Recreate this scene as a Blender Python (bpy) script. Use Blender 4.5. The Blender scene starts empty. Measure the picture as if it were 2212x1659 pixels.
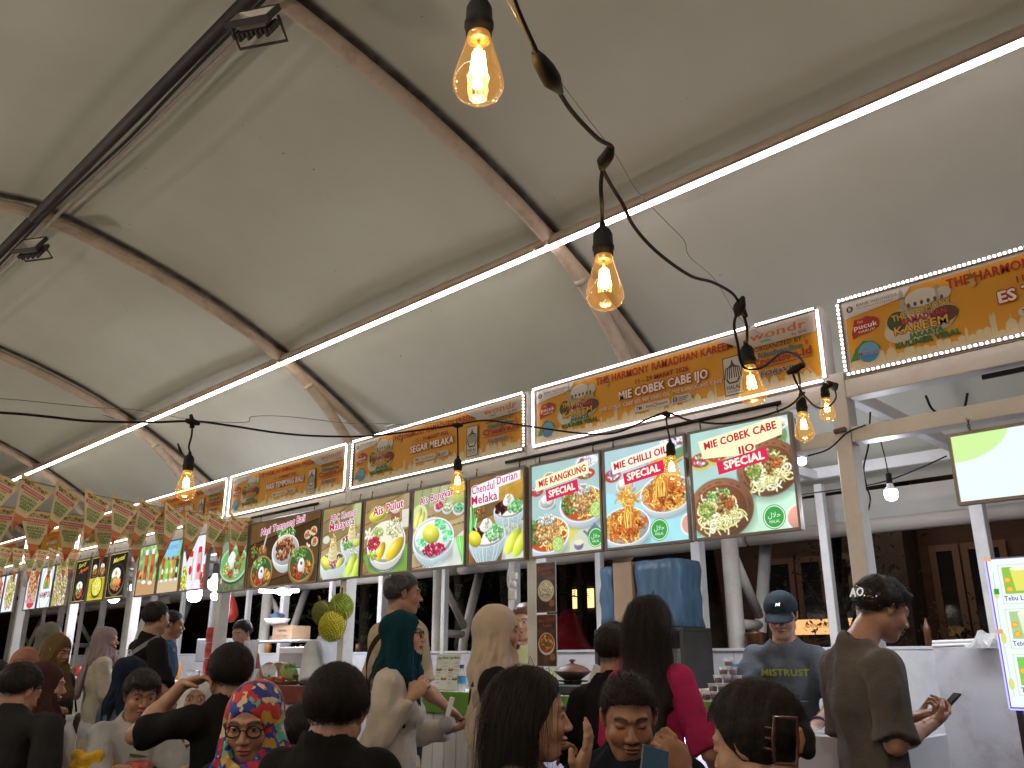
import bpy, bmesh, math, random
import numpy as np
from mathutils import Vector, Matrix, Euler

# ------------------------------------------------------------------ camera
sc = bpy.context.scene
COL = sc.collection
random.seed(7); RNG = np.random.default_rng(11)
F_PX, HOR, CXP, CYP, EYE = 850.0, 660.0, 512.0, 384.0, 1.3
_hp = math.hypot(F_PX, HOR - CYP); SP = (HOR - CYP) / _hp; CP = F_PX / _hp
_yaw = math.radians(45.6)
FW = (-math.cos(_yaw), math.sin(_yaw)); RT = (FW[1], -FW[0])
cam_d = bpy.data.cameras.new('camera'); cam = bpy.data.objects.new('camera', cam_d); COL.objects.link(cam)
cam_d.sensor_width = 36.0; cam_d.lens = 36.0 * F_PX / 1024.0; cam_d.clip_start = 0.05; cam_d.clip_end = 400
_z = Vector((-FW[0] * CP, -FW[1] * CP, -SP)); _x = Vector((RT[0], RT[1], 0)); _y = _z.cross(_x)
cam.matrix_world = Matrix(((_x.x, _y.x, _z.x, 0), (_x.y, _y.y, _z.y, 0), (_x.z, _y.z, _z.z, EYE), (0, 0, 0, 1)))
sc.camera = cam

# ------------------------------------------------------------------ night sky, exposure
world = bpy.data.worlds.new('World'); sc.world = world; world.use_nodes = True
wn = world.node_tree.nodes; wl = world.node_tree.links
sky = wn.new('ShaderNodeTexSky'); sky.sky_type = 'NISHITA'; sky.sun_disc = False
sky.sun_elevation = math.radians(-4); sky.sun_rotation = math.radians(200)
wn['Background'].inputs['Strength'].default_value = 0.10
wl.new(sky.outputs[0], wn['Background'].inputs[0])
sc.view_settings.view_transform = 'Standard'; sc.view_settings.look = 'None'
sc.view_settings.exposure = 0.25; sc.view_settings.gamma = 1.0; sc.view_settings.use_curve_mapping = False
sc.render.engine = 'CYCLES'
sc.cycles.use_denoising = True
sc.cycles.max_bounces = 6; sc.cycles.diffuse_bounces = 4; sc.cycles.transparent_max_bounces = 10
sc.cycles.sample_clamp_indirect = 4.0; sc.cycles.caustics_reflective = False; sc.cycles.caustics_refractive = False

# ------------------------------------------------------------------ small helpers
def ray(x, y):                       # photo position (2212 px wide copy) -> world direction, 1 unit of depth
    u, v = x * 1024 / 2212, y * 1024 / 2212
    a = (u - CXP) / F_PX; b = -(v - CYP) / F_PX
    return Vector((RT[0] * a + FW[0] * (CP - SP * b), RT[1] * a + FW[1] * (CP - SP * b), SP + CP * b))
def at(x, y, dep):
    return ray(x, y) * dep + Vector((0, 0, EYE))
def onY(x, y, Y):
    d = ray(x, y); return d * (Y / d.y) + Vector((0, 0, EYE))

def s2l(c):
    return tuple((v / 12.92 if v <= 0.04045 else ((v + 0.055) / 1.055) ** 2.4) for v in c)
def hx(h):
    return s2l(tuple(int(h[i:i + 2], 16) / 255 for i in (0, 2, 4)))

MATS = {}
def mat(name, col=(.5, .5, .5), rough=.6, metal=0.0, var=0.0, vscale=8.0, bump=0.0, bscale=60.0, emis=None, estr=0.0,
        attr=None, dirt_shade=None, dscale=3.0, damt=0.5, spec=0.5, sheen=0.0, stretch=None, trans=0.0, alpha=1.0, bdist=0.01):
    if name in MATS: return MATS[name]
    m = bpy.data.materials.new(name); m.use_nodes = True; nt = m.node_tree; N = nt.nodes; L = nt.links
    p = N['Principled BSDF']
    p.inputs['Roughness'].default_value = rough; p.inputs['Metallic'].default_value = metal
    p.inputs['Specular IOR Level'].default_value = spec
    p.inputs['Transmission Weight'].default_value = trans; p.inputs['Alpha'].default_value = alpha
    if sheen: p.inputs['Sheen Weight'].default_value = sheen
    tc = N.new('ShaderNodeTexCoord'); mp = N.new('ShaderNodeMapping'); L.new(tc.outputs['Object'], mp.inputs[0])
    if stretch: mp.inputs['Scale'].default_value = stretch
    if attr:
        a = N.new('ShaderNodeAttribute'); a.attribute_name = attr; csrc = a.outputs['Color']
    else:
        r = N.new('ShaderNodeRGB'); r.outputs[0].default_value = (*col[:3], 1); csrc = r.outputs[0]
    if var > 0:
        n = N.new('ShaderNodeTexNoise'); n.inputs['Scale'].default_value = vscale; n.inputs['Detail'].default_value = 6
        L.new(mp.outputs[0], n.inputs['Vector'])
        mr = N.new('ShaderNodeMapRange'); mr.inputs['From Min'].default_value = .3; mr.inputs['From Max'].default_value = .7
        mr.inputs['To Min'].default_value = 1 - var; mr.inputs['To Max'].default_value = 1 + var
        L.new(n.outputs[0], mr.inputs['Value'])
        mx = N.new('ShaderNodeVectorMath'); mx.operation = 'SCALE'
        L.new(csrc, mx.inputs[0]); L.new(mr.outputs[0], mx.inputs['Scale']); csrc = mx.outputs[0]
    if dirt_shade:
        n = N.new('ShaderNodeTexNoise'); n.inputs['Scale'].default_value = dscale; n.inputs['Detail'].default_value = 9
        n.inputs['Roughness'].default_value = .7
        L.new(mp.outputs[0], n.inputs['Vector'])
        mr = N.new('ShaderNodeMapRange'); mr.inputs['From Min'].default_value = .5; mr.inputs['From Max'].default_value = .78
        mr.inputs['To Min'].default_value = 0; mr.inputs['To Max'].default_value = damt
        L.new(n.outputs[0], mr.inputs['Value'])
        mx = N.new('ShaderNodeMix'); mx.data_type = 'RGBA'
        L.new(mr.outputs[0], mx.inputs['Factor']); L.new(csrc, mx.inputs['A']); mx.inputs['B'].default_value = (*dirt_shade, 1); csrc = mx.outputs['Result']
    L.new(csrc, p.inputs['Base Color'])
    if bump > 0:
        n = N.new('ShaderNodeTexNoise'); n.inputs['Scale'].default_value = bscale; n.inputs['Detail'].default_value = 5
        L.new(mp.outputs[0], n.inputs['Vector'])
        b = N.new('ShaderNodeBump'); b.inputs['Strength'].default_value = bump; b.inputs['Distance'].default_value = bdist
        L.new(n.outputs[0], b.inputs['Height']); L.new(b.outputs[0], p.inputs['Normal'])
    if estr > 0:
        p.inputs['Emission Strength'].default_value = estr
        if attr: L.new(csrc, p.inputs['Emission Color']); 
        else: p.inputs['Emission Color'].default_value = (*(emis or col), 1)
    MATS[name] = m
    return m

def glow(name, col, strength, attr=None):
    if name in MATS: return MATS[name]
    m = bpy.data.materials.new(name); m.use_nodes = True; N = m.node_tree.nodes; L = m.node_tree.links
    N.remove(N['Principled BSDF']); e = N.new('ShaderNodeEmission'); e.inputs['Strength'].default_value = strength
    if attr:
        a = N.new('ShaderNodeAttribute'); a.attribute_name = attr; L.new(a.outputs['Color'], e.inputs['Color'])
    else: e.inputs['Color'].default_value = (*col, 1)
    L.new(e.outputs[0], N['Material Output'].inputs['Surface'])
    MATS[name] = m; return m

def link(name, me, parent=None, loc=None, rot=None):
    o = bpy.data.objects.new(name, me); COL.objects.link(o)
    if parent is not None: o.parent = parent
    if loc is not None: o.location = loc
    if rot is not None: o.rotation_euler = rot
    return o
def tag(o, label=None, cat=None, group=None, kind=None):
    if label: o['label'] = label
    if cat: o['category'] = cat
    if group: o['group'] = group
    if kind: o['kind'] = kind
    return o
def empty(name, loc, label=None, cat=None, group=None, rot=None):
    o = link(name, None, None, loc, rot); o.empty_display_size = .1
    return tag(o, label, cat, group)

class MB:
    """collects shapes in one bmesh"""
    def __init__(s): s.bm = bmesh.new()
    def box(s, a, b, mi=0, bev=0.0):
        a, b = Vector(a), Vector(b)
        vs = [s.bm.verts.new((x, y, z)) for x in (a.x, b.x) for y in (a.y, b.y) for z in (a.z, b.z)]
        fs = []
        for q in ((0, 1, 3, 2), (4, 6, 7, 5), (0, 4, 5, 1), (2, 3, 7, 6), (0, 2, 6, 4), (1, 5, 7, 3)):
            f = s.bm.faces.new([vs[i] for i in q]); f.material_index = mi; fs.append(f)
        if bev:
            es = list({e for f in fs for e in f.edges})
            bmesh.ops.bevel(s.bm, geom=es, offset=bev, segments=1, affect='EDGES', profile=.5)
        return s
    def tube(s, pts, r, n=8, mi=0, cap=True, r2=None):
        pts = [Vector(p) for p in pts]; m = len(pts); rings = []
        rr = r if hasattr(r, '__len__') else [r + ((r2 - r) * i / max(1, m - 1) if r2 is not None else 0) for i in range(m)]
        up = None
        for i, p in enumerate(pts):
            t = (pts[min(i + 1, m - 1)] - pts[max(i - 1, 0)]).normalized()
            if up is None:
                up = t.cross(Vector((0, 0, 1)) if abs(t.z) < .9 else Vector((1, 0, 0))).normalized()
            else: up = (up - t * up.dot(t)).normalized()
            w = t.cross(up)
            rings.append([s.bm.verts.new(p + (up * math.cos(2 * math.pi * k / n) + w * math.sin(2 * math.pi * k / n)) * rr[i]) for k in range(n)])
        for i in range(m - 1):
            for k in range(n):
                f = s.bm.faces.new((rings[i][k], rings[i][(k + 1) % n], rings[i + 1][(k + 1) % n], rings[i + 1][k])); f.smooth = True; f.material_index = mi
        if cap:
            for rg in (rings[0][::-1], rings[-1]):
                f = s.bm.faces.new(rg); f.material_index = mi
        return s
    def lathe(s, prof, c=(0, 0, 0), n=16, mi=0, R=None):
        c = Vector(c); rings = []
        for r, z in prof:
            ring = []
            for k in range(n):
                v = Vector((max(r, 1e-4) * math.cos(2 * math.pi * k / n), max(r, 1e-4) * math.sin(2 * math.pi * k / n), z))
                if R is not None: v = R @ v
                ring.append(s.bm.verts.new(c + v))
            rings.append(ring)
        for i in range(len(rings) - 1):
            for k in range(n):
                f = s.bm.faces.new((rings[i][k], rings[i][(k + 1) % n], rings[i + 1][(k + 1) % n], rings[i + 1][k])); f.smooth = True; f.material_index = mi
        return s
    def poly(s, pts, mi=0):
        f = s.bm.faces.new([s.bm.verts.new(p) for p in pts]); f.material_index = mi; return s
    def prism(s, pts, d, mi=0):     # polygon extruded by vector d
        d = Vector(d); a = [s.bm.verts.new(p) for p in pts]; b = [s.bm.verts.new(Vector(p) + d) for p in pts]; n = len(pts)
        s.bm.faces.new(a[::-1]).material_index = mi; s.bm.faces.new(b).material_index = mi
        for i in range(n): s.bm.faces.new((a[i], a[(i + 1) % n], b[(i + 1) % n], b[i])).material_index = mi
        return s
    def me(s, name, *mats, fix=True):
        if fix: bmesh.ops.recalc_face_normals(s.bm, faces=s.bm.faces)
        me = bpy.data.meshes.new(name); s.bm.to_mesh(me); s.bm.free()
        for m in mats: me.materials.append(m)
        return me
    def build(s, name, m, parent=None, loc=None, rot=None, **k):
        ms = m if isinstance(m, (list, tuple)) else [m]
        o = link(name, s.me(name, *ms), parent, loc, rot)
        return tag(o, **k) if k else o

def grid_mesh(name, P, m, smooth=True, col=None, wrap=False):
    """P: (a,b,3) array of points"""
    a, b = P.shape[:2]; idx = np.arange(a * b).reshape(a, b)
    q = np.stack([idx[:-1, :-1], idx[1:, :-1], idx[1:, 1:], idx[:-1, 1:]], -1).reshape(-1, 4)
    if wrap:
        q = np.concatenate([q, np.stack([idx[:-1, -1], idx[1:, -1], idx[1:, 0], idx[:-1, 0]], -1).reshape(-1, 4)])
    return np_mesh(name, P.reshape(-1, 3), q, m, smooth, None if col is None else col.reshape(-1, 3))
def np_mesh(name, V, Q, m, smooth=True, col=None):
    me = bpy.data.meshes.new(name); n = len(V); k = Q.shape[1]
    me.vertices.add(n); me.vertices.foreach_set('co', np.ascontiguousarray(V, dtype=np.float32).ravel())
    me.loops.add(Q.size); me.loops.foreach_set('vertex_index', Q.astype(np.int32).ravel())
    me.polygons.add(len(Q)); me.polygons.foreach_set('loop_start', np.arange(0, Q.size, k, dtype=np.int32))
    me.polygons.foreach_set('use_smooth', np.full(len(Q), smooth))
    me.update(calc_edges=True); me.validate()
    if col is not None:
        at_ = me.color_attributes.new('Col', 'FLOAT_COLOR', 'POINT')
        c4 = np.ones((n, 4), np.float32); c4[:, :3] = col; at_.data.foreach_set('color', c4.ravel())
    for mm in (m if isinstance(m, (list, tuple)) else [m]): me.materials.append(mm)
    return me

def catmull(pts, n=8):
    pts = [Vector(p) for p in pts]
    if len(pts) < 3: return pts
    P = [pts[0] * 2 - pts[1]] + pts + [pts[-1] * 2 - pts[-2]]; out = []
    for i in range(1, len(P) - 2):
        a, b, c, d = P[i - 1:i + 3]
        for k in range(n):
            t = k / n
            out.append(.5 * ((2 * b) + (c - a) * t + (2 * a - 5 * b + 4 * c - d) * t * t + (3 * b - a - 3 * c + d) * t ** 3))
    out.append(pts[-1]); return out

# ------------------------------------------------------------------ flat print: text and shapes in one mesh with its own colours
_tc = {}
def glyphs(s, off, shear=0.0):
    key = (s, off, shear)
    if key not in _tc:
        cu = bpy.data.curves.new('t', 'FONT'); cu.body = s; cu.size = 1.0; cu.offset = off; cu.resolution_u = 2; cu.shear = shear; cu.space_character = 1.06 + max(0, off) * .5; cu.resolution_u = 2
        cu.align_x = 'CENTER'; cu.align_y = 'CENTER'
        o = bpy.data.objects.new('t', cu); me = o.to_mesh()
        me.calc_loop_triangles()
        V = np.array([v.co[:2] for v in me.vertices]).reshape(-1, 2); T = [tuple(t.vertices) for t in me.loop_triangles]
        o.to_mesh_clear(); bpy.data.objects.remove(o); bpy.data.curves.remove(cu)
        _tc[key] = (V, T)
    return _tc[key]
class Print:
    """a flat print in the x-z plane facing -Y; x right, z up; colours given as sRGB hex"""
    def __init__(s): s.V = []; s.T = []; s.C = []; s.layer = 0
    def add(s, V, T, col, lay=None):
        if lay is None: s.layer += 1; lay = s.layer
        b = len(s.V)
        for x, z in V: s.V.append((x, -.00006 * lay, z)); s.C.append(col)
        for t in T: s.T.append((t[0] + b, t[1] + b, t[2] + b))
    def poly(s, pts, col, lay=None):
        n = len(pts); cx = sum(p[0] for p in pts) / n; cz = sum(p[1] for p in pts) / n
        s.add([(cx, cz)] + list(pts), [(0, i + 1, (i + 1) % n + 1) for i in range(n)], hx(col), lay)
    def rect(s, x0, z0, x1, z1, col, r=0.0):
        if r <= 0: return s.poly([(x0, z0), (x1, z0), (x1, z1), (x0, z1)], col)
        pts = []
        for cx, cz, a0 in ((x1 - r, z1 - r, 0), (x0 + r, z1 - r, 90), (x0 + r, z0 + r, 180), (x1 - r, z0 + r, 270)):
            pts += [(cx + r * math.cos(math.radians(a0 + k * 22.5)), cz + r * math.sin(math.radians(a0 + k * 22.5))) for k in range(5)]
        s.poly(pts, col)
    def ell(s, cx, cz, rx, rz, col, n=24, rot=0):
        c, q = math.cos(rot), math.sin(rot)
        s.poly([(cx + rx * math.cos(2 * math.pi * k / n) * c - rz * math.sin(2 * math.pi * k / n) * q,
                 cz + rx * math.cos(2 * math.pi * k / n) * q + rz * math.sin(2 * math.pi * k / n) * c) for k in range(n)], col)
    def ring(s, cx, cz, r0, r1, col, n=28):
        V = []; T = []
        for k in range(n):
            a = 2 * math.pi * k / n
            V += [(cx + r0 * math.cos(a), cz + r0 * math.sin(a)), (cx + r1 * math.cos(a), cz + r1 * math.sin(a))]
            i, j = 2 * k, 2 * ((k + 1) % n); T += [(i, i + 1, j + 1), (i, j + 1, j)]
        s.add(V, T, hx(col))
    def line(s, pts, w, col):
        for (x0, z0), (x1, z1) in zip(pts[:-1], pts[1:]):
            l = math.hypot(x1 - x0, z1 - z0) or 1; nx, nz = -(z1 - z0) / l * w / 2, (x1 - x0) / l * w / 2
            s.poly([(x0 - nx, z0 - nz), (x1 - nx, z1 - nz), (x1 + nx, z1 + nz), (x0 + nx, z0 + nz)], col)
    def text(s, t, cx, cz, h, col, bold=.02, outline=None, ow=.06, width=None, rot=0.0, shear=0.0, arc=0.0):
        """h: height of a capital; width: squeeze to this width"""
        ex = max(0.0, bold - .008) * .8; bold = min(bold, .004)
        V, T = glyphs(t, bold, shear)
        if not len(V): return
        sc_ = h / .72; wd = V[:, 0].max() - V[:, 0].min(); sx = sc_ if width is None else width / wd
        mz = .0
        def put(Vv, c):
            x = (Vv[:, 0]) * sx; z = (Vv[:, 1] + mz) * sc_ + arc * (x / (h + 1e-6)) ** 2 * h
            cr, sr = math.cos(rot), math.sin(rot)
            return np.stack([cx + x * cr - z * sr, cz + x * sr + z * cr], 1)
        if outline:
            V2, T2 = V, T; ow2 = (ow + ex) * .95
            for q in range(7): s.add(put(V + ow2 * np.array([math.cos(q * .8976), math.sin(q * .8976)]), None).tolist(), T2, hx(outline))
        s.add(put(V, None).tolist(), T, hx(col))
        if ex > .004:
            for dx, dz in ((ex, 0), (-ex, 0), (0, ex * .6), (0, -ex * .6)): s.add(put(V + np.array([dx, dz]), None).tolist(), T, hx(col))
    def build(s, name, m, parent, loc=(0, 0, 0), rot=None):
        V = np.array(s.V, np.float32); T = np.array(s.T, np.int32); C = np.array(s.C, np.float32)
        # every triangle must face -Y
        a, b, c = V[T[:, 0]], V[T[:, 1]], V[T[:, 2]]
        ny = (b[:, 2] - a[:, 2]) * (c[:, 0] - a[:, 0]) - (b[:, 0] - a[:, 0]) * (c[:, 2] - a[:, 2])
        fl = ny > 0; T[fl] = T[fl][:, ::-1]
        me = np_mesh(name, V, T, m, False, C)
        return link(name, me, parent, loc, rot)
# ------------------------------------------------------------------ materials of the place
M_white = mat('white painted steel', (.72, .71, .70), .42, var=.05, vscale=5, dirt_shade=(.30, .24, .18), dscale=7, damt=.35, bump=.05, bscale=30)
M_panel = mat('white laminate panel', (.66, .67, .70), .38, var=.05, vscale=2, dirt_shade=(.34, .31, .30), dscale=2.2, damt=.5)
M_tube = mat('weathered cream steel tube', (.52, .41, .31), .5, var=.16, vscale=4, dirt_shade=(.14, .09, .06), dscale=9, damt=.55, bump=.15, bscale=40)
M_truss = mat('weathered white tube', (.50, .47, .43), .5, var=.12, vscale=3, dirt_shade=(.25, .19, .12), dscale=5, damt=.5)
M_black = mat('black rubber', (.011, .011, .011), .7, spec=.25)
M_dark = mat('dark metal', (.035, .03, .028), .55, var=.2)
M_steel = mat('brushed steel', (.45, .45, .46), .3, metal=.9, var=.1)
M_alu = mat('aluminium profile', (.26, .22, .19), .45, metal=.3, var=.12)
M_print = mat('vinyl print', attr='Col', rough=.45)
M_screen = glow('backlit print', (1, 1, 1), .98, attr='Col')

def canopy_mat():
    m = bpy.data.materials.new('tent membrane'); m.use_nodes = True; nt = m.node_tree; N = nt.nodes; L = nt.links
    p = N['Principled BSDF']; p.inputs['Roughness'].default_value = .6; p.inputs['Specular IOR Level'].default_value = .3
    tc = N.new('ShaderNodeTexCoord')
    a = N.new('ShaderNodeAttribute'); a.attribute_name = 'Dirt'  # rib shadow line and dirt, both painted per vertex
    n1 = N.new('ShaderNodeTexNoise'); n1.inputs['Scale'].default_value = .55; n1.inputs['Detail'].default_value = 8; n1.inputs['Roughness'].default_value = .62
    n2 = N.new('ShaderNodeTexNoise'); n2.inputs['Scale'].default_value = 9; n2.inputs['Detail'].default_value = 8
    v = N.new('ShaderNodeTexVoronoi'); v.inputs['Scale'].default_value = 5.5; v.inputs['Randomness'].default_value = 1
    for n in (n1, n2, v): L.new(tc.outputs['Object'], n.inputs['Vector'])
    def mr(src, a0, a1, b0, b1):
        q = N.new('ShaderNodeMapRange'); q.inputs[1].default_value = a0; q.inputs[2].default_value = a1; q.inputs[3].default_value = b0; q.inputs[4].default_value = b1
        L.new(src, q.inputs[0]); return q.outputs[0]
    def mix(f, c0, c1):
        q = N.new('ShaderNodeMix'); q.data_type = 'RGBA'; L.new(f, q.inputs['Factor'])
        for nm, c in (('A', c0), ('B', c1)):
            if isinstance(c, tuple): q.inputs[nm].default_value = (*c, 1)
            else: L.new(c, q.inputs[nm])
        return q.outputs['Result']
    c = mix(mr(n1.outputs[0], .35, .7, 0, 1), (.585, .58, .50), (.505, .49, .42))
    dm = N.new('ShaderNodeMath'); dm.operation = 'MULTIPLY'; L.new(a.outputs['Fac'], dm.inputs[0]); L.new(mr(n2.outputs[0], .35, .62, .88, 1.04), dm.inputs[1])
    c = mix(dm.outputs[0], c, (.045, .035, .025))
    # fly specks: voronoi cells small dots, thinned by noise
    sp = mr(v.outputs['Distance'], .035, .05, 1, 0)
    n3 = N.new('ShaderNodeTexNoise'); n3.inputs['Scale'].default_value = 1.4; L.new(tc.outputs['Object'], n3.inputs['Vector'])
    s2 = N.new('ShaderNodeMath'); s2.operation = 'MULTIPLY'; L.new(sp, s2.inputs[0]); L.new(mr(n3.outputs[0], .5, .6, 0, .8), s2.inputs[1])
    c = mix(s2.outputs[0], c, (.06, .05, .04))
    L.new(c, p.inputs['Base Color'])
    b = N.new('ShaderNodeBump'); b.inputs['Strength'].default_value = .25; b.inputs['Distance'].default_value = .03
    n4 = N.new('ShaderNodeTexNoise'); n4.inputs['Scale'].default_value = 1.1; n4.inputs['Detail'].default_value = 3; L.new(tc.outputs['Object'], n4.inputs['Vector'])
    L.new(n4.outputs[0], b.inputs['Height']); L.new(b.outputs[0], p.inputs['Normal'])
    return m
M_canopy = canopy_mat()

# ------------------------------------------------------------------ ground
pav = mat('dark stone paving', (.09, .085, .08), .6, var=.3, vscale=3, bump=.2, bscale=20)
g = MB().box((-90, -40, -.3), (60, 80, 0)).build('ground', pav, kind='structure')

# ------------------------------------------------------------------ the marquee
ARCH = [(1.65, 4.72), (2.4, 4.57), (3.1, 4.36), (3.95, 4.10), (4.9, 3.53), (5.7, 2.95), (6.32, 2.42)]
_ay = np.array([a[0] for a in ARCH]); _az = np.array([a[1] for a in ARCH])
YR = 1.65
_pf = np.polyfit(np.concatenate([_ay, [1.0, .4]]), np.concatenate([_az, [4.80, 4.84]]), 4)
def arch_z(y):
    y = np.asarray(y, float); yy = np.where(y < YR, 2 * YR - y, y)
    return np.polyval(_pf, yy)
RIBX = [-3.5 + 3.47 * k for k in range(-5, 3)]
tent = empty('marquee_tent', (0, 0, 0), 'long white marquee roof on curved steel ribs over the whole food court', 'tent')
ny = 56
ys = np.concatenate([np.linspace(2 * YR - 6.32, YR, ny // 2, endpoint=False), np.linspace(YR, 6.32, ny)])
def sm(a, b, x):
    t = np.clip((x - a) / (b - a), 0, 1); return t * t * (3 - 2 * t)
for i in range(len(RIBX) - 1):
    x0, x1 = RIBX[i], RIBX[i + 1]; xs = x0 + (x1 - x0) * np.concatenate([np.linspace(0, .04, 8)[:-1], np.linspace(.04, .96, 26), np.linspace(.96, 1, 8)[1:]])
    X, Y = np.meshgrid(xs, ys, indexing='ij'); t = (X - x0) / (x1 - x0)
    Ym = np.where(Y < YR, 2 * YR - Y, Y)
    # the membrane is stretched over ribs and purlins and lifts between them
    Zs = arch_z(Y)
    bul = np.sin(np.pi * t) ** .8
    fl = .035 * bul + .050 * bul * np.exp(-((Ym - 3.35) / .75) ** 2) * (1 - .5 * np.exp(-((Ym - 3.95) / .2) ** 2))
    wr = .003 * np.sin(7 * t * np.pi + Ym * 3) * np.exp(-((Ym - 4.1) / .5) ** 2)
    Z = Zs + .085 + fl + wr
    P = np.stack([X, Y, Z], -1)
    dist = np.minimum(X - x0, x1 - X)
    dirt_shade = np.clip(.95 * np.exp(-(dist / .060) ** 4) + .12 * np.exp(-dist / .12), 0, 1)  # narrow dark line is rib shadow put into the colour; wider term is dirt
    dirt_shade = np.maximum(dirt_shade, .22 * np.exp(-np.abs(Ym - 1.65) / .07))  # faint darker line along the ridge
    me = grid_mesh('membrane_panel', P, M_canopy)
    da = me.attributes.new('Dirt', 'FLOAT', 'POINT'); da.data.foreach_set('value', dirt_shade.astype(np.float32).ravel())
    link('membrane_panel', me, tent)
    for yy in ():
        j = int(np.argmin(np.abs(ys - yy))); S_ = np.stack([P[1:-1, j] + [0, -.003, -.005], P[1:-1, j] + [0, .004, -.005]], 1)
        link('weld_seam', grid_mesh('weld_seam', S_, mat('seam tape', (.52, .505, .44), .6, var=.25, vscale=30)), tent)
# side drop of white fabric behind the stalls with the rolled blind at its foot
drop = MB()
for i in range(len(RIBX) - 1):
    x0, x1 = RIBX[i], RIBX[i + 1]
    xs = np.linspace(x0, x1, 20); zs = np.linspace(2.50, 2.27, 4)
    X, Z = np.meshgrid(xs, zs, indexing='ij'); P = np.stack([X, 6.33 + .02 * np.sin(X * 5) * (2.5 - Z) * 4, Z], -1)
    link('eave_flap', grid_mesh('eave_flap', P, mat('eave fabric', (.55, .53, .49), .6, var=.08, vscale=3)), tent)
    MB().tube([(x0 + .02, 6.30, 2.23), (x1 - .02, 6.30, 2.23)], .055, 12).build('rolled_blind', mat('rolled blind fabric', (.46, .42, .37), .6, var=.15, vscale=6, stretch=(.3, 3, 3)), tent)
arc = [Vector((0, y, float(arch_z(y)))) for y in np.linspace(2 * YR - 6.3, 6.3, 60)]
for k, x in enumerate(RIBX):
    r = MB().tube([(x, p.y, p.z) for p in arc], .050, 12)
    r.build('rib', M_tube, tent)
    for sgn in (1, -1):
        Yf = lambda y: y if sgn > 0 else 2 * YR - y
        br = [(x, Yf(y), z) for y, z in ((3.98, 4.06), (4.25, 3.88), (4.55, 3.62), (4.9, 3.24), (5.25, 2.88), (5.6, 2.58), (5.95, 2.40))]
        MB().tube(catmull(br, 5), .05, 12).build('curved_brace', M_tube, tent)
        MB().tube([(x, Yf(4.26), 3.872), (x, Yf(4.29), 3.845)], .054, 12).build('tube_joint', M_tube, tent)
        MB().tube([(x, Yf(6.02), 0), (x, Yf(6.02), 2.52)], .066, 14).build('column', M_truss, tent)
        MB().tube([(x, Yf(6.22), 0), (x, Yf(6.38), 1.5), (x, Yf(6.68), 2.45)], .05, 12).build('column', M_truss, tent)
        MB().tube([(x, Yf(6.05), 1.56), (x, Yf(6.40), 1.56)], .04, 12).build('strut', M_truss, tent)
        MB().tube([(x, Yf(6.04), 2.12), (x, Yf(6.40), 1.62)], .038, 12).build('strut', M_truss, tent)
        MB().box((x - .012, Yf(3.93) - .03, 4.0), (x + .012, Yf(3.93) + .07, 4.12)).build('purlin_bracket', M_tube, tent)
for k in range(len(RIBX) - 1):
    x0, x1 = RIBX[k], RIBX[k + 1]
    for y in (3.95, 2 * YR - 3.95):
        MB().tube([(x0, y, 4.045), (x1, y, 4.045)], .040, 10).build('purlin', M_tube, tent)
    MB().tube([(x0, YR, 4.66), (x1, YR, 4.66)], .040, 10).build('ridge_pipe', M_dark, tent)

def cable(name, pts, r, label=None, m=None, cat='cable', n=6, parent=None, sub=8, group=None):
    o = MB().tube(catmull(pts, sub), r, n).build(name, m or M_black, parent)
    if label: tag(o, label, cat, group)
    return o
# two cables and an unlit light strip taped along the ridge
cable('power_cable', [(x, YR + .035 + .012 * math.sin(x * 2.1), 4.60 + .01 * math.sin(x * 3.7)) for x in np.arange(-14, 4, .8)], .011,
      'thick black power cable taped along the dark ridge pipe of the tent', sub=3)
MB().box((-13.8, YR + .075, 4.60), (2.5, YR + .10, 4.615)).build('unlit_light_strip', mat('dull plastic strip', (.34, .29, .25), .5, var=.15),
    label='unlit pale light strip running beside the ridge pipe', cat='light strip')
# the lit strip under the purlin, in lengths joined end to end
M_led = glow('led warm white', (1.0, .90, .78), 19.0)
M_ledp = glow('led pinkish white', (1.0, .86, .84), 18.0)
led = empty('led_strip_light', (0, 3.95, 4.0), 'long glowing white light strip fixed under the tent purlin above the stall signs', 'light strip')
xx = [3.0, -.2, -3.62, -7.3, -10.35, -13.85, -17.2, -20.6]
for a, b in zip(xx[:-1], xx[1:]):
    MB().box((b + (.03 if b < -9 else .006), -.030, -.012), (a - (.03 if a < -9 else .006), .010, .0)).build('strip_length', M_led if a < -3 else M_ledp, led)
    MB().box((b + .01, -.034, .0), (a - .01, .016, .012)).build('strip_channel', M_alu, led)
added_led = empty('led_strip_light', (0, 2 * YR - 3.95, 4.0), 'matching glowing light strip under the purlin on the other side of the tent', 'light strip')  # added out of view to light the canopy from the far side
for a, b in zip(xx[:-1], xx[1:]):
    MB().box((b + .03, -.021, -.012), (a - .03, .021, .0)).build('strip_length', M_led, added_led)

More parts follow.
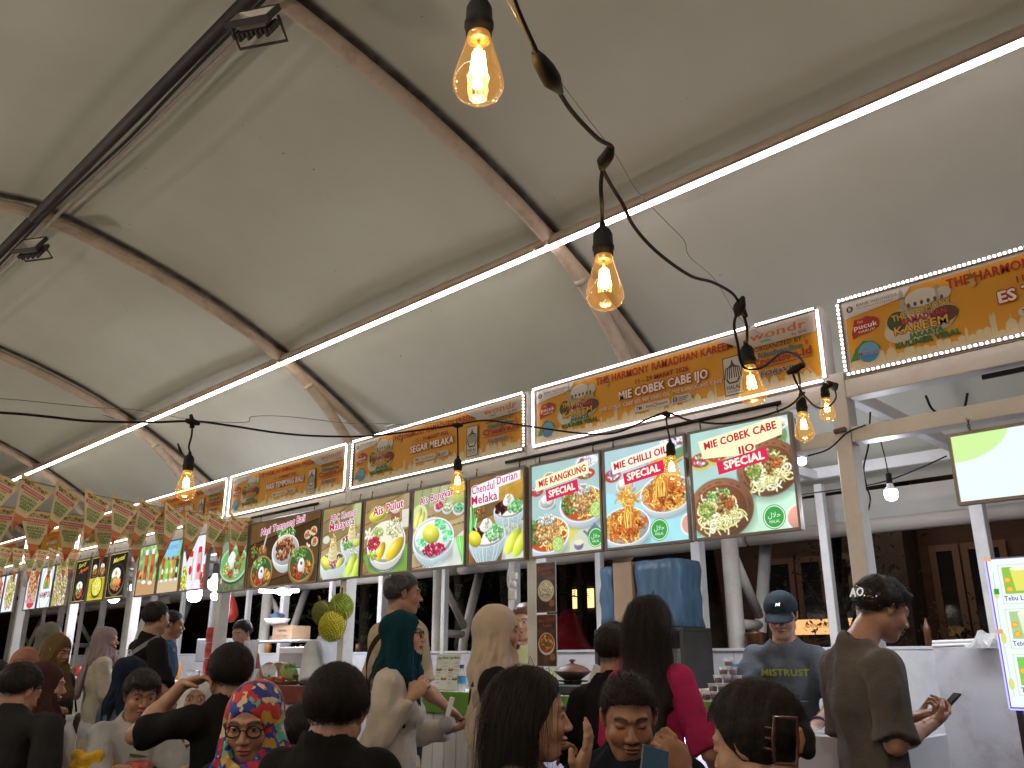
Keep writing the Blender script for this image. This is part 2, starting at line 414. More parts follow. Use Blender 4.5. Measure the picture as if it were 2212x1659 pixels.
# floodlights hanging switched off at the ridge
def flood(x, y, dep, sc_, label):
    p = at(x, y, dep)
    e = empty('floodlight', p, label, 'floodlight', 'unlit floodlights at the ridge', rot=(math.radians(58), 0, math.radians(30)))
    e.scale = (sc_,) * 3
    fr = MB()
    w, h = .115, .085
    for a, b in (((-w, -h, 0), (w, -h + .012, .03)), ((-w, h - .012, 0), (w, h, .03)), ((-w, -h + .012, 0), (-w + .012, h - .012, .03)), ((w - .012, -h + .012, 0), (w, h - .012, .03))): fr.box(a, b)
    fr.build('frame', M_dark, e)
    rf = MB(); i_ = [(-w + .012, -h + .012, .025), (w - .012, -h + .012, .025), (w - .012, h - .012, .025), (-w + .012, h - .012, .025)]
    o_ = [(-w + .05, -h + .045, -.03), (w - .05, -h + .045, -.03), (w - .05, h - .045, -.03), (-w + .05, h - .045, -.03)]
    for k in range(4): rf.poly([i_[k], i_[(k + 1) % 4], o_[(k + 1) % 4], o_[k]])
    rf.poly(o_)
    rf.build('reflector', mat('hammered reflector', (.55, .52, .47), .38, metal=.4, bump=.5, bscale=200), e)
    bd = MB()
    for k in range(9): bd.box((-w + .012 + k * .024, -h + .01, -.07 if k % 2 else -.055), (-w + .024 + k * .024, h - .01, -.031))
    bd.build('housing', M_dark, e)
    MB().tube([(-w - .012, 0, .0), (-w - .012, 0, -.12), (w + .012, 0, -.12), (w + .012, 0, 0)], .008, 6).build('bracket', M_dark, e)
flood(548, 42, 4.05, 1.0, 'black floodlight with silver reflector hanging at the ridge by the top edge of the picture')
flood(66, 533, 6.7, 1.0, 'smaller looking black floodlight at the ridge crossing near the left edge')

# ------------------------------------------------------------------ the stalls
PX = [-1.66 - 2.035 * k for k in range(-1, 10)]          # x of the posts: +0.37, -1.66, -3.70 ...
PX = [.37, -1.66, -3.745, -5.79, -7.83, -9.87, -11.75, -13.78, -15.8, -17.8, -19.8]
YF, YB = 4.0, 6.0
def stall(k, label, open_front=False):
    xr, xl = PX[k], PX[k + 1]
    e = empty('food_stall', (xl, YF, 0), label, 'stall', 'white framed stalls in the row')
    W = xr - xl
    def bx(name, a, b, m=M_white, bev=.004, p=e): return MB().box(a, b, 0, bev).build(name, m, p)
    bx('post', (-.04, 0, 0), (.04, .10, 2.66))
    bx('post', (-.04, 1.90, 0), (.04, 1.99, 2.64))
    bx('post', (W / 2 - .02, 1.925, 0), (W / 2 + .04, 1.985, 2.52))
    if k == 0:
        bx('post', (W - .04, 0, 0), (W + .04, .10, 2.66))
    bx('beam', (.042, .0, 2.525), (W - .042, .10, 2.618))
    bx('beam', (.042, .012 if not open_front else 0, 2.30), (W - .042, .09, 2.375))
    bx('beam', (.042, 1.91, 2.555), (W - .042, 1.98, 2.635))
    bx('beam', (-.03, .102, 2.545), (.03, 1.898, 2.615))
    bx('beam', (W / 2 - .03, .102, 2.545), (W / 2 + .03, 1.908, 2.612))
    # back wall of laminate sheets with an edge trim
    for j in range(2):
        a, b = .042 + j * (W - .084) / 2, .042 + (j + 1) * (W - .084) / 2
        bx('back_panel', (a + .004, 1.955 - 0.02 * j, .05), (b - .004, 1.985 - .02 * j, 1.36), M_panel, .003)
    bx('panel_rail', (.042, 1.93, 1.362), (W - .042, 1.985, 1.385), M_panel)
    return e
for k, l in enumerate(['white stall with the sugarcane drink lightboxes at the right edge', 'white stall with the noodle lightboxes and green counter beside the right post',
                       'white stall with the durian dessert lightboxes', 'white stall with the dark rice dish lightbox and stacked plastic cups',
                       'white stall with the juice bottle lightboxes', 'white stall with the black and yellow rice bowl boards',
                       'white stall with the round logo lightbox', 'white stall with red dish boards at the left edge of the picture',
                       'far white stall mostly hidden behind the bunting', 'farthest white stall at the end of the row']):
    stall(k, l, k == 0)

# post tops poking above the sign line
for X, lab in ((-5.67, 'short white capped post top sticking up behind the dessert sign'),):
    e = empty('capped_post', (X, 4.35, 2.7), lab, 'post')
    MB().box((-.045, -.045, 0), (.045, .045, .50), 0, .003).build('shaft', M_white, e)
    MB().box((-.065, -.065, .50), (.065, .065, .515), 0, .003).build('cap', M_white, e)

# ------------------------------------------------------------------ event signs
ORANGE = 'd98a14'
def skyline(P, x0, x1, z, col, sc_=1.0):
    r = random.Random(3); x = x0
    while x < x1:
        k = r.random()
        if k < .25:
            w = .05 * sc_; P.poly([(x, z), (x + w, z), (x + w, z + .025 * sc_), (x + w * .85, z + .05 * sc_), (x + w * .5, z + .066 * sc_), (x + w * .15, z + .05 * sc_), (x, z + .025 * sc_)], col)
            P.rect(x + w * .48, z + .05 * sc_, x + w * .54, z + .085 * sc_, col)
        elif k < .5:
            w = .012 * sc_; h = .07 * sc_ + .045 * sc_ * r.random(); P.poly([(x, z), (x + w, z), (x + w, z + h * .8), (x + w / 2, z + h), (x, z + h * .8)], col)
        else:
            w = .03 * sc_; h = .012 + .03 * r.random() * sc_; P.poly([(x, z), (x + w, z), (x + w, z + h), (x + w * .5, z + h * 1.25), (x, z + h)], col)
        x += w * 1.05
def event_sign(k, name_text, label, sub=None, big=False, strength=1.0, dots=(), pink=False, halal=True, gap=False, left_only=False, dull=False):
    xr, xl = PX[k] - .035, PX[k + 1] + .03
    if k == 0: xr, xl = PX[0] - .04, PX[1] + .05
    W = xr - xl; H = .415
    e = empty('event_sign', (xl, YF, 2.622), label, 'sign', 'orange event signs above the stalls')
    MB().box((0, .002, 0), (W, .10, H), 0, .003).build('sign_box', M_white, e)
    P = Print(); P.layer = 8
    m = .03
    P.rect(m, m, W - m, H - m, 'd6d2cc'); P.rect(m + .004, m + .012, W - m - .004, H - m - .004, 'd29216')
    skyline(P, m + .01, W - m - .05, m + .012, 'cdbf98')
    P.rect(m + .004, m + .004, W - m - .004, m + .013, 'cdbf98')
    # bank tab
    P.poly([(m, H - m), (m + .34, H - m), (m + .30, H - m - .05), (m, H - m - .085)], 'c6c3bf')
    P.ell(m + .035, H - m - .038, .017, .017, '3a3a3a'); P.text('B', m + .035, H - m - .038, .02, 'c6c3bf', .02)
    P.text('BANK INDONESIA', m + .17, H - m - .027, .016, '4a4a4a', .005, width=.20)
    P.text('BANK SENTRAL REPUBLIK INDONESIA', m + .16, H - m - .045, .007, '4a4a4a', .0, width=.18)
    # tea brand badge
    P.poly([(m + .03, .215), (m + .05, .285), (m + .085, .283), (m + .11, .292), (m + .15, .278), (m + .17, .262), (m + .165, .225), (m + .12, .205), (m + .06, .2), (m + .035, .185)], 'a8241c')
    P.text('Teh', m + .075, .268, .014, 'e8d8c8', .0, shear=.3); P.text('pucuk', m + .10, .243, .026, 'f0e8e0', .03, width=.115); P.text('HARUM', m + .105, .216, .014, 'f0e8e0', .01, width=.08)
    # water brand badge
    P.poly([(m + .005, .075), (m + .04, .135), (m + .08, .168), (m + .13, .155), (m + .16, .12), (m + .14, .08)], '2f7d33')
    P.ell(m + .10, .105, .052, .052, '5fa4c8'); P.text('Le', m + .09, .125, .018, 'b8242c', .0); P.text('Minerale', m + .10, .102, .019, 'b8242c', .01, width=.098)
    P.poly([(m + .052, .095), (m + .148, .09), (m + .13, .063), (m + .1, .053), (m + .07, .063)], '3b7fae')
    # central emblem: mosque and stacked title
    cx = m + .355
    P.ell(cx, .20, .165, .095, 'b4a890', n=18); P.ell(cx - .05, .17, .12, .07, 'cfc7b8'); P.ell(cx + .11, .2, .06, .04, '5a3520'); P.ell(cx - .1, .22, .05, .05, '3c4a20')
    P.rect(cx - .05, .26, cx + .14, .305, '8c877a'); P.ell(cx + .02, .31, .075, .045, 'c9c5bb'); P.ell(cx + .12, .305, .035, .03, 'bcb8ad')
    P.rect(cx - .078, .20, cx - .058, .36, 'a39e90'); P.poly([(cx - .078, .36), (cx - .058, .36), (cx - .068, .385)], 'a39e90'); P.rect(cx - .084, .325, cx - .052, .333, '6a6558')
    P.rect(cx + .085, .27, cx + .097, .345, 'a39e90'); P.poly([(cx + .085, .345), (cx + .097, .345), (cx + .091, .36)], 'a39e90')
    for q in range(6): P.ell(cx - .04 + q * .03, .285, .008, .012, '4c483e', n=8)
    P.text('THE HARMONY', cx + .01, .246, .033, 'dcb63a', .03, '4a2a10', .05, width=.27, rot=.08)
    P.text('RAMADHAN', cx + .02, .212, .028, 'c8304a', .03, '5a1020', .05, width=.20, rot=.04)
    P.text('KAREEM', cx + .0, .170, .042, 'e0b430', .03, '7a2a10', .06, width=.24)
    P.text('JAKARTA', cx + .02, .130, .024, '3d8a2a', .03, '16401a', .05, width=.15)
    P.text('KULINER VIRAL', cx + .02, .098, .026, '2f7a2a', .03, '16401a', .05, width=.29)
    # hanging lanterns
    for lx in (m + .60, W - .66):
        P.rect(lx - .001, H - m - .03, lx + .001, H - m, '6a4a18'); P.ell(lx, H - m - .045, .014, .016, '7a5a28'); P.ell(lx, H - m - .075, .017, .022, 'b8975a')
    mx = W / 2 + (.02 if not big else .03)
    P.text('THE HARMONY RAMADHAN KAREEM', mx, H - .083, .047, 'a82a12', .05, width=.94 * W / 1.97)
    P.text('11 - 29 MARET 2026', mx, H - .148, .030, 'a02a12', .045, width=.37)
    P.text(name_text, mx, H - .212, .054, 'efe6de', .06, 'a3281c', .07, width=min(.62, .036 * len(name_text) + .06))
    if sub: P.text(sub, mx, H - .272, .024, 'efe6de', .01, 'a3281c', .03, width=.92)
    pz = H - .318 if sub else H - .30
    P.rect(mx - .20, pz - .020, mx + .055, pz + .020, 'cac3b6', .018); P.rect(mx + .065, pz - .020, mx + .20, pz + .020, 'cac3b6', .018)
    P.text('TM', mx - .165, pz, .022, '2a2650', .03); P.rect(mx - .133, pz - .014, mx - .131, pz + .014, '5a5a5a')
    P.text('Blok', mx - .09, pz, .017, '4a4a4a', .01, width=.05); P.rect(mx - .06, pz - .011, mx - .038, pz + .011, 'cc5a1c'); P.text('M', mx - .049, pz, .014, 'e9dfd6', .02); P.text('Square', mx + .0, pz, .017, '4a4a4a', .01, width=.07)
    P.rect(mx + .075, pz - .013, mx + .105, pz + .013, '2a3a78', .004); P.text('X', mx + .09, pz, .018, 'e9dfd6', .02)
    for q in range(3): P.rect(mx + .112, pz + .005 - q * .009, mx + .18 - q * .008, pz + .009 - q * .009, '38406a')
    # sponsor corner
    P.poly([(W - .62, H - m), (W - m, H - m), (W - m, H - .135), (W - .40, H - .135), (W - .46, H - .12), (W - .50, H - .09)], 'b7aca3')
    P.text('wondr', W - .24, H - .078, .047, 'c8622c', .025, width=.32); P.rect(W - .34, H - .118, W - .28, H - .108, '3f9c98'); P.text('by BNI', W - .12, H - .117, .017, '3a3a3a', .01, width=.08)
    if halal:
        hx0 = W - .52; P.rect(hx0 - .058, .045, hx0 + .058, .265, '22201c'); P.rect(hx0 - .053, .05, hx0 + .053, .26, 'c9c3b8')
        for q in range(4):
            a = .014 * (q + .6); P.line([(hx0 - a, .14), (hx0 - a * .8, .20), (hx0, .245 - q * .012)], .006, '22201c'); P.line([(hx0 + a, .14), (hx0 + a * .8, .20), (hx0, .245 - q * .012)], .006, '22201c')
        P.line([(hx0 - .04, .14), (hx0 - .025, .115), (hx0 + .025, .115), (hx0 + .04, .14)], .009, '22201c')
        P.text('HALAL', hx0, .088, .024, '22201c', .02, width=.085); P.text('INDONESIA', hx0, .065, .010, '22201c', .0, width=.08)
    ox = W - .235
    P.text('ORGANIZED BY :', ox, .262, .026, '3a2408', .02, width=.29)
    P.text('KitchenPro', ox, .225, .027, '3f7f94', .03, '20404c', .04, width=.25)
    P.ell(ox + .15, .235, .010, .016, 'c8522c', n=8)
    P.text('Creative.id', ox, .187, .040, 'b23424', .03, '7a1a10', .03, width=.34); P.rect(ox - .17, .152, ox + .17, .157, 'a8301c')
    P.text('FORWR', ox - .03, .118, .028, '2c3f78', .03, 'b9b2a8', .05, width=.19, shear=.25); P.text('D', ox + .10, .118, .028, 'c8622c', .03, width=.03, shear=.25)
    P.build('lettering', M_print, e)
    # light strips round the edge: dots where the photo shows single diodes
    mm = glow('sign led pink', (1, .84, .84), 9.0) if pink else glow('sign led warm', (1, .86, .70), 9.0)
    def strip(a, b, dotted):
        s = MB(); ax, az = a; bx_, bz = b; l = math.hypot(bx_ - ax, bz - az); w = .0050
        if dotted:
            n = int(l / dotted)
            for q in range(n):
                t = (q + .5) / n; cx_, cz_ = ax + (bx_ - ax) * t, az + (bz - az) * t
                s.box((cx_ - w * .95, -.024, cz_ - w * .95), (cx_ + w * .95, -.017, cz_ + w * .95))
        elif abs(bx_ - ax) > abs(bz - az): s.box((min(ax, bx_), -.024, az - w), (max(ax, bx_), -.017, az + w))
        else: s.box((ax - w, -.024, min(az, bz)), (ax + w, -.017, max(az, bz)))
        s.build('led_strip', mm, e)
        c = MB()
        if abs(bx_ - ax) > abs(bz - az): c.box((min(ax, bx_), -.0165, az - w - .003), (max(ax, bx_), .0015, az + w + .003))
        else: c.box((ax - w - .003, -.0165, min(az, bz)), (ax + w + .003, .0015, max(az, bz)))
        c.build('strip_backing', mat('led tape backing', (.20, .18, .16), .5) if dotted else M_white, e)
    i = .012
    if gap:
        strip((i, H - i), (W * .80, H - i), 'top' in dots and .02); strip((W * .82, H - i), (W - i - .012, H - i), .018)
    else: strip((i, H - i), (W - i - .012, H - i), .021 if 'top' in dots else 0)
    strip((i, i), (W - i - .012, i), .024 if 'bottom' in dots else 0)
    strip((i, i + .012), (i, H - i - .012), .022 if 'left' in dots else 0)
    strip((W - i, i + .012), (W - i, H - i - .012), .022 if 'right' in dots else 0)
    return e
event_sign(0, 'ES TEBU HALIM', 'dotted light bordered orange sign reading ES T, cut off by the right edge', dots=('top', 'bottom', 'left'), pink=True)
event_sign(1, 'MIE COBEK CABE IJO', 'orange event sign reading MIE COBEK CABE IJO over the noodle boards', sub='(MIE COBEK CABE IJO, MIE CHILI OIL, MIE KANGKUNG CABE IJO)', gap=True, pink=True)
event_sign(2, 'SEGAR MELAKA', 'orange event sign reading SEGAR MELAKA over the dessert boards', dots=('left', 'right', 'bottom'))
event_sign(3, 'NASI TEMPONG BALI', 'dimmer orange event sign reading NASI TEMPONG BALI')
event_sign(4, 'KULINER VIRAL', 'orange event sign partly hidden by the bunting string, left of the rice dish sign')
event_sign(5, 'NASI MENTAI', 'orange event sign washed in purple light behind the bunting above the black boards')
event_sign(6, 'MIE NAMPOL', 'far orange event sign behind the hanging flags above the round logo board')
event_sign(7, 'KULINER', 'farthest visible orange event sign at the left edge of the picture')
# ------------------------------------------------------------------ printed food pictures (painted per point on a fine sheet)
class Art:
    def __init__(s, w, h, bg, seed=0):
        s.w, s.h = w, h; s.a = h / w; s.C = np.zeros((h, w, 3), np.float32); s.C[:] = np.array([int(bg[i:i + 2], 16) / 255 for i in (0, 2, 4)])
        s.r = np.random.default_rng(seed); s.Y, s.X = np.mgrid[0:h, 0:w].astype(np.float32); s.X = (s.X + .5) / w; s.Y = (s.Y + .5) / w
        s.px = 1 / w
    @staticmethod
    def c(h): return np.array([int(h[i:i + 2], 16) / 255 for i in (0, 2, 4)], np.float32)
    def win(s, x0, x1, y0, y1):
        a, b = max(0, int(x0 * s.w) - 1), min(s.w, int(x1 * s.w) + 2); c, d = max(0, int(y0 * s.w) - 1), min(s.h, int(y1 * s.w) + 2)
        return (slice(c, d), slice(a, b)) if a < b and c < d else None
    def blend(s, W, m, col):
        col = np.asarray(col, np.float32); m = m[..., None]; s.C[W] = s.C[W] * (1 - m) + col * m
    def ell(s, cx, cy, rx, ry, col, rot=0.0, a=1.0, soft=None, shade=0.0, clip=None):
        R = max(rx, ry); W = s.win(cx - R, cx + R, cy - R, cy + R)
        if W is None: return
        x, y = s.X[W] - cx, s.Y[W] - cy; c_, q = math.cos(rot), math.sin(rot)
        u, v = (x * c_ + y * q) / rx, (-x * q + y * c_) / ry; d = np.sqrt(u * u + v * v)
        sf = soft or s.px * .8 / min(rx, ry)
        m = np.clip((1 + sf / 2 - d) / sf, 0, 1) * a
        if clip is not None: m = m * clip[W]
        col = s.c(col) if isinstance(col, str) else np.asarray(col)
        cc = col if not shade else col * (1 + shade * (-.7 * v - .5 * u) - shade * .4 * d * d)[..., None]
        s.blend(W, m, cc)
    def mask(s, cx, cy, rx, ry, rot=0.0):
        x, y = s.X - cx, s.Y - cy; c_, q = math.cos(rot), math.sin(rot)
        return ((((x * c_ + y * q) / rx) ** 2 + ((-x * q + y * c_) / ry) ** 2) < 1).astype(np.float32)
    def noise(s, amt, n=40, W=None):
        g = s.r.random((max(2, int(n * s.a)) + 2, n + 2)).astype(np.float32)
        fx, fy = s.X * n, s.Y * n; fy = np.minimum(fy, g.shape[0] - 2.001)
        ix, iy = fx.astype(int), fy.astype(int); tx, ty = fx - ix, fy - iy
        v = (g[iy, ix] * (1 - tx) + g[iy, ix + 1] * tx) * (1 - ty) + (g[iy + 1, ix] * (1 - tx) + g[iy + 1, ix + 1] * tx) * ty
        s.C *= (1 + amt * (v - .5) * 2)[..., None]
    def planks(s, c0, c1, n=6, ang=0.0, y0=0, y1=9):
        t = (s.X * math.sin(ang) + s.Y * math.cos(ang)) * n; k = np.floor(t).astype(int) % 17
        sh = s.r.random(17).astype(np.float32)[k]; m = ((s.Y >= y0) & (s.Y < y1)).astype(np.float32)
        col = s.c(c0) * (1 - sh[..., None]) + s.c(c1) * sh[..., None]; col *= (1 - .5 * (np.abs(t - np.floor(t)) < .06))[..., None]
        s.C = s.C * (1 - m[..., None]) + col * m[..., None]
    def rect(s, x0, y0, x1, y1, col, a=1.0):
        W = s.win(x0, x1, y0, y1)
        if W is None: return
        m = ((s.X[W] >= x0) & (s.X[W] <= x1) & (s.Y[W] >= y0) & (s.Y[W] <= y1)).astype(np.float32) * a; s.blend(W, m, s.c(col))
    def tri(s, pts, col, a=1.0):
        m = np.ones_like(s.X); n = len(pts); A = sum(pts[i][0] * pts[(i + 1) % n][1] - pts[(i + 1) % n][0] * pts[i][1] for i in range(n))
        for i in range(n):
            (x0, y0), (x1, y1) = pts[i], pts[(i + 1) % n]
            m *= (((x1 - x0) * (s.Y - y0) - (y1 - y0) * (s.X - x0)) * (1 if A > 0 else -1) >= 0)
        s.C = s.C * (1 - a * m[..., None]) + s.c(col) * a * m[..., None]
    def specks(s, cx, cy, rx, ry, n, cols, size, asp=.6, shade=.45, clip=None, jit=.16):
        for _ in range(n):
            t = s.r.random() * 6.283; q = math.sqrt(s.r.random()); k = s.c(cols[s.r.integers(len(cols))]) * (1 + jit * (s.r.random() - .5) * 2)
            z = size * (.7 + .6 * s.r.random()); x, y = cx + rx * q * math.cos(t), cy + ry * q * math.sin(t)
            ro = s.r.random() * 3.14
            s.ell(x + z * .15, y + z * .3, z, z * asp, k * .45, ro, .6, clip=clip)
            s.ell(x, y, z, z * asp, k, ro, 1, shade=shade, clip=clip)
    def stroke(s, pts, w, col, hl=.35, clip=None):
        pts = np.array(pts, np.float32); x0, y0 = pts.min(0) - w; x1, y1 = pts.max(0) + w; W = s.win(x0, x1, y0, y1)
        if W is None: return
        X, Y = s.X[W], s.Y[W]; D = np.full(X.shape, 9.0, np.float32)
        for (ax, ay), (bx, by) in zip(pts[:-1], pts[1:]):
            dx, dy = bx - ax, by - ay; L2 = dx * dx + dy * dy + 1e-9; t = np.clip(((X - ax) * dx + (Y - ay) * dy) / L2, 0, 1)
            D = np.minimum(D, np.hypot(X - ax - t * dx, Y - ay - t * dy))
        k = s.c(col) if isinstance(col, str) else col
        k = k * (1 + .15 * (s.r.random() - .5) * 2); m = np.clip((w - D) / s.px / 1.1 + .5, 0, 1)
        if clip is not None: m = m * clip[W]
        e = np.clip(D / w, 0, 1)[..., None]; s.blend(W, m, k * (1 + hl - (hl + .38) * e ** 2))
    def noodles(s, cx, cy, rx, ry, n, cols, w, clip=None, updown=False):
        for _ in range(n):
            t = s.r.random() * 6.283; q = math.sqrt(s.r.random()) * .9; x, y = cx + rx * q * math.cos(t), cy + ry * q * math.sin(t)
            a = s.r.random() * 6.283 if not updown else 1.57 + .3 * (s.r.random() - .5); L = .07 + .08 * s.r.random(); cv = (s.r.random() - .5) * 9
            pts = []
            for j in range(7):
                pts.append((x, y)); x += math.cos(a) * L / 6; y += math.sin(a) * L / 6; a += cv * .18
            s.stroke(pts, w, cols[s.r.integers(len(cols))], clip=clip)
    def bowl(s, cx, cy, r, body='e8eef2', inner='f5f7f8', k=.62, depth=.75, foot=True, stripes=0, rim=.07, sh=.35):
        s.ell(cx + .02, cy + r * depth * .95, r * .9, r * .3, '1c2420', a=.35, soft=.6)
        H = r * depth; steps = 24
        for i in range(steps, -1, -1):
            t = i / steps; s.ell(cx, cy + H * t, r * (1 - .62 * t ** 2.2), r * k * (1 - .55 * t ** 2.2), s.c(body) * (1 - sh * t * .8), shade=.12)
        if stripes:
            for q in range(stripes):
                u = (q + .5) / stripes * 2 - 1; s.stroke([(cx + r * u, cy + r * k * math.sqrt(max(0, 1 - u * u)) * .98), (cx + r * u * .8, cy + H * .6 + r * k * .55 * math.sqrt(max(0, 1 - u * u))), (cx + r * u * .5, cy + H + r * k * .38 * math.sqrt(max(0, 1 - u * u)))], r * .018, 'a9c2cc')
        s.ell(cx, cy, r, r * k, s.c(inner)); s.ell(cx, cy, r * (1 - rim), r * k * (1 - rim), s.c(inner) * .74, shade=.2)
        return s.mask(cx, cy, r * (1 - rim), r * k * (1 - rim))
    def sheet(s, name, w, h, m, parent, loc):
        X, Z = np.meshgrid(np.linspace(0, w, s.w), np.linspace(h, 0, s.h))
        P = np.stack([X, np.zeros_like(X), Z], -1)
        C = np.clip(s.C, 0, 1); C = C * .93 + .07; C = np.where(C <= .04045, C / 12.92, ((C + .055) / 1.055) ** 2.4)
        idx = np.arange(s.w * s.h).reshape(s.h, s.w)
        q = np.stack([idx[:-1, :-1], idx[1:, :-1], idx[1:, 1:], idx[:-1, 1:]], -1).reshape(-1, 4)
        return link(name, np_mesh(name, P.reshape(-1, 3), q, m, False, C.reshape(-1, 3)), parent, loc)

def lime(A, x, y, r):
    A.ell(x, y, r, r, '6fae2f'); A.ell(x, y, r * .86, r * .86, 'd8e9a0'); A.ell(x, y, r * .76, r * .76, 'a9d05a')
    for q in range(5): a = q * 1.257; A.stroke([(x, y), (x + r * .75 * math.cos(a), y + r * .75 * math.sin(a))], r * .05, 'e3f0b8')
def durian(A, x, y, rx, ry, rot=0, c='d9c83a'):
    A.ell(x, y, rx, ry, c, rot, shade=.35); A.ell(x - rx * .25, y - ry * .3, rx * .4, ry * .3, 'f3ec8a', rot, .7, soft=.8)
def halal(P, x, z, r):
    P.ell(x, z, r, r, '3f9a48'); P.ring(x, z, r * .84, r * .93, 'd8ecd2'); P.ell(x, z, r * .8, r * .8, '44a04c')
    P.text('\uFEDD\uFEFC\uFEA3', x, z + r * .15, r * .42, 'e6f3e0', .01, width=r * 1.1); P.text('HALAL', x, z - r * .38, r * .26, 'e6f3e0', .01, width=r * .9)

BZ = 1.905; BH = .60
def board(x0, x1, label, art, prints=None, z0=BZ, h=BH, name='menu_lightbox', group='lightboxes hanging under the signs', strength=None, m=None, frame=None, wires=True):
    w = x1 - x0; e = empty(name, (x0, YF - .035, z0), label, 'lightbox', group); b = .013
    fm = frame or M_alu
    MB().box((0, .002, 0), (w, .032, h), 0, .002).build('back_box', fm, e)
    f = MB(); f.box((0, -.01, 0), (w, .0015, b)).box((0, -.01, h - b), (w, .0015, h)).box((0, -.01, b + .0005), (b, .0015, h - b - .0005)).box((w - b, -.01, b + .0005), (w, .0015, h - b - .0005))
    f.build('frame', fm, e)
    A = art(w - 2 * b, h - 2 * b); s = A.sheet('backlit_sheet', w - 2 * b, h - 2 * b, m or M_screen, e, (b, .0, b))
    if prints:
        P = Print(); P.layer = 14; prints(P, w, h); P.build('lettering', m or M_screen, e, (0, -.0002, 0))
    if wires:
        for t in (.12, .88):
            MB().tube([(w * t, .012, h), (w * t - .006, .015, h + .03), (w * t + .004, .02, h + .06)], .0022, 5).tube([(w * t + .006, .01, h), (w * t + .0, .015, h + .035), (w * t - .008, .02, h + .065)], .0022, 5).build('hanging_wire', M_black, e)
    return e
def canv(w, h, bg, seed, d=225): return Art(int(w * d), int(h * d), bg, seed)

def art_cobek(w, h):
    A = canv(w, h, 'a8cfc6', 1); A.tri([(0, .42), (.75, .62), (1, .50), (1, 1.1), (0, 1.1)], 'c4ecd0'); A.noise(.03, 8)
    for x, y, r in ((.10, .27, .11), (.27, .25, .10)):
        A.ell(x, y + .03, r, r * .62, 'cdbb5c'); A.ell(x, y, r, r * .62, 'b5402f'); A.specks(x, y, r * .8, r * .45, 14, ['e9d6dc', 'c77aa4', '8fae4a', 'f0e6d8'], .022)
    A.ell(.84, .17, .13, .12, '6d8f5a'); A.specks(.84, .2, .11, .07, 16, ['b5402f', 'e9d6dc', '3d5a9a', 'c8c260'], .022); A.ell(.84, .07, .16, .07, 'dfe8e6'); A.specks(.86, .07, .12, .045, 18, ['e3d6dd', 'b8738a', 'f0efe9'], .022)
    def dish(cx, cy, r):
        A.ell(cx + .01, cy + .03, r * 1.02, r * .86, '24362a', a=.4, soft=.3)
        A.ell(cx, cy, r, r * .84, '6f5a48'); A.ell(cx, cy, r * .97, r * .81, '8d5a3c', shade=.3); A.ell(cx, cy, r * .78, r * .64, '5b3826'); A.ell(cx, cy, r * .76, r * .62, '74462c', shade=.2)
        for q in range(26): t = A.r.random() * 6.28; A.ell(cx + r * .87 * math.cos(t), cy + r * .72 * math.sin(t), .02, .008, '4a3526', t + 1.57, .5)
        A.noodles(cx - .01, cy + r * .12, r * .66, r * .50, 150, ['cdca86', 'dcd99c', 'b4b06a', 'e4e1b4'], .0085)
        A.specks(cx - r * .45, cy + r * .02, r * .24, r * .26, 60, ['7c9a3a', '96b04e', 'b7c878'], .016)
        A.specks(cx - r * .05, cy - r * .38, r * .38, r * .17, 70, ['7dbb4e', '9bce6c', '5a9a3a', 'cfe6b0'], .014)
        A.specks(cx + r * .08, cy - r * .10, r * .20, r * .30, 60, ['9a6a32', '7d4f22', 'b5844a'], .016)
        A.specks(cx + r * .30, cy - r * .12, r * .15, r * .15, 30, ['c4622c', 'd67a40'], .016)
    dish(.76, .44, .30); dish(.27, .74, .33)
    A.ell(1.0, .90, .12, .12, 'e6ebe4'); A.ell(1.0, .90, .10, .10, 'd99a86', shade=.2)
    return A
def pr_cobek(P, w, h):
    P.poly([(.085, .435), (.06, .535), (.50, .585), (.56, .57), (.555, .49), (.40, .46), (.40, .405), (.29, .395), (.27, .425)], 'eff5c4')
    P.text('MIE COBEK CABE', w * .51, .523, .042, 'c8243c', .06, width=.43, rot=.10); P.text('IJO', w * .57, .448, .040, 'c8243c', .06, width=.085, rot=.10)
    P.poly([(.175, .335), (.165, .405), (.46, .44), (.47, .37)], 'd92c56'); P.text('SPECIAL', w * .535, .388, .044, 'f4f3dc', .065, width=.235, rot=.10)
    halal(P, w * .77, .078, .062)
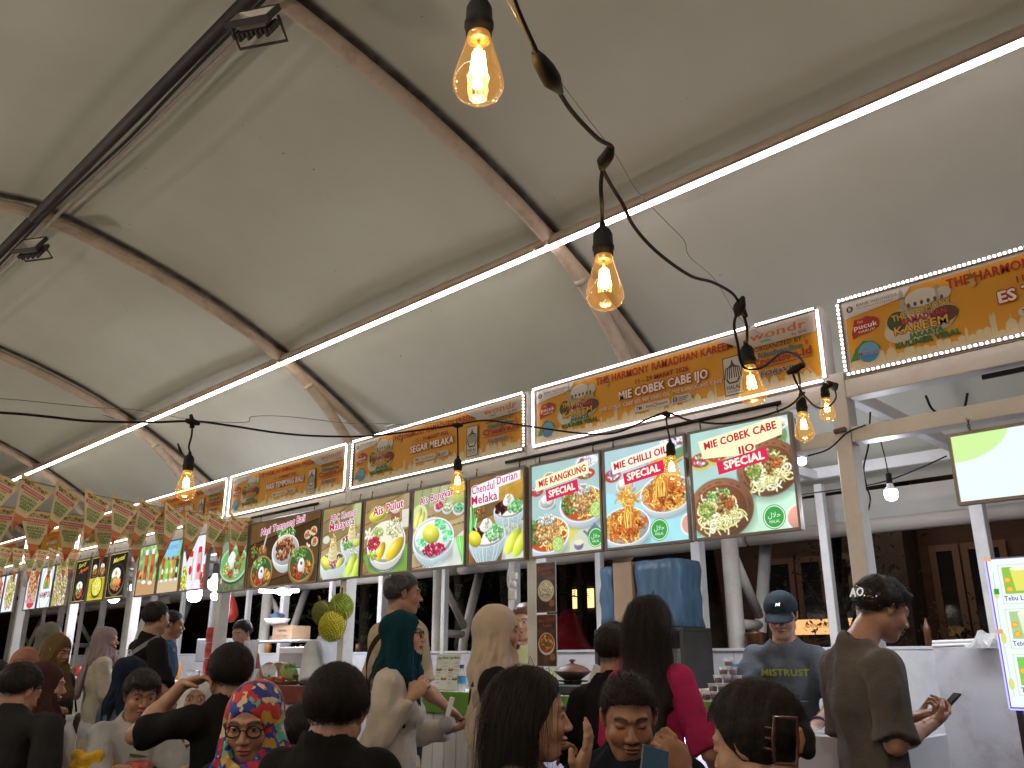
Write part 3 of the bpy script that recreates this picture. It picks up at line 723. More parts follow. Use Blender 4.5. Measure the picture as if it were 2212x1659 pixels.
def art_chilli(w, h):
    A = canv(w, h, 'a9c9d0', 2); A.tri([(0, .45), (1, .72), (1, 1.1), (0, 1.1)], '9fdde8'); A.noise(.03, 8)
    A.ell(.10, .28, .11, .07, 'b5402f'); A.specks(.10, .27, .09, .05, 14, ['e9d6dc', 'a680b8', 'f0e6d8'], .022)
    A.ell(.32, .17, .085, .055, 'e9ecec'); A.ell(.32, .17, .07, .042, 'b48a3c', shade=.2); A.ell(.87, .15, .14, .12, '5f8f62'); A.ell(.87, .04, .16, .08, 'dfe4e8'); A.specks(.87, .05, .12, .05, 22, ['e3d6dd', '9a5a7a', 'f0efe9'], .02)
    A.bowl(.26, .40, .115, 'dfe9ee', depth=.5); A.ell(.23, .38, .05, .045, 'f3f0dd', shade=.2); A.ell(.30, .39, .05, .045, 'efebd2', shade=.2)
    def nb(cx, cy, r, lx):
        c = A.bowl(cx, cy, r, 'd5e4ea', depth=.5, rim=.05)
        A.specks(cx - r * .6, cy - r * .1, r * .25, r * .3, 40, ['8fae3a', 'b3c860'], .016, clip=c)
        A.noodles(cx, cy + .0, r * .78, r * .52, 230, ['c27a28', 'd8953c', 'a65a1c', 'e3ae58', 'b0481c'], .0095, clip=c)
        A.specks(cx + r * .2, cy + r * .1, r * .5, r * .3, 50, ['8c3c18', 'b0581f'], .014, clip=c)
        for q in range(26):
            x = lx + (A.r.random() - .5) * .13; A.stroke([(x, cy + .02), (x + (A.r.random() - .5) * .04, cy - r * .35), (lx + (A.r.random() - .5) * .16, cy - r * .95)], .0085, ['c27a28', 'd8953c', 'e3ae58', 'b0581f'][q % 4])
        A.noodles(lx, cy - r * .95, .085, .05, 50, ['c27a28', 'd8953c', 'e3ae58'], .009)
    A.stroke([(.72, .30), (1.02, .20)], .011, 'c9823c'); A.stroke([(.33, .55), (.56, .41)], .011, 'd9a468'); A.stroke([(.35, .57), (.58, .43)], .009, 'c48f52')
    nb(.75, .55, .31, .70); nb(.24, .82, .31, .28)
    A.ell(1.0, .88, .10, .11, 'e6ebe4'); A.ell(1.0, .88, .08, .09, 'd99a86')
    return A
def pr_chilli(P, w, h):
    P.poly([(.07, .44), (.06, .515), (.48, .575), (.50, .50)], 'eef3dc'); P.text('MIE CHILLI OIL', w * .46, .506, .042, 'c8243c', .06, width=.38, rot=.12)
    P.poly([(.155, .365), (.145, .435), (.43, .475), (.44, .40)], 'd92c56'); P.text('SPECIAL', w * .495, .42, .044, 'f4f3dc', .065, width=.23, rot=.12); halal(P, w * .65, .085, .062)
def art_kang(w, h):
    A = canv(w, h, '9fc2c0', 3); A.tri([(0, .55), (.5, .68), (1, .5), (1, 1.1), (0, 1.1)], 'd6cf62'); A.tri([(.35, 1.1), (.75, .75), (1, .8), (1, 1.1)], 'c9d0bc'); A.noise(.03, 8)
    A.ell(.08, .30, .10, .06, 'b5402f'); A.specks(.08, .28, .08, .05, 12, ['e9d6dc', 'c77aa4'], .02); A.ell(.27, .15, .09, .05, 'e9ecec'); A.ell(.27, .15, .07, .038, 'b48a3c')
    A.ell(.82, .06, .16, .07, 'e2e6ea'); A.specks(.82, .06, .12, .045, 22, ['e3d6dd', 'b0587a', 'f0efe9'], .02); A.ell(.80, .20, .13, .06, 'b5402f'); A.specks(.8, .2, .1, .04, 12, ['e9d6dc', '8fae4a'], .018)
    A.bowl(.23, .44, .12, 'e4edf2', depth=.5); A.ell(.20, .41, .05, .05, 'f6f4ea', shade=.2); A.ell(.27, .42, .05, .05, 'f2efe2', shade=.2)
    def nb(cx, cy, r):
        c = A.bowl(cx, cy, r, 'd8e6ee', depth=.55, rim=.05); A.ell(cx, cy, r * .9, r * .56, 'b8481e', clip=c)
        A.noodles(cx + r * .3, cy + .0, r * .6, r * .5, 80, ['d9b860', 'e8d088', 'c49a44'], .009, clip=c)
        A.specks(cx - r * .55, cy - r * .15, r * .35, r * .42, 90, ['4a8f3c', '6aa84e', '2f6a2c', '86b860'], .022, asp=.4)
        A.specks(cx + r * .05, cy - r * .12, r * .5, r * .45, 140, ['d2a060', 'b98244', 'e6c48c', 'c07a3a', 'dcb47a'], .022, asp=.7)
        A.specks(cx, cy - r * .5, r * .4, r * .16, 50, ['dfe8e4', 'c4d4cc', 'f2f4ee'], .018, asp=.5)
    nb(.74, .52, .32); lime(A, .93, .60, .085); nb(.22, .80, .33); lime(A, .38, .92, .082)
    A.ell(.90, .86, .10, .08, '4d5f70', shade=.3); A.ell(.90, .79, .05, .025, '5f7284'); A.ell(.90, .76, .015, .02, '5f7284'); A.stroke([(.81, .86), (.76, .82)], .012, '4d5f70')
    A.ell(.68, .99, .085, .035, 'c9ced2'); A.ell(.68, .96, .065, .05, '7a7488', shade=.2); A.ell(.68, .93, .063, .03, 'e9dcc0')
    return A
def pr_kang(P, w, h):
    P.poly([(.05, .42), (.045, .495), (.48, .56), (.49, .48)], 'eff5c4'); P.text('MIE KANGKUNG', w * .46, .488, .044, 'c8243c', .06, width=.39, rot=.13)
    P.poly([(.14, .345), (.13, .42), (.395, .455), (.405, .38)], 'd92c56'); P.text('SPECIAL', w * .455, .40, .044, 'f4f3dc', .065, width=.215, rot=.12); halal(P, w * .90, .085, .058)
def art_chendul(w, h):
    A = canv(w, h, '8a6a3c', 4); A.planks('9a7a48', '6c4f2a', 5, .25); A.ell(.85, .2, .16, .2, 'c9972f', a=.8, soft=.5); A.ell(.62, .25, .1, .14, 'd6a83c', a=.7, soft=.5); A.noise(.08, 14)
    A.tri([(0, .95), (.55, .88), (.65, 1.1), (0, 1.1)], '8a5f34'); A.tri([(.6, 1.1), (.7, .7), (1.1, .62), (1.1, 1.1)], 'cfd8cc')
    for q in range(5): A.stroke([(.02 + q * .02, .70), (-.02 + q * .05, .38)], .016, ['4f9a44', '86c07a', '3c7c36'][q % 3])
    A.specks(.20, .45, .10, .07, 36, ['8a5a2c', 'a8743c'], .022)
    def cup(cx, cy, r):
        c = A.bowl(cx, cy, r, 'c6dde2', k=.42, depth=.95, stripes=9, rim=.05, sh=.25)
        A.ell(cx, cy - .01, r * .9, r * .34, 'eef0e4')
        A.specks(cx - r * .5, cy - r * .12, r * .4, r * .25, 60, ['4a1418', '6c2226', '2d0c10'], .024, asp=.7, shade=.9)
        A.specks(cx + r * .38, cy - r * .10, r * .48, r * .30, 90, ['6cc56a', '8ada84', '4fae58', 'a6e6a0'], .026, asp=.5)
        for q in range(8): A.ell(cx + .0 + (q % 3 - 1) * .03, cy - r * .35 - q * .012, r * .28 * (1 - q * .09), r * .2 * (1 - q * .09), 'f2f4ee', shade=.15)
        A.specks(cx, cy - r * .5, r * .12, r * .22, 20, ['c9a05a', 'e6ece2'], .012)
    cup(.73, .48, .27); cup(.33, .78, .34)
    durian(A, .11, .80, .13, .10, .5, 'e6d32e')
    durian(A, .80, .88, .20, .09, -.9, 'd4df4a'); durian(A, .94, .92, .20, .09, -.9, 'c6d640'); A.specks(.78, .72, .12, .05, 60, ['f2f4e6', 'e0e8c0'], .01)
    return A
def pr_chendul(P, w, h):
    P.poly([(.03, .43), (.03, .53), (.26, .565), (.50, .585), (.50, .525), (.30, .50), (.30, .41), (.05, .385)], 'e6ecf6')
    P.text('Chendul', w * .27, .512, .060, 'c2264e', .02, 'f0f0fa', .05, width=.22, rot=.07); P.text('Durian', w * .69, .548, .055, 'c2264e', .02, 'f0f0fa', .05, width=.19, rot=.09)
    P.text('Melaka', w * .29, .438, .062, 'c2264e', .03, 'f0f0fa', .05, width=.25, rot=.05)
def art_bong(w, h):
    A = canv(w, h, 'a0b08a', 5); A.planks('b8b78a', '8f9a62', 6, 1.3, 0, .25); A.planks('b9a27a', '9a8458', 5, .1, .25, 9); A.tri([(.4, .9), (1, .6), (1, 1.1), (.3, 1.1)], 'cfd6cc'); A.noise(.05, 12)
    A.ell(.12, .36, .16, .17, 'cfdc9a', .5); durian(A, .10, .36, .13, .05, -1.1, 'e3e06a'); durian(A, .17, .40, .11, .045, -1.1, 'ecea80')
    A.ell(.72, .38, .28, .09, '9a7c4c')
    for x, y, r, cs in ((.50, .26, .09, ['cf2a50', 'e04a6c']), (.67, .30, .10, ['cfe08a', 'e6edb4']), (.88, .33, .11, ['4fc870', '74dc8c'])):
        c = A.bowl(x, y, r, 'e6ecec', depth=.55); A.specks(x, y - .015, r * .75, r * .42, 26, cs, .02)
    A.ell(.88, .12, .16, .14, 'c0cc6a', shade=.2)
    for q in range(4): A.stroke([(.98, 1.0), (.86 + q * .04, .70)], .02, ['63c24e', '86dc6a'][q % 2])
    c = A.bowl(.40, .66, .40, 'd2e4e8', k=.66, depth=.55, stripes=0, rim=.05, sh=.2)
    for q in range(9): A.stroke([(.05 + q * .02, .80 + q * .025), (.4, .93 + q * .012), (.74 - q * .02, .80 + q * .02)], .004, 'b4ccd0')
    A.ell(.40, .64, .35, .21, 'e3f2ee', shade=.1)
    for x, y, n in ((.16, .72, 14), (.52, .50, 26), (.66, .66, 22)): 
        for q in range(n): 
            px_, py_ = x + (A.r.random() - .5) * .16, y + (A.r.random() - .5) * .13; A.stroke([(px_, py_), (px_ + .045, py_ - .008)], .013, ['5fd07e', '86e49c', '46b868'][q % 3], clip=c)
    durian(A, .36, .60, .17, .12, .3, 'd9d84a'); A.specks(.42, .80, .22, .075, 170, ['cc1f48', 'e23c62', 'b01238'], .014, asp=.9, shade=.7)
    return A
def pr_bong(P, w, h): P.text('Ais Bongkar', w * .45, .515, .056, 'b8264e', .03, 'eceefa', .06, width=.37, rot=.09)
def art_pulut(w, h):
    A = canv(w, h, '9a7a48', 6); A.planks('ab8c5c', '7c6038', 6, .2); A.noise(.08, 12)
    A.tri([(.0, .78), (.35, .62), (1, .70), (1, 1.02), (.6, 1.1), (.15, 1.0)], '6f9a3c'); A.ell(.3, .22, .22, .12, 'a89a4a', .0); durian(A, .30, .23, .20, .08, -.1, 'd9cf3c')
    A.ell(.93, .09, .09, .10, 'a39070'); A.rect(.60, .22, .78, .42, '8a4a30', .8); A.ell(.69, .42, .09, .03, '7c3c26'); A.ell(.69, .22, .09, .03, 'c9b8a8'); A.rect(.83, .22, .99, .46, 'dfe3d8', .85)
    for q in range(5): a = q * 1.257; A.ell(.10 + .055 * math.cos(a), .48 + .055 * math.sin(a), .045, .025, 'e6ecd8', a)
    A.ell(.10, .48, .02, .02, 'd8c23c')
    c = A.bowl(.50, .62, .42, 'e6eadc', k=.68, depth=.62, rim=.045, sh=.2)
    for q in range(60): t = math.pi * (.08 + .84 * q / 60); A.ell(.5 + .40 * math.cos(t), .70 + .30 * math.sin(t), .010, .010, ['46507c', '8a7a3c', '5c668c'][q % 3]); A.ell(.5 + .385 * math.cos(t), .735 + .29 * math.sin(t), .006, .006, '46507c')
    A.ell(.50, .60, .37, .25, 'e9e6c8')
    A.specks(.30, .48, .14, .08, 90, ['b9d85c', '9cc44a', 'd3e690'], .016, asp=.4); A.specks(.23, .62, .14, .09, 170, ['cf2038', 'e23c50', 'b3142c'], .013, asp=.9, shade=.6)
    A.specks(.68, .44, .17, .13, 120, ['f2efdc', 'e6cf4a', 'f0e6a0', 'fbf8ec'], .020); durian(A, .40, .74, .14, .075, -1.0, 'dcbc2a'); durian(A, .70, .73, .22, .10, -.6, 'e0c22e'); A.specks(.22, .78, .09, .05, 30, ['c2d84c', 'a8c43c'], .022)
    return A
def pr_pulut(P, w, h): P.text('Ais Pulut', w * .52, .50, .066, 'c02a3c', .04, 'f0eef6', .07, width=.37, rot=.09)
def art_abc(w, h):
    A = canv(w, h, 'a08a58', 7); A.planks('b49a68', '80683c', 5, .3); A.ell(.9, .15, .15, .2, 'b4c88c', a=.8, soft=.5); A.tri([(.55, 1.2), (.58, .62), (1.1, .55), (1.1, 1.2)], 'c4dc9c'); A.noise(.08, 12)
    def cup(cx, cy, r):
        c = A.bowl(cx, cy, r, 'dfeae6', k=.40, depth=1.0, rim=.05, sh=.2); A.specks(cx, cy - .01, r * .85, r * .30, 120, ['d8305c', '8a1a34', 'f0a8c0', '2c2630', 'eadfa0', '7cc46a'], .026)
        for q in range(8): A.ell(cx - .01, cy - r * .25 - q * .028, r * .36 * (1 - q * .06), r * .28 * (1 - q * .05), ['f0e9c0', 'e2d284'][q % 2], shade=.15)
        A.specks(cx - .02, cy - r * .9, r * .2, r * .3, 20, ['d9a84a', 'f3ecc0'], .016)
    A.ell(.12, .47, .09, .06, 'ccd8c4'); cup(.78, .55, .28); A.specks(.66, .60, .1, .05, 30, ['56b84c', '7cd06a'], .02); A.ell(.9, .58, .1, .06, 'c8cc5a', shade=.3)
    cup(.32, .80, .33); durian(A, .13, .82, .13, .085, .7, 'dfe04c'); A.ell(.50, .84, .10, .06, 'cfd65a', -.6, shade=.3)
    durian(A, .80, .88, .19, .085, -1.0, 'c6dc4e'); durian(A, .95, .92, .19, .085, -1.0, 'b8d244'); A.specks(.84, .70, .1, .05, 50, ['f2f4e6', 'dce8c0'], .012)
    return A
def pr_abc(P, w, h): P.text('ABC Kacang', w * .52, .51, .054, 'b8284e', .02, 'eef0fa', .06, width=.36, rot=.08); P.text('Malaysia', w * .50, .438, .060, 'b8284e', .03, 'eef0fa', .06, width=.34, rot=.08)
def basket(A, x, y, r):
    A.ell(x, y + .02, r, r * .80, '1c120a', a=.5, soft=.3); A.ell(x, y, r, r * .80, '7a5a2c'); A.ell(x, y - .01, r * .93, r * .72, 'a8844a'); A.ell(x, y - .01, r * .86, r * .66, '35502a')
    A.specks(x - r * .2, y - r * .45, r * .55, r * .22, 60, ['5f8f3c', '8ab45a', '3c6a2c', 'b4cc84'], .018, asp=.5); A.specks(x - r * .4, y + r * .18, r * .32, r * .25, 40, ['9a4a1c', 'b8682c', '7a3414'], .018); A.specks(x + r * .42, y + r * .14, r * .3, r * .25, 40, ['b97a34', 'd09a4c', '8f541f'], .020)
    A.ell(x, y + .0, r * .24, r * .30, 'dce6ea', .2, shade=.15); A.ell(x + .003, y - r * .08, r * .09, r * .07, '9a3018'); A.specks(x - r * .1, y + r * .42, r * .2, r * .12, 24, ['a82a1c', 'cf4a30'], .013)
def art_nasi(w, h):
    A = canv(w, h, '4a3218', 8); A.planks('6a4a24', '38240f', 6, .12); A.tri([(.3, .75), (.9, .4), (1, .5), (1, 1), (.4, .5)], 'a38c62', .7); A.noise(.12, 16)
    A.ell(.20, .24, .075, .06, '5a4430'); A.specks(.2, .22, .055, .035, 36, ['b8401c', 'd8742c', '6a8a2c'], .010); A.stroke([(.21, .21), (.26, .08)], .012, '9a9a90')
    A.specks(.07, .22, .05, .05, 36, ['3c7c24', '6aa83c', 'b8401c'], .010); A.specks(.08, .38, .05, .05, 30, ['7a3c1c', 'a8683c'], .014)
    for x, y in ((.84, .16), (.92, .14), (.94, .22)): A.ell(x, y, .045, .035, 'cdbf9c'); A.specks(x, y, .032, .022, 16, ['b8842c', 'c43a1c'], .010)
    A.specks(.88, .31, .06, .03, 26, ['b82a1c', '4a8a2c'], .010); A.specks(.84, .25, .03, .02, 10, ['f0ead8'], .012)
    A.specks(.53, .13, .13, .07, 90, ['6aa84a', '94c86c', '3f7c2c', 'b8d890'], .018, asp=.5)
    c = A.bowl(.54, .25, .19, 'dfe6e2', k=.62, depth=.6, rim=.05); A.specks(.53, .24, .14, .08, 90, ['a8602c', '8a4418', 'cf8c4a', '6c3210'], .020, asp=.6, shade=.7)
    A.specks(.30, .34, .05, .04, 30, ['8a5a34', 'c8b08a'], .012)
    basket(A, .21, .40, .17); basket(A, .78, .38, .18)
    return A
def pr_nasi(P, w, h): P.text('Nasi Tempong Bali', w * .47, .525, .060, 'b8206a', .03, 'f2ecf4', .06, width=.72, rot=.085, shear=.15)
def art_goreng(w, h):
    A = canv(w, h, '5c6a48', 9); A.noise(.2, 14); A.ell(.16, .38, .14, .14, '7c8a74'); A.ell(.75, .2, .22, .18, '8a9a62'); A.ell(.5, .72, .56, .36, '2c3c24'); A.ell(.5, .70, .54, .34, 'a9c89a'); A.ell(.5, .70, .48, .30, '5fa85c')
    A.ell(.42, .62, .15, .17, 'e3f2f2', .3, shade=.15); A.specks(.25, .78, .14, .12, 50, ['c8c46a', 'd8d88a', 'b8a84a'], .03); A.specks(.72, .68, .18, .17, 60, ['b8742c', '9a541c', 'cf9a54'], .03); A.specks(.42, .88, .12, .08, 50, ['b82a2c', 'd84a4a'], .018); A.specks(.62, .88, .10, .07, 40, ['d8d0a0', 'f0ead0'], .02)
    A.specks(.1, 1.0, .08, .05, 16, ['b81c1c', 'e8eef2'], .02)
    return A
def pr_goreng(P, w, h): P.text('Goreng', w * .70, .46, .040, 'a8306a', .02, 'f0f0fa', .07, width=.20, rot=.05); P.text('Udang', w * .70, .41, .040, 'a8306a', .02, 'f0f0fa', .07, width=.18, rot=.05)
def bottle(A, x, y, w_, h_, body, capc, lab=None):
    A.rect(x - w_ / 2, y, x + w_ / 2, y + h_, body); A.ell(x, y, w_ / 2, w_ * .35, body); A.rect(x - w_ * .5, y, x - w_ * .3, y + h_, 'ffffff', .25); A.rect(x + w_ * .3, y, x + w_ * .5, y + h_, '201008', .25)
    A.rect(x - w_ * .32, y - w_ * .55, x + w_ * .32, y - w_ * .15, capc); A.ell(x, y - w_ * .55, w_ * .32, w_ * .12, capc); A.ell(x, y + h_, w_ / 2, w_ * .2, 'dfe8ee')
    if lab: A.ell(x, y + h_ * .5, w_ * .3, w_ * .4, lab)
def art_j1(w, h):
    A = canv(w, h, '8ab06a', 10); A.noise(.35, 12); A.rect(0, .72 * A.a, 1, 2, 'b98f5e'); bottle(A, .36, .22, .22, .55, 'b0602a', 'dfe8ee', '8c3a1c'); bottle(A, .68, .22, .22, .58, 'b86a30', 'dfe8ee', '8c3a1c'); A.specks(.1, .6, .1, .1, 20, ['c4382c', 'd8b04a'], .05); A.specks(.95, .45, .06, .1, 12, ['c8243c'], .05); return A
def art_j2(w, h):
    A = canv(w, h, '6fae4a', 11); A.noise(.4, 16); A.ell(.5, .12, .42, .24, '7cc4e4', soft=.4); A.rect(0, .74 * A.a, 1, 2, 'c8b088')
    for q, c in enumerate(('b8482c', '7cc83c', 'e08a2c', '5a2030')): bottle(A, .17 + q * .22, .42, .15, .38, c, 'c8202c', 'f0e8d8')
    return A
def pr_j2(P, w, h): P.text('RINA BERRIES', w * .52, h * .86, .05, '1f6ab0', .02, 'bfe4f4', .05, width=.34)
def art_j3(w, h):
    A = canv(w, h, 'e3e0ea', 12); A.noise(.06, 8); A.specks(.12, .8, .14, .25, 40, ['e0c22e', 'c8d84a'], .05); A.specks(.93, .8, .1, .25, 40, ['c8202c', 'e0503c'], .05)
    bottle(A, .36, .42, .22, .45, 'e6dcd8', 'd0202c', 'c8243c'); bottle(A, .70, .36, .22, .52, 'd8a8a8', 'd0202c', 'c8243c'); return A
def neon(P, w, h, c='e8d27c'):
    for a in (.012, .024):
        for p in (((a, a), (w - a, a)), ((a, h - a), (w - a, h - a)), ((a, a), (a, h - a)), ((w - a, a), (w - a, h - a))): P.line(p, .005, c)
def bowlb(A, x, y, r):
    A.ell(x, y, r, r * .8, '2a2420'); A.ell(x, y + .03, r * 1.0, r * .78, 'c8a060', a=.35); A.ell(x, y, r * .92, r * .72, '15110e'); A.ell(x - r * .1, y - r * .25, r * .55, r * .35, 'eef2ee'); A.ell(x - r * .1, y - r * .32, r * .15, r * .13, 'e8a02c')
    A.specks(x + .0, y + r * .2, r * .6, r * .35, 80, ['c8442c', 'e07a4c', 'a83018', 'e0a860'], .03); A.specks(x - r * .5, y + r * .1, r * .2, r * .25, 30, ['4a9a3c', '7cc85c'], .025)
def art_b1(w, h):
    A = canv(w, h, '1c1510', 13); A.noise(.3, 9); bowlb(A, .5, .72 * A.a, .38); return A
def art_b3(w, h):
    A = canv(w, h, '181411', 14); A.noise(.3, 9); bowlb(A, .5, .60 * A.a, .42)
    for q in range(6): A.ell(.36 + q * .06, .66 * A.a + .02 * (q % 2), .05, .10, 'e08a44', .5, shade=.4)
    return A
def art_b2(w, h):
    A = canv(w, h, '15120e', 15); A.rect(0, .5 * A.a, 1, 2, 'b8a81c'); A.noise(.1, 9)
    for x, y in ((.27, .30), (.73, .30)): bowlb(A, x, y * A.a, .21)
    A.ell(.5, .70 * A.a, .33, .26, '2c2c14'); A.ell(.5, .69 * A.a, .29, .22, 'd8d04a'); A.noodles(.5, .69 * A.a, .22, .15, 40, ['e8e07a', 'c8bc3c'], .014); return A
def art_n1(w, h):
    A = canv(w, h, 'd8dcec', 16); A.ell(.5, .42 * A.a, .40, .62, 'c89a6a'); A.specks(.5, .42 * A.a, .36, .55, 240, ['d8a070', 'b8683c', 'e8c8a0', 'c88454'], .05); A.ell(.5, .86 * A.a, .3, .12, 'c8382c'); return A
def art_n2(w, h):
    A = canv(w, h, 'dfeef8', 17); A.ell(.5, .5 * A.a, .44, .66, '3a3f52'); A.ell(.5, .5 * A.a, .42, .63, 'e3f0f8'); A.ell(.5, .46 * A.a, .24, .34, 'c8402c'); A.ell(.5, .48 * A.a, .19, .28, 'e0a02c'); A.ell(.5, .50 * A.a, .14, .20, '4a9a4c'); A.rect(.1, .54 * A.a, .9, .75 * A.a, 'e3f0f8'); return A
def art_n3(w, h):
    A = canv(w, h, 'b8a878', 18); A.specks(.5, .5 * A.a, .5, .9, 420, ['d8c8a0', 'a89868', 'e8e0c8', '8c8060', 'c8b84a'], .05); return A
def art_r(seed, c):
    def f(w, h):
        A = canv(w, h, 'e3ebf4', seed); A.ell(.5, .45 * A.a, .42, .6, 'dfe6ea'); A.specks(.5, .45 * A.a, .36, .5, 200, c, .05); return A
    return f

x1 = PX[1]
board(-2.51, -1.90, 'lightbox of green noodles in two brown clay dishes reading MIE COBEK CABE IJO SPECIAL', art_cobek, pr_cobek)
board(-3.115, -2.53, 'lightbox of red noodles lifted by chopsticks reading MIE CHILLI, half hidden by a bulb', art_chilli, pr_chilli)
board(-3.715, -3.13, 'lightbox of noodle soup bowls with lime reading MIE KANGKUNG SPECIAL', art_kang, pr_kang)
board(-4.305, -3.76, 'lightbox of green jelly and bean bowls reading Chendul Durian Melaka', art_chendul, pr_chendul)
board(-4.91, -4.325, 'lightbox of a white bowl with red pearls reading Ais Bongkar', art_bong, pr_bong)
board(-5.51, -4.93, 'lightbox of a patterned bowl with durian flesh reading Ais Pulut', art_pulut, pr_pulut)
board(-6.095, -5.53, 'lightbox of shaved ice cups reading ABC Kacang Malaysia', art_abc, pr_abc)
board(-7.27, -6.115, 'wide dark lightbox of rice platters reading Nasi Tempong Bali', art_nasi, pr_nasi)
board(-7.80, -7.29, 'lightbox of a green plate of rice behind the end of the bunting', art_goreng, pr_goreng)
GB = 'lightboxes of the far stalls'
for (a, b, l, ar, pr) in ((-8.62, -8.08, 'white lightbox with two red capped bottles', art_j3, None), (-9.16, -8.64, 'lightbox with four coloured juice bottles under blue lettering', art_j2, pr_j2), (-9.70, -9.18, 'lightbox with two tall orange drink bottles', art_j1, None)):
    board(a, b, l, ar, pr, group=GB, z0=1.955, h=.55)
def pr_b1(P, w, h): neon(P, w, h); P.text('Saucy', w * .45, h * .86, .05, 'd8d040', .02, width=.25, shear=.3, rot=.15); P.text('Ayam', w * .6, h * .74, .05, 'e0702c', .03, width=.28, shear=.3, rot=.15)
def pr_b2(P, w, h): neon(P, w, h, 'd8c86a'); P.line([(.02, h * .5), (w - .02, h * .5)], .006, 'd8c86a'); P.line([(w / 2, h * .5), (w / 2, h - .02)], .006, 'd8c86a'); P.text('Rice Bowl', w / 2, h * .10, .03, '6a6210', .01, width=.3)
def pr_b3(P, w, h): neon(P, w, h); P.text('Mentai', w * .5, h * .83, .055, 'e8dc4c', .03, width=.32, shear=.3, rot=.1)
for (a, b, l, ar, pr) in ((-10.55, -9.99, 'black board with a fried egg rice bowl reading Mentai', art_b3, pr_b3), (-11.10, -10.58, 'black and yellow board with three small bowls', art_b2, pr_b2), (-11.62, -11.13, 'black board with a rice bowl under orange brush lettering', art_b1, pr_b1)):
    board(a, b, l, ar, pr, group=GB, z0=1.965, h=.54)
def pr_n2(P, w, h): P.text('NAMPOL', w / 2, h * .32, .075, '8c2430', .05, width=.42)
def pr_n1(P, w, h): P.text('MIE', w / 2, h * .34, .05, 'c03a3c', .04, 'e8ecf4', .05, width=.16); P.text('BANGLADESH', w / 2, h * .22, .05, 'c03a3c', .04, 'e8ecf4', .05, width=.4)
for (a, b, l, ar, pr) in ((-12.32, -11.80, 'lightbox of a pale crunchy dish left of the black boards', art_n3, None), (-12.86, -12.35, 'white lightbox with a round logo reading NAMPOL', art_n2, pr_n2), (-13.40, -12.89, 'lightbox of a brown noodle dish reading MIE BANGLADESH', art_n1, pr_n1),
                          (-14.4, -13.86, 'white lightbox with a yellow dish next to the left edge', art_r(31, ['c8c45a', 'e0d88a', '8a9a4a', 'd8a060']), None), (-15.0, -14.43, 'white lightbox with a red dish touching the left edge', art_r(32, ['c85a3c', 'e09a7a', 'a83c2c']), None)):
    board(a, b, l, ar, pr, group=GB, z0=1.95, h=.55)

# sugarcane drink lightboxes of the right stall
def art_t(w, h):
    A = canv(w, h, 'e2f5f2', 40); A.ell(.02, -.04, .30, .20, 'c6ea96'); A.tri([(.53, .26), (.80, .16), (1.0, .55), (.74, .62)], 'c4dca4', .9); A.ell(.59, .26, .085, .065, 'dfe8c8'); A.ell(.59, .26, .07, .052, 'd0e0a8')
    A.specks(.74, .42, .10, .06, 50, ['6aa86a', '8cc88c', 'a8d8a8'], .010); A.specks(.80, .52, .06, .05, 30, ['f0fbf6', 'b8e4d4'], .012); return A
def pr_t(P, w, h):
    P.text('Tebu Nipis', w * .555, h * .285, .022, '5c7c78', .01, width=.135)
    for q in range(9): t = q / 8; a = 1.6 + t * 1.4; P.ell(w * .60 + .09 * math.cos(a), h * .34 + .075 * math.sin(a) + .0, .003, .0015, '5c7c78')
    P.line([(w * .455, h * .385), (w * .462, h * .35), (w * .475, h * .375)], .003, '5c7c78')
board(-1.18, -.42, 'wide white lightbox with a pale green drink reading Tebu Nipis', art_t, pr_t, z0=1.935, h=.315, group='sugarcane drink lightboxes')
# ------------------------------------------------------------------ filament bulbs and their cable
def bulb_glass():
    m = bpy.data.materials.new('amber bulb glass'); m.use_nodes = True; N = m.node_tree.nodes; L = m.node_tree.links
    N.remove(N['Principled BSDF']); t = N.new('ShaderNodeBsdfTransparent'); t.inputs[0].default_value = (.97, .80, .52, 1)
    g = N.new('ShaderNodeBsdfGlossy'); g.inputs['Roughness'].default_value = .06; g.inputs[0].default_value = (1, .93, .78, 1)
    lw = N.new('ShaderNodeLayerWeight'); lw.inputs['Blend'].default_value = .35
    mr = N.new('ShaderNodeMapRange'); mr.inputs[3].default_value = .05; mr.inputs[4].default_value = .62; L.new(lw.outputs['Facing'], mr.inputs[0])
    mr.inputs[1].default_value = .2
    mx = N.new('ShaderNodeMixShader'); L.new(mr.outputs[0], mx.inputs[0]); L.new(t.outputs[0], mx.inputs[1]); L.new(g.outputs[0], mx.inputs[2])
    em = N.new('ShaderNodeEmission'); em.inputs[0].default_value = (1, .50, .14, 1); em.inputs[1].default_value = .13; ad = N.new('ShaderNodeAddShader'); L.new(mx.outputs[0], ad.inputs[0]); L.new(em.outputs[0], ad.inputs[1])
    L.new(ad.outputs[0], N['Material Output'].inputs['Surface']); return m
M_glass = bulb_glass()
M_fil = glow('hot filament', (1.0, .68, .30), 55.0)
M_brass = mat('brass cap', (.55, .36, .12), .3, metal=.9, emis=(1, .5, .15), estr=.12)
bulb_parts = None
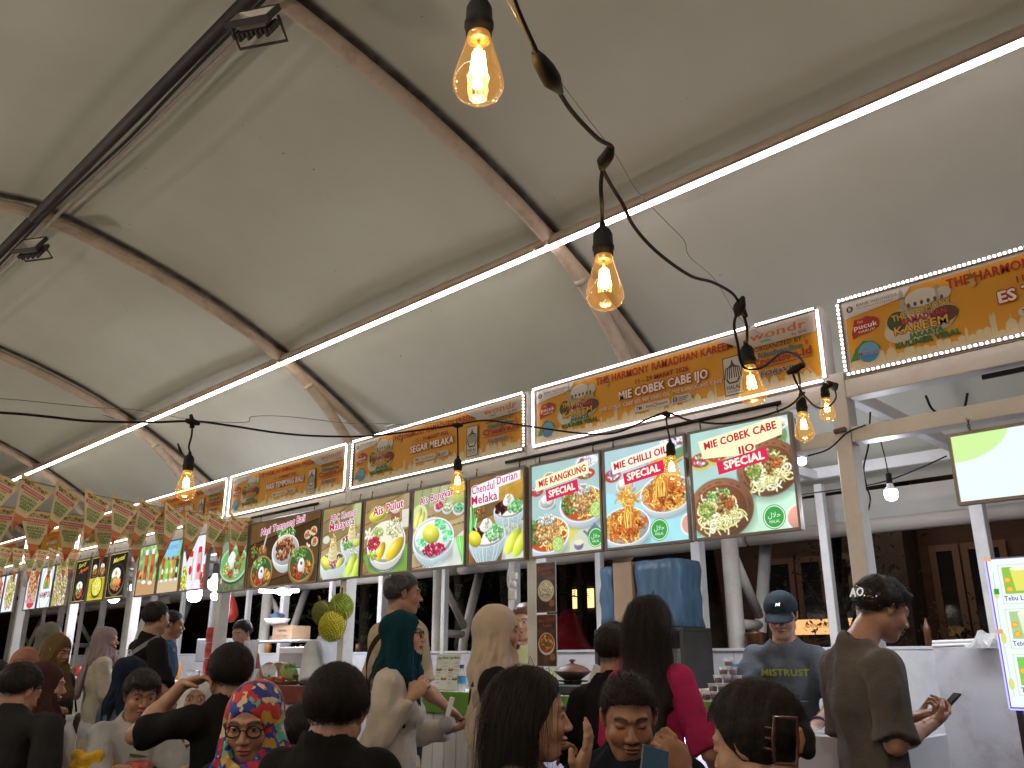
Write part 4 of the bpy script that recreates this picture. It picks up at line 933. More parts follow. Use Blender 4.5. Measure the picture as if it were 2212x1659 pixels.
def make_bulb():
    sk = MB().lathe([(0, .056), (.005, .056), (.0065, .046), (.0125, .041), (.0165, .032), (.0172, .012), (.0188, .010), (.0188, .004), (.0172, .002), (.0165, -.008), (.0, -.008)], n=20).me('socket', M_black)
    prof = [(.0145, -.002), (.0148, -.012), (.0165, -.024), (.0195, -.042), (.0235, -.062), (.0275, -.082), (.0305, -.098), (.0320, -.110), (.0312, -.122), (.0272, -.133), (.0195, -.142), (.0090, -.1475), (.003, -.150), (.0015, -.153), (.0, -.154)]
    prof = [(r_, z_ * .715) for r_, z_ in prof]; gl = MB().lathe(prof, n=32).me('glass', M_glass)
    b = MB()
    for k in range(6):
        a = k * math.pi / 3 + .3; x, y = .0085 * math.cos(a), .0085 * math.sin(a)
        b.tube([(x * .7, y * .7, -.034), (x * 1.1, y * 1.1, -.064)], .0017, 6)
    fl = b.me('filament', M_fil)
    st = MB().tube([(0, 0, -.01), (0, 0, -.034)], .0022, 6).tube([(0, 0, -.034), (.0, .0, -.066)], .0006, 4).tube([(.006, 0, -.034), (-.006, 0, -.034)], .0007, 4).me('stem', mat('clear stem', (.6, .5, .35), .2))
    cp = MB().lathe([(.0, .0), (.0142, .0), (.0146, -.016), (.0138, -.018), (.004, -.016), (0, -.016)], n=20).me('cap', M_brass)
    return [('socket', sk), ('glass', gl), ('filament', fl), ('stem', st), ('cap', cp)]
def bulb(x, y, dep, label, rot=0.0, tilt=0.0, lamp=True, scale=1.0, power=1.7):
    """x, y: photo position of the widest part of the glass"""
    global bulb_parts
    if bulb_parts is None: bulb_parts = make_bulb()
    p = at(x, y, dep); R = Euler((tilt, rot, .4)).to_matrix(); o = p - R @ Vector((0, 0, -.079 * scale))
    e = empty('filament_bulb', o, label, 'light bulb', 'amber filament bulbs on black cable', rot=(tilt, rot, .4)); e.scale = (scale,) * 3
    for n, me in bulb_parts: link(n, me, e)
    if lamp:
        ld = bpy.data.lights.new('filament_light', 'POINT'); ld.energy = power; ld.color = (1, .66, .32); ld.shadow_soft_size = .012
        l = bpy.data.objects.new('filament_light', ld); COL.objects.link(l); l.parent = e; l.location = (0, 0, -.05)
    return o + R @ Vector((0, 0, .055 * scale))
T = []
T.append(bulb(1033, 178, 1.05, 'nearest and largest amber bulb hanging at the top edge of the picture', scale=1.0))
T.append(bulb(1307, 636, 1.42, 'brightly glowing amber bulb in the middle below the cable knot', rot=.0))
T.append(bulb(1627, 851, 2.02, 'amber bulb hanging in front of the right end of the noodle stall sign', rot=-.05))
T.append(bulb(1738, 936, 2.75, 'amber bulb just right of the clay dish noodle board'))
T.append(bulb(1788, 896, 3.45, 'small amber bulb against the white post by the orange sign corner'))
T.append(bulb(400, 1063, 2.78, 'amber bulb on the left above the bunting'))
T.append(bulb(988, 1054, 3.5, 'amber bulb hanging before the round bowl dessert board'))
T.append(bulb(1452, 1026, 3.15, 'amber bulb hiding part of the chopstick noodle board'))
def A_(l): return [at(*p) for p in l]
# main run from the top of the picture to the post
cable('bulb_cable', A_([(1090, -60, .98), (1118, 20, 1.02), (1150, 92, 1.06), (1168, 130, 1.09), (1200, 185, 1.13), (1235, 240, 1.19), (1290, 298, 1.27), (1322, 318, 1.32), (1312, 342, 1.34), (1302, 362, 1.35), (1320, 400, 1.40), (1345, 440, 1.46), (1370, 490, 1.53), (1420, 545, 1.62), (1490, 595, 1.75), (1540, 610, 1.85), (1580, 632, 1.95), (1598, 655, 1.99)]), .0034,
      'black twin cable zigzagging down from the top edge through the knots', n=8)
cable('bulb_cable', A_([(1598, 660, 1.99), (1586, 700, 1.98), (1594, 745, 1.97), (1600, 780, 1.98), (1615, 798, 2.0), (1650, 792, 2.05), (1690, 762, 2.2), (1722, 768, 2.35), (1738, 790, 2.48), (1724, 796, 2.5), (1712, 800, 2.52), (1722, 830, 2.56), (1740, 858, 2.62), (1765, 880, 2.75), (1790, 878, 3.0), (1806, 858, 3.25), (1800, 834, 3.4), (1792, 832, 3.42)]), .0034, 'black cable looping between the bulbs at the right end of the sign', n=8)
cable('bulb_cable', A_([(1738, 848, 2.68), (1700, 880, 2.75), (1630, 903, 2.85), (1560, 915, 2.95), (1490, 908, 3.05), (1440, 892, 3.15), (1400, 905, 3.2), (1340, 932, 3.25), (1290, 938, 3.3), (1220, 932, 3.35), (1110, 916, 3.45), (1050, 908, 3.5), (1000, 915, 3.52), (985, 918, 3.52), (900, 930, 3.45), (800, 942, 3.35), (690, 942, 3.2), (600, 935, 3.05), (500, 920, 2.9), (420, 910, 2.8), (330, 912, 2.7), (200, 910, 2.55), (120, 902, 2.45), (40, 894, 2.4), (-60, 888, 2.3)]), .0038,
      'long black cable with hanging bulbs crossing before the signs to the left edge', n=8)
def drop_cable(pts, lab): cable('bulb_drop_cable', pts, .0034, lab, n=8, cat='cable', group='short drop cables of the bulbs')
drop_cable(A_([(1302, 362, 1.35), (1298, 400, 1.37), (1300, 440, 1.39)]) + [T[1]], 'short black drop cable from the middle knot to its bulb')
drop_cable(A_([(1600, 665, 1.99), (1612, 700, 2.0), (1614, 735, 2.01)]) + [T[2]], 'short black drop cable above the bulb in front of the sign')
drop_cable(A_([(1724, 800, 2.52), (1728, 825, 2.6)]) + [T[3]], 'short black drop cable above the bulb right of the clay dish board')
drop_cable(A_([(416, 912, 2.8), (414, 940, 2.79), (408, 965, 2.78)]) + [T[5]], 'short black drop cable above the left bulb')
drop_cable(A_([(988, 920, 3.52), (989, 950, 3.51)]) + [T[6]], 'short black drop cable above the bulb at the dessert board')
drop_cable(A_([(1438, 895, 3.15), (1442, 925, 3.15)]) + [T[7]], 'short black drop cable above the bulb at the chopstick noodle board')
drop_cable([T[0]] + A_([(1045, -90, 1.02)]), 'black drop cable of the nearest bulb leaving the top edge')
def knot(pts, r, lab):
    MB().tube([at(*p) for p in pts], r, 10).build('cable_knot', M_black, label=lab, cat='cable joint', group='black joints of the bulb cable')
knot([(1320, 318, 1.32), (1314, 335, 1.33), (1303, 350, 1.34), (1300, 366, 1.35)], [.006, .010, .011, .005], 'black taped joint where the cable bends in the middle')
knot([(1155, 112, 1.075), (1165, 130, 1.085), (1180, 152, 1.10), (1192, 172, 1.115), (1212, 200, 1.14)], [.005, .010, .0125, .013, .004], 'thick grey taped splice near the top of the picture')
knot([(1606, 640, 1.99), (1600, 656, 1.99), (1596, 668, 1.99), (1592, 682, 1.985)], [.004, .013, .015, .006], 'black knotted joint above the right end of the sign')
knot([(1590, 655, 1.99), (1600, 668, 1.99), (1612, 684, 2.0)], [.008, .012, .005], 'small black wing of the knotted joint above the sign')
knot([(1700, 806, 2.52), (1718, 798, 2.51), (1738, 785, 2.49)], [.006, .013, .006], 'black joint over the sponsor corner of the sign')
knot([(1782, 838, 3.4), (1790, 830, 3.42), (1803, 836, 3.44), (1808, 828, 3.44)], [.01, .016, .018, .008], 'bundled black joint above the small bulb on the post')
knot([(400, 908, 2.79), (414, 911, 2.8), (432, 915, 2.81)], [.006, .012, .007], 'black cross joint above the left bulb')
knot([(412, 895, 2.8), (415, 908, 2.8), (415, 925, 2.8)], [.005, .008, .008], 'upright stub of the joint above the left bulb')
knot([(976, 918, 3.52), (988, 919, 3.52), (1000, 918, 3.52)], [.005, .012, .006], 'black cross joint above the dessert board bulb')
knot([(1430, 894, 3.15), (1438, 893, 3.15), (1446, 900, 3.15)], [.006, .012, .008], 'black joint above the chopstick board bulb')
MB().tube([at(384, 958, 2.76), at(390, 975, 2.77), at(398, 988, 2.78)], [.003, .005, .002], 8).build('loose_plug_tail', M_black, label='loose black plug tail sticking out beside the left bulb', cat='cable end')
# thin steel wire that carries the cable
M_wire = mat('thin steel wire', (.22, .2, .18), .45, metal=.5)
cable('support_wire', A_([(1075, -40, 1.0), (1130, 60, 1.05), (1185, 140, 1.12), (1250, 230, 1.22), (1330, 335, 1.36), (1375, 410, 1.5), (1440, 480, 1.65), (1478, 520, 1.75), (1490, 555, 1.82), (1545, 605, 1.93), (1600, 690, 2.1), (1680, 745, 2.3), (1740, 790, 2.5), (1790, 830, 3.3)]), .0008, 'thin steel wire following the bulb cable from the top edge', M_wire, n=5)
cable('support_wire', A_([(-40, 858, 2.4), (60, 866, 2.5), (200, 880, 2.6), (300, 886, 2.7), (420, 908, 2.85), (530, 912, 2.95), (545, 900, 3.0), (620, 900, 3.05), (760, 915, 3.25), (830, 915, 3.4), (900, 918, 3.5), (1000, 905, 3.6)]), .0012, 'thin steel wire above the long cable on the left', M_wire, n=5)
cable('support_wire', [onY(-20, 770, 2.9), onY(120, 855, 3.4), onY(262, 910, 3.92)], .004, 'thin dark cable running along the tent towards the light strip', n=5)
# inline switch on the post and cables there
MB().box((-.03, -.012, -.012), (.03, .012, .012), 0, .004).build('inline_switch', mat('brown plastic', (.10, .06, .035), .4), None, onY(1815, 930, 3.96), (0, -.1, .1), label='small brown inline switch lying on the post at the beam', cat='switch')
cable('power_cable', [onY(1745, 985, 3.97), onY(1790, 970, 3.96), onY(1830, 935, 3.95), onY(1870, 918, 3.96)], .004, 'black cable from the inline switch round the post', n=6)
cable('power_cable', [onY(1880, 700 + 190, 4.1), onY(1876, 960, 4.15), onY(1866, 1010, 4.15), onY(1872, 1050, 4.15), onY(1880, 1080, 4.15), onY(1870, 1120, 4.13), onY(1862, 1135, 4.12)], .0045, 'loose black cable looping down beside the right post', n=6)
cable('power_cable', [onY(1872, 1185, 4.15), onY(1885, 1210, 4.2), onY(1895, 1300, 4.25)], .0045, 'thin cable running down inside the right post', n=6)
cable('power_cable', [onY(2000, 855, 4.08), onY(2015, 885, 4.06), onY(2045, 897, 4.05), onY(2080, 885, 4.06), onY(2090, 850, 4.08)], .006, 'black looped cable hanging under the upper beam of the right stall', n=6)
MB().box((-.7, .035, -.01), (-.0, .05, .01)).box((-.18, .01, -.05), (-.12, .07, .01)).build('cable_tray', M_black, None, (-.32, 4.0, 2.50), label='black bar with a bracket under the upper right beam', cat='bracket')
# black tubes along the top of the boards
for xa, xb, lab in ((-3.95, -1.95, 'black conduit above the noodle lightboxes'), (-7.3, -6.2, 'thin dark conduit above the rice dish lightbox')):
    MB().tube([(xa, 3.975, 2.565), (xb, 3.975, 2.565)], .011, 10).build('conduit', M_black, label=lab, cat='conduit')

# ------------------------------------------------------------------ white stall lamps
M_lamp = glow('cool white lamp', (.86, .88, 1.0), 28.0)
def stall_bulb(p, label, r=.03, energy=6, cord=.2):
    e = empty('white_bulb', p, label, 'light bulb', 'white bulbs inside the stalls')
    k = r / .03
    MB().lathe([(0, .052 * k), (.014 * k, .052 * k), (.014 * k, .1 * k), (.006 * k, .104 * k), (0, .104 * k)], n=14).build('socket', M_black, e)
    MB().lathe([(.014 * k, .052 * k), (.016 * k, .04 * k), (.028 * k, .02 * k)], n=16).build('collar', mat('white plastic', (.75, .75, .75), .4), e)
    MB().lathe([(.0285 * k, .02 * k), (.031 * k, .005 * k), (.029 * k, -.012 * k), (.022 * k, -.024 * k), (.01 * k, -.03 * k), (0, -.031 * k)], n=18).build('globe', M_lamp, e)
    MB().tube([(0, 0, .1 * k), (-.006, 0, .1 * k + cord * .5), (-.018, 0, .1 * k + cord)], .003, 6).build('cord', M_black, e)
    ld = bpy.data.lights.new('bulb_light', 'POINT'); ld.energy = energy; ld.color = (.85, .9, 1); ld.shadow_soft_size = .03 * k
    l = bpy.data.objects.new('bulb_light', ld); COL.objects.link(l); l.parent = e; l.location = (0, 0, -.045 * k)
stall_bulb(onY(1925, 1068, 4.7), 'round white bulb hanging inside the right stall', .034, 9)
stall_bulb(onY(1732, 996, 5.2), 'white bulb half hidden behind the clay dish noodle board', .028, 9)
cable('string_cable', [onY(1715, 1070, 4.7), onY(1850, 1052, 4.7), onY(1918, 1038, 4.7), onY(1990, 1010, 4.7), onY(2045, 985, 4.7)], .004, 'black cable with the white bulb inside the right stall', n=6)
for x, y, Y, r, lab in ((291, 1270, 5.0, .06, 'glowing white bulb left of the juice bottle boards'), (420, 1285, 4.6, .08, 'large glowing white lamp under the juice bottle boards'), (463, 1262, 4.8, .07, 'bright white lamp between the bottle boards and the bunting end'), (246, 1268 + 22, 4.4, .07, 'white glow lamp under the pale crunchy dish board'), (464, 1288, 5.0, .045, 'small white lamp below the red capped bottle board')):
    stall_bulb(onY(x, y, Y), lab, r, 4, .3)
# triple tube lamp over the durian stall
e = empty('tube_lamp', onY(610, 1278, 4.9), 'three armed white tube lamp glowing above the stacked cups', 'lamp')
for a in (0, 120, 240):
    c, s_ = math.cos(math.radians(a + 10)), math.sin(math.radians(a + 10)); MB().tube([(.05 * c, .05 * s_, 0), (.24 * c, .24 * s_, .0)], .018, 10).build('tube', M_lamp, e)
MB().lathe([(0, .03), (.05, .03), (.055, 0), (.045, -.03), (0, -.035)], n=18).build('hub', M_lamp, e); MB().tube([(0, 0, .03), (0, 0, .5)], .006, 6).build('cord', M_black, e)
def area(loc, size, energy, col=(1, .97, .93), rot=(0, 0, 0), name='lamp_light', sy=None):
    ld = bpy.data.lights.new(name, 'AREA'); ld.energy = energy; ld.color = col; ld.size = size
    if sy: ld.shape = 'RECTANGLE'; ld.size_y = sy
    o = bpy.data.objects.new(name, ld); COL.objects.link(o); o.location = loc; o.rotation_euler = rot; return o
p_ = onY(610, 1278, 4.9); ld = bpy.data.lights.new('tube_lamp_light', 'POINT'); ld.energy = 30; ld.color = (.88, .92, 1); ld.shadow_soft_size = .15
l = bpy.data.objects.new('tube_lamp_light', ld); COL.objects.link(l); l.parent = e; l.location = (0, 0, -.07)
# batten lamps under the top beams of the nearer stalls
for X, en, lab in ((-4.75, 16, 'white batten lamp under the roof beams of the durian stall'), (-2.6, 16, 'white batten lamp under the roof beams of the noodle stall'), (-.5, 12, 'white batten lamp under the roof beams of the drink stall'), (-9.0, 14, 'white batten lamp in the bottle stall'), (-11.2, 14, 'white batten lamp in the rice bowl stall')):
    e = empty('batten_lamp', (X, 4.55, 2.48), lab, 'lamp', 'batten lamps in the stalls')
    MB().box((-.3, -.02, 0), (.3, .02, .03)).build('housing', M_white, e); MB().box((-.29, -.012, -.012), (.29, .012, 0)).build('tube', M_lamp, e)
    o = area((0, 0, -.02), .55, en, (.88, .92, 1), name='batten_light', sy=.05); o.parent = e
# added lamps out of view that brighten the diners, signs and canopy
for X, Y, Z, en, lb in ((.9, -1.0, 2.75, 66, 'behind the photographer'), (-3.6, -1.2, 2.75, 66, 'over the second row of tables'), (-7.6, -.4, 2.75, 66, 'over the third row of tables'), (-12, .2, 2.75, 64, 'over the farthest tables')):
    e = empty('pendant_lamp', (X, Y, Z), 'round white pendant lamp ' + lb, 'lamp', 'pendant lamps over the tables')
    MB().lathe([(0, .08), (.05, .07), (.1, .03), (.11, -.02), (.09, -.07), (0, -.1)], n=18).build('globe', glow('warm globe', (1, .86, .7), 9), e)
    MB().tube([(0, 0, .08), (0, 0, float(arch_z(Y)) - Z - .02)], .005, 6).build('cord', M_black, e)
    ld = bpy.data.lights.new('pendant_light', 'POINT'); ld.energy = en; ld.color = (1, .87, .71); ld.shadow_soft_size = .12
    l = bpy.data.objects.new('pendant_light', ld); COL.objects.link(l); l.parent = e; l.location = (0, 0, -.25)

# ------------------------------------------------------------------ bunting
M_flag = mat('printed paper flag', attr='Col', rough=.7)
for _m in (M_flag,): _m.node_tree.nodes['Principled BSDF'].inputs['Transmission Weight'].default_value = 0.0
def flag_mesh(seed):
    P = Print(); P.layer = 5; w, h = .27, .37
    r = random.Random(seed)
    def row(z0, z1, c):
        f = lambda z: w / 2 * (1 + (z) / h)
        P.poly([(-f(z0), z0), (f(z0), z0), (f(z1), z1), (-f(z1), z1)], c)
    row(0, -.30, 'e8d2a6'); row(-.0, -.035, 'dcc08a'); row(-.25, -.30, 'd9814e'); P.poly([(-w / 2 * .167, -.30), (w / 2 * .167, -.30), (0, -.36)], 'cf5530')
    for q in range(7): P.ell(-.085 + q * .028, -.028 - .006 * (q % 2), .015, .010, ['8c7a3c', '6a7c34', 'a88a4a', 'cbb48a'][q % 4], n=8)
    P.text('Maremah', 0, -.044, .017, '7a6430', .03, width=.17); P.rect(-.095, -.090, .095, -.062, 'cf7076', .006); P.text('RAMADHAN', 0, -.076, .012, 'ecd8c8', .02, width=.15)
    P.text('KAREEM', 0, -.103, .014, 'c07848', .03, width=.12)
    for k, (z, wd, t) in enumerate(((-.132, .13, 'JAKARTA'), (-.155, .115, 'KULINER'), (-.178, .10, 'VIRAL'), (-.200, .08, 'FEST'))): P.text(t, 0, z, .017, '7fa860', .05, '6a9250', .03, width=wd)
    P.text('11 - 29', 0, -.222, .010, 'a8603c', .01, width=.035)
    V = np.array(P.V, np.float32); T_ = np.array(P.T, np.int32)
    C = np.array(P.C, np.float32)
    V[:, 1] += .05 * V[:, 2] * math.sin(seed * 1.7)
    m = np_mesh('paper', V, T_, M_flag, False, C)
    b = MB(); n = 8
    for s_ in (.002,):
        rows = []
        for k in range(n + 1):
            z = -h * k / n; f = w / 2 * (1 + z / h) + .0008
            yy = .05 * z * math.sin(seed * 1.7) + s_
            rows.append((b.bm.verts.new((-f, yy, z)), b.bm.verts.new((f, yy, z))))
        for k in range(n): b.bm.faces.new((rows[k][0], rows[k][1], rows[k + 1][1], rows[k + 1][0]))
    mb_ = b.me('backing', mat('flag back paper', (.60, .45, .28), .7), fix=False)
    return m, mb_
FL = [flag_mesh(s_) for s_ in (1, 2.3, 4.1, 5.2)]
def bunting(pa, pb, n, sag, label, flip=False, t0=0.0, sc_=1.0, swing=0.0):
    pa, pb = Vector(pa), Vector(pb); L = (pb - pa).length
    pts = [pa.lerp(pb, t / 20) - Vector((0, 0, sag * 4 * (t / 20) * (1 - t / 20))) for t in range(21)]
    e = empty('bunting_string', (0, 0, 0), label, 'bunting', 'paper bunting strings on the left')
    MB().tube(pts, .003, 5).build('string', M_wire, e)
    d = (pb - pa).normalized(); ang = math.atan2(d.y, d.x)
    for k in range(n):
        t = t0 + (k + .5) / n * (1 - t0); p = pa.lerp(pb, t) - Vector((0, 0, sag * 4 * t * (1 - t)))
        me, bk = FL[(k * 3 + n) % 4]
        r = (.10 * math.sin(k * 2.1 + n), swing + .06 * math.sin(k * 1.3), ang + .12 * math.sin(k * 1.9 + n))
        for m_, nm in ((me, 'flag'), (bk, 'flag_backing')):
            o = link(nm, m_, e, p, r); o.scale = (sc_,) * 3
bunting(at(-30, 1018, 5.5), at(535, 1122, 7.8), 10, .03, 'front string of beige and green paper flags falling from the left edge to the sign', swing=.30)
bunting(at(-40, 1088, 6.0), at(552, 1118, 8.0), 9, .06, 'second bunting string with red tipped flags hanging behind the first', swing=-.02)
bunting(at(-60, 1172, 8.6), at(172, 1184, 10.6), 9, .04, 'lowest bunting string of flags at the left edge')

# ------------------------------------------------------------------ counters
M_green = mat('lime green laminate', (.14, .36, .045), .35, var=.08)
M_wht2 = mat('white counter board', (.68, .68, .70), .35, var=.05, vscale=3)
def counter(k, label, top_m, x0=None, x1=None, lit=False, top_z=1.10, green=.13):
    xl = (PX[k + 1] + .06) if x0 is None else x0; xr = (PX[k] - .06) if x1 is None else x1; W = xr - xl
    e = empty('counter', (xl, YF - .05, 0), label, 'counter', 'serving counters of the stalls')
    MB().box((0, 0, top_z - .035), (W, .52, top_z), 0, .004).build('counter_top', M_wht2, e)
    MB().box((-.01, -.03, top_z - green), (W + .01, -.002, top_z + .004), 0, .003).build('apron', top_m, e)
    n = int(W / .105)
    for q in range(n): MB().box((q * W / n + .003, .004, .02), ((q + 1) * W / n - .003, .02, top_z - green - .002), 0, .002).build('board', M_wht2, e)
    MB().box((0, .021, .02), (.015, .50, top_z - .036)).build('side_panel', M_wht2, e); MB().box((W - .015, .021, .02), (W, .50, top_z - .036)).build('side_panel', M_wht2, e)
    if lit:
        MB().box((.05, -.020, top_z - green - .010), (W - .05, -.008, top_z - green - .003)).build('light_strip', glow('violet white strip', (.72, .70, 1.0), 14), e)
        o = area((W / 2, -.03, top_z - green - .012), W - .1, 7, (.68, .66, 1), name='strip_light', sy=.02); o.parent = e; o.rotation_euler = (math.radians(20), 0, 0)
    return e
counter(1, 'counter with green edge and violet lit white boards under the noodle boards', M_green, x0=-3.66, x1=-2.25, lit=True)
counter(2, 'counter with green edge of the dessert stall behind the teal scarf woman', M_green, lit=False, x0=-4.95, x1=-3.80)
counter(3, 'counter of the rice dish stall with a printed red front', mat('printed red cloth', (.22, .06, .045), .6, var=.5, vscale=6))
counter(4, 'counter of the juice stall', M_wht2); counter(5, 'counter of the rice bowl stall', M_wht2); counter(6, 'counter of the round logo stall', M_wht2)
MB().box((0, 0, 0), (.62, .5, .97), 0, .004).build('serving_cabinet', M_panel, None, (-2.17, 4.0, 0), label='plain white cabinet with a clear lid in front of the cap wearing vendor', cat='cabinet')
MB().box((.02, .02, 0), (.60, .46, .012), 0, .003).build('clear_cover', mat('clear plastic', (.8, .85, .88), .15, alpha=.45), None, (-2.17, 4.0, .974), label='clear plastic lid lying on the white cabinet', cat='lid')
# the tall grey white board of the drink stall
e = empty('partition_board', (-1.80, 5.2, 0), 'tall scuffed grey white partition board behind the man with the phone', 'partition')
for q in range(2): MB().box((q * .78, 0, .02), (q * .78 + .775, .03, 1.36), 0, .003).build('panel', mat('scuffed panel', (.50, .51, .55), .5, var=.14, vscale=2.5, dirt_shade=(.20, .15, .16), dscale=3.2, damt=.8), e)
for dz, dy in ((1.375, .0), (1.395, .01)): MB().tube(catmull([(0, dy, dz), (.4, dy, dz + .008), (.9, dy, dz - .004), (1.5, dy, dz + .004)], 5), .010, 8).build('white_conduit', M_white, e)
MB().box((.98, -.004, 1.16), (1.0, -.001, 1.35)).build('tape_strip', mat('grey tape', (.12, .12, .12), .6), e)
b = MB(); bmesh.ops.create_icosphere(b.bm, subdivisions=3, radius=.07)
for v in b.bm.verts: v.co = Vector((v.co.x * 1.35, v.co.y * .6, abs(v.co.z) * (1.2 if v.co.x > -.02 else .7))) * (1 + .35 * math.sin(v.co.x * 90 + v.co.z * 60) * .4)
b.build('crumpled_plastic_bag', mat('thin clear plastic', (.75, .76, .76), .15, alpha=.55), None, onY(2128, 1400, 5.15), label='crumpled clear plastic bag on top of the partition board', cat='plastic bag')
# lit menu at the right edge
e = empty('menu_lightbox', (-1.06, 3.78, 1.125), 'tall bright white drinks menu with green framed photos at the right edge', 'lightbox', 'sugarcane drink lightboxes', rot=(math.radians(0), 0, .05)); e.scale = (.70, .8, .70)
MB().box((0, .002, 0), (.60, .04, .80), 0, .003).build('back_box', mat('violet edged case', (.25, .22, .5), .4), e)
P = Print(); P.layer = 10; P.rect(.008, .008, .592, .792, 'e4ecfb')
P.line([(.03, .06), (.02, .4), (.03, .72)], .003, 'a8c8c8')
for k, (z, t) in enumerate(((.555, 'Tebu Lemon'), (.315, 'Tebu Original'), (.075, 'Tebu Nipis'))):
    for q, c in enumerate(('d4dfa8', 'e4ecfb')): P.rect(.055 + q * .005, z - .01 + q * .005, .36 - q * .005, z + .205 - q * .005, c)
    P.rect(.075, z + .045, .34, z + .190, ['8ac04a', 'a8c890', '7cc45c'][k])
    P.poly([(.13, z + .06), (.20, z + .06), (.215, z + .18), (.115, z + .18)], ['e0dc6a', 'dfe6d0', 'c8e08a'][k]); P.ell(.165, z + .18, .05, .012, 'e8ecd0')
    for cx, cz in ((.095, z + .12), (.10, z + .07)): P.ell(cx, cz, .018, .016, 'e09a2c'); P.ell(cx, cz, .013, .011, 'f0c050')
    P.text(t, .155 if k else .15, z + .02, .026, '2c3848', .02, width=.17)
    P.ell(.028, z + .05, .014, .03, 'd0d878')
P.rect(.02, .60, .045, .63, '2c9a4c')
P.build('backlit_print', glow('bright backlit print', (1, 1, 1), 1.0, attr='Col'), e)
MB().box((-.006, -.004, 0), (-.001, .02, .80)).box((0, -.004, -.008), (.60, .02, -.001)).build('edge_glow', glow('blue edge light', (.30, .28, .9), 2.0), e)
MB().box((.02, .02, -1.6), (.05, .05, -.01)).box((.55, .02, -1.6), (.58, .05, -.01)).build('stand', M_dark, e)
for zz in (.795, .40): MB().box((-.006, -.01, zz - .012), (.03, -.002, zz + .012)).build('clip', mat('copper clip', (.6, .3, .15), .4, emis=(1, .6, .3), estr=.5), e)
MB().box((0, 0, 0), (.35, .03, 1.0), 0, .003).build('wood_panel', mat('grooved brown board', (.16, .125, .09), .6, var=.3, vscale=5, stretch=(12, 1, .4)), None, (-.96, 3.9, 0), label='grooved brown board standing below the lit drinks menu', cat='board')
# ------------------------------------------------------------------ things hanging on and standing in the stalls
def durian_fruit(x, y, r, Y, hue, label, rot):
    p = onY(x, y, Y); e = empty('durian', p, label, 'durian', 'durians hanging under the dessert boards', rot=rot)
    m = mat('durian ' + hue, {'green': (.26, .34, .03), 'dull': (.17, .18, .03), 'yellow': (.46, .42, .02)}[hue], .55, var=.25, vscale=20)
    bm = bmesh.new(); n = 330; ga = math.pi * (3 - 5 ** .5)
    bmesh.ops.create_uvsphere(bm, u_segments=24, v_segments=16, radius=r)
    for v in bm.verts: v.co.z *= 1.15
    for f in bm.faces: f.smooth = True
    for k in range(n):
        z = 1 - 2 * (k + .5) / n; q = math.sqrt(1 - z * z); a = ga * k; d = Vector((q * math.cos(a), q * math.sin(a), z))
        c = Vector((d.x, d.y, d.z * 1.15)) * r; t = d.cross(Vector((0, .3, 1))).normalized(); w = d.cross(t); b = r * .115
        vs = [bm.verts.new(c * .985 + (t * math.cos(j * 1.571) + w * math.sin(j * 1.571)) * b) for j in range(4)]; tip = bm.verts.new(c + d * r * .17)
        for j in range(4): bm.faces.new((vs[j], vs[(j + 1) % 4], tip))
    me = bpy.data.meshes.new('husk'); bm.to_mesh(me); bm.free(); me.materials.append(m); link('husk', me, e)
    MB().tube([(0, 0, r * 1.1), (.004, 0, r * 1.4), (0, .004, r * 1.75)], .008, 8).build('stalk', mat('stalk', (.16, .11, .05), .7), e)
    MB().tube([Vector((math.sin(a) * r * 1.14 * .5, -math.cos(a) * 0 - r * 1.10 * math.sin(a * .5 + 1.2), math.cos(a) * r * 1.2)) for a in np.linspace(.2, 2.6, 9)], .004, 6).build('string', mat('raffia string', (.45, .36, .18), .7), e)
durian_fruit(737, 1312, .085, 3.88, 'green', 'green spiky durian hanging highest beside the white post', (.1, .1, 0))
durian_fruit(699, 1325, .082, 3.94, 'dull', 'dull olive durian hanging on the left behind the other two', (.15, -.35, 1))
durian_fruit(717, 1353, .090, 3.80, 'yellow', 'yellow durian hanging lowest of the three', (0, .1, 2))
cable('raffia_string', [onY(735, 1285, 3.9), onY(737, 1262, 3.95), onY(738, 1250, 3.98)], .005, 'raffia string holding the durians under the boards', mat('raffia string', (.45, .36, .18), .7), cat='string')

# post posters
def poster(z0, h, art_cols, title, label, seed):
    e = empty('poster', (-3.695, YF - .012, z0), label, 'poster', 'posters taped to the post'); w = .165
    MB().box((0, .001, 0), (w, .004, h)).build('paper', mat('poster paper', (.5, .48, .45), .4), e)
    A = Art(60, int(60 * h / w), '3a241c', seed); A.noise(.5, 5); r = .40
    A.ell(.5, 1.05, r * 1.05, r, 'c9bfae'); A.ell(.5, 1.02, r * .95, r * .86, '9a3c18' if seed == 61 else 'c8bc9a'); A.specks(.5, 1.02, r * .75, r * .65, 60, art_cols, .07)
    A.ell(.80, 1.52, .14, .13, '8a5a34'); A.C *= 1.15
    A.sheet('printed_sheet', w - .01, h - .01, M_print, e, (.005, -.0006, .005))
    P = Print(); P.layer = 22; P.text(title, w / 2, h * .88, .022, 'b04a44', .03, width=w * .75, rot=.05); P.text('Special', w / 2 + .01, h * .78, .018, 'b04a44', .03, width=w * .45); P.build('lettering', M_print, e)
poster(1.575, .305, ['e6dcb8', 'cfc49a', 'efe8d0'], 'Dimsum', 'poster of pale dumplings in a bowl, upper one on the post', 60)
poster(1.262, .305, ['c8822c', '8a3c14', 'e0b05a', '5a6a2c'], 'Mie Chili', 'dark poster of a chili dumpling bowl, lower one on the post', 61)
e = empty('wifi_camera', onY(1108, 1262, 4.06), 'small white camera and plug hanging by cable beside the posters', 'camera')
MB().lathe([(0, .025), (.02, .02), (.026, 0), (.02, -.02), (0, -.025)], n=14).build('body', mat('white plastic', (.75, .75, .75), .4), e)
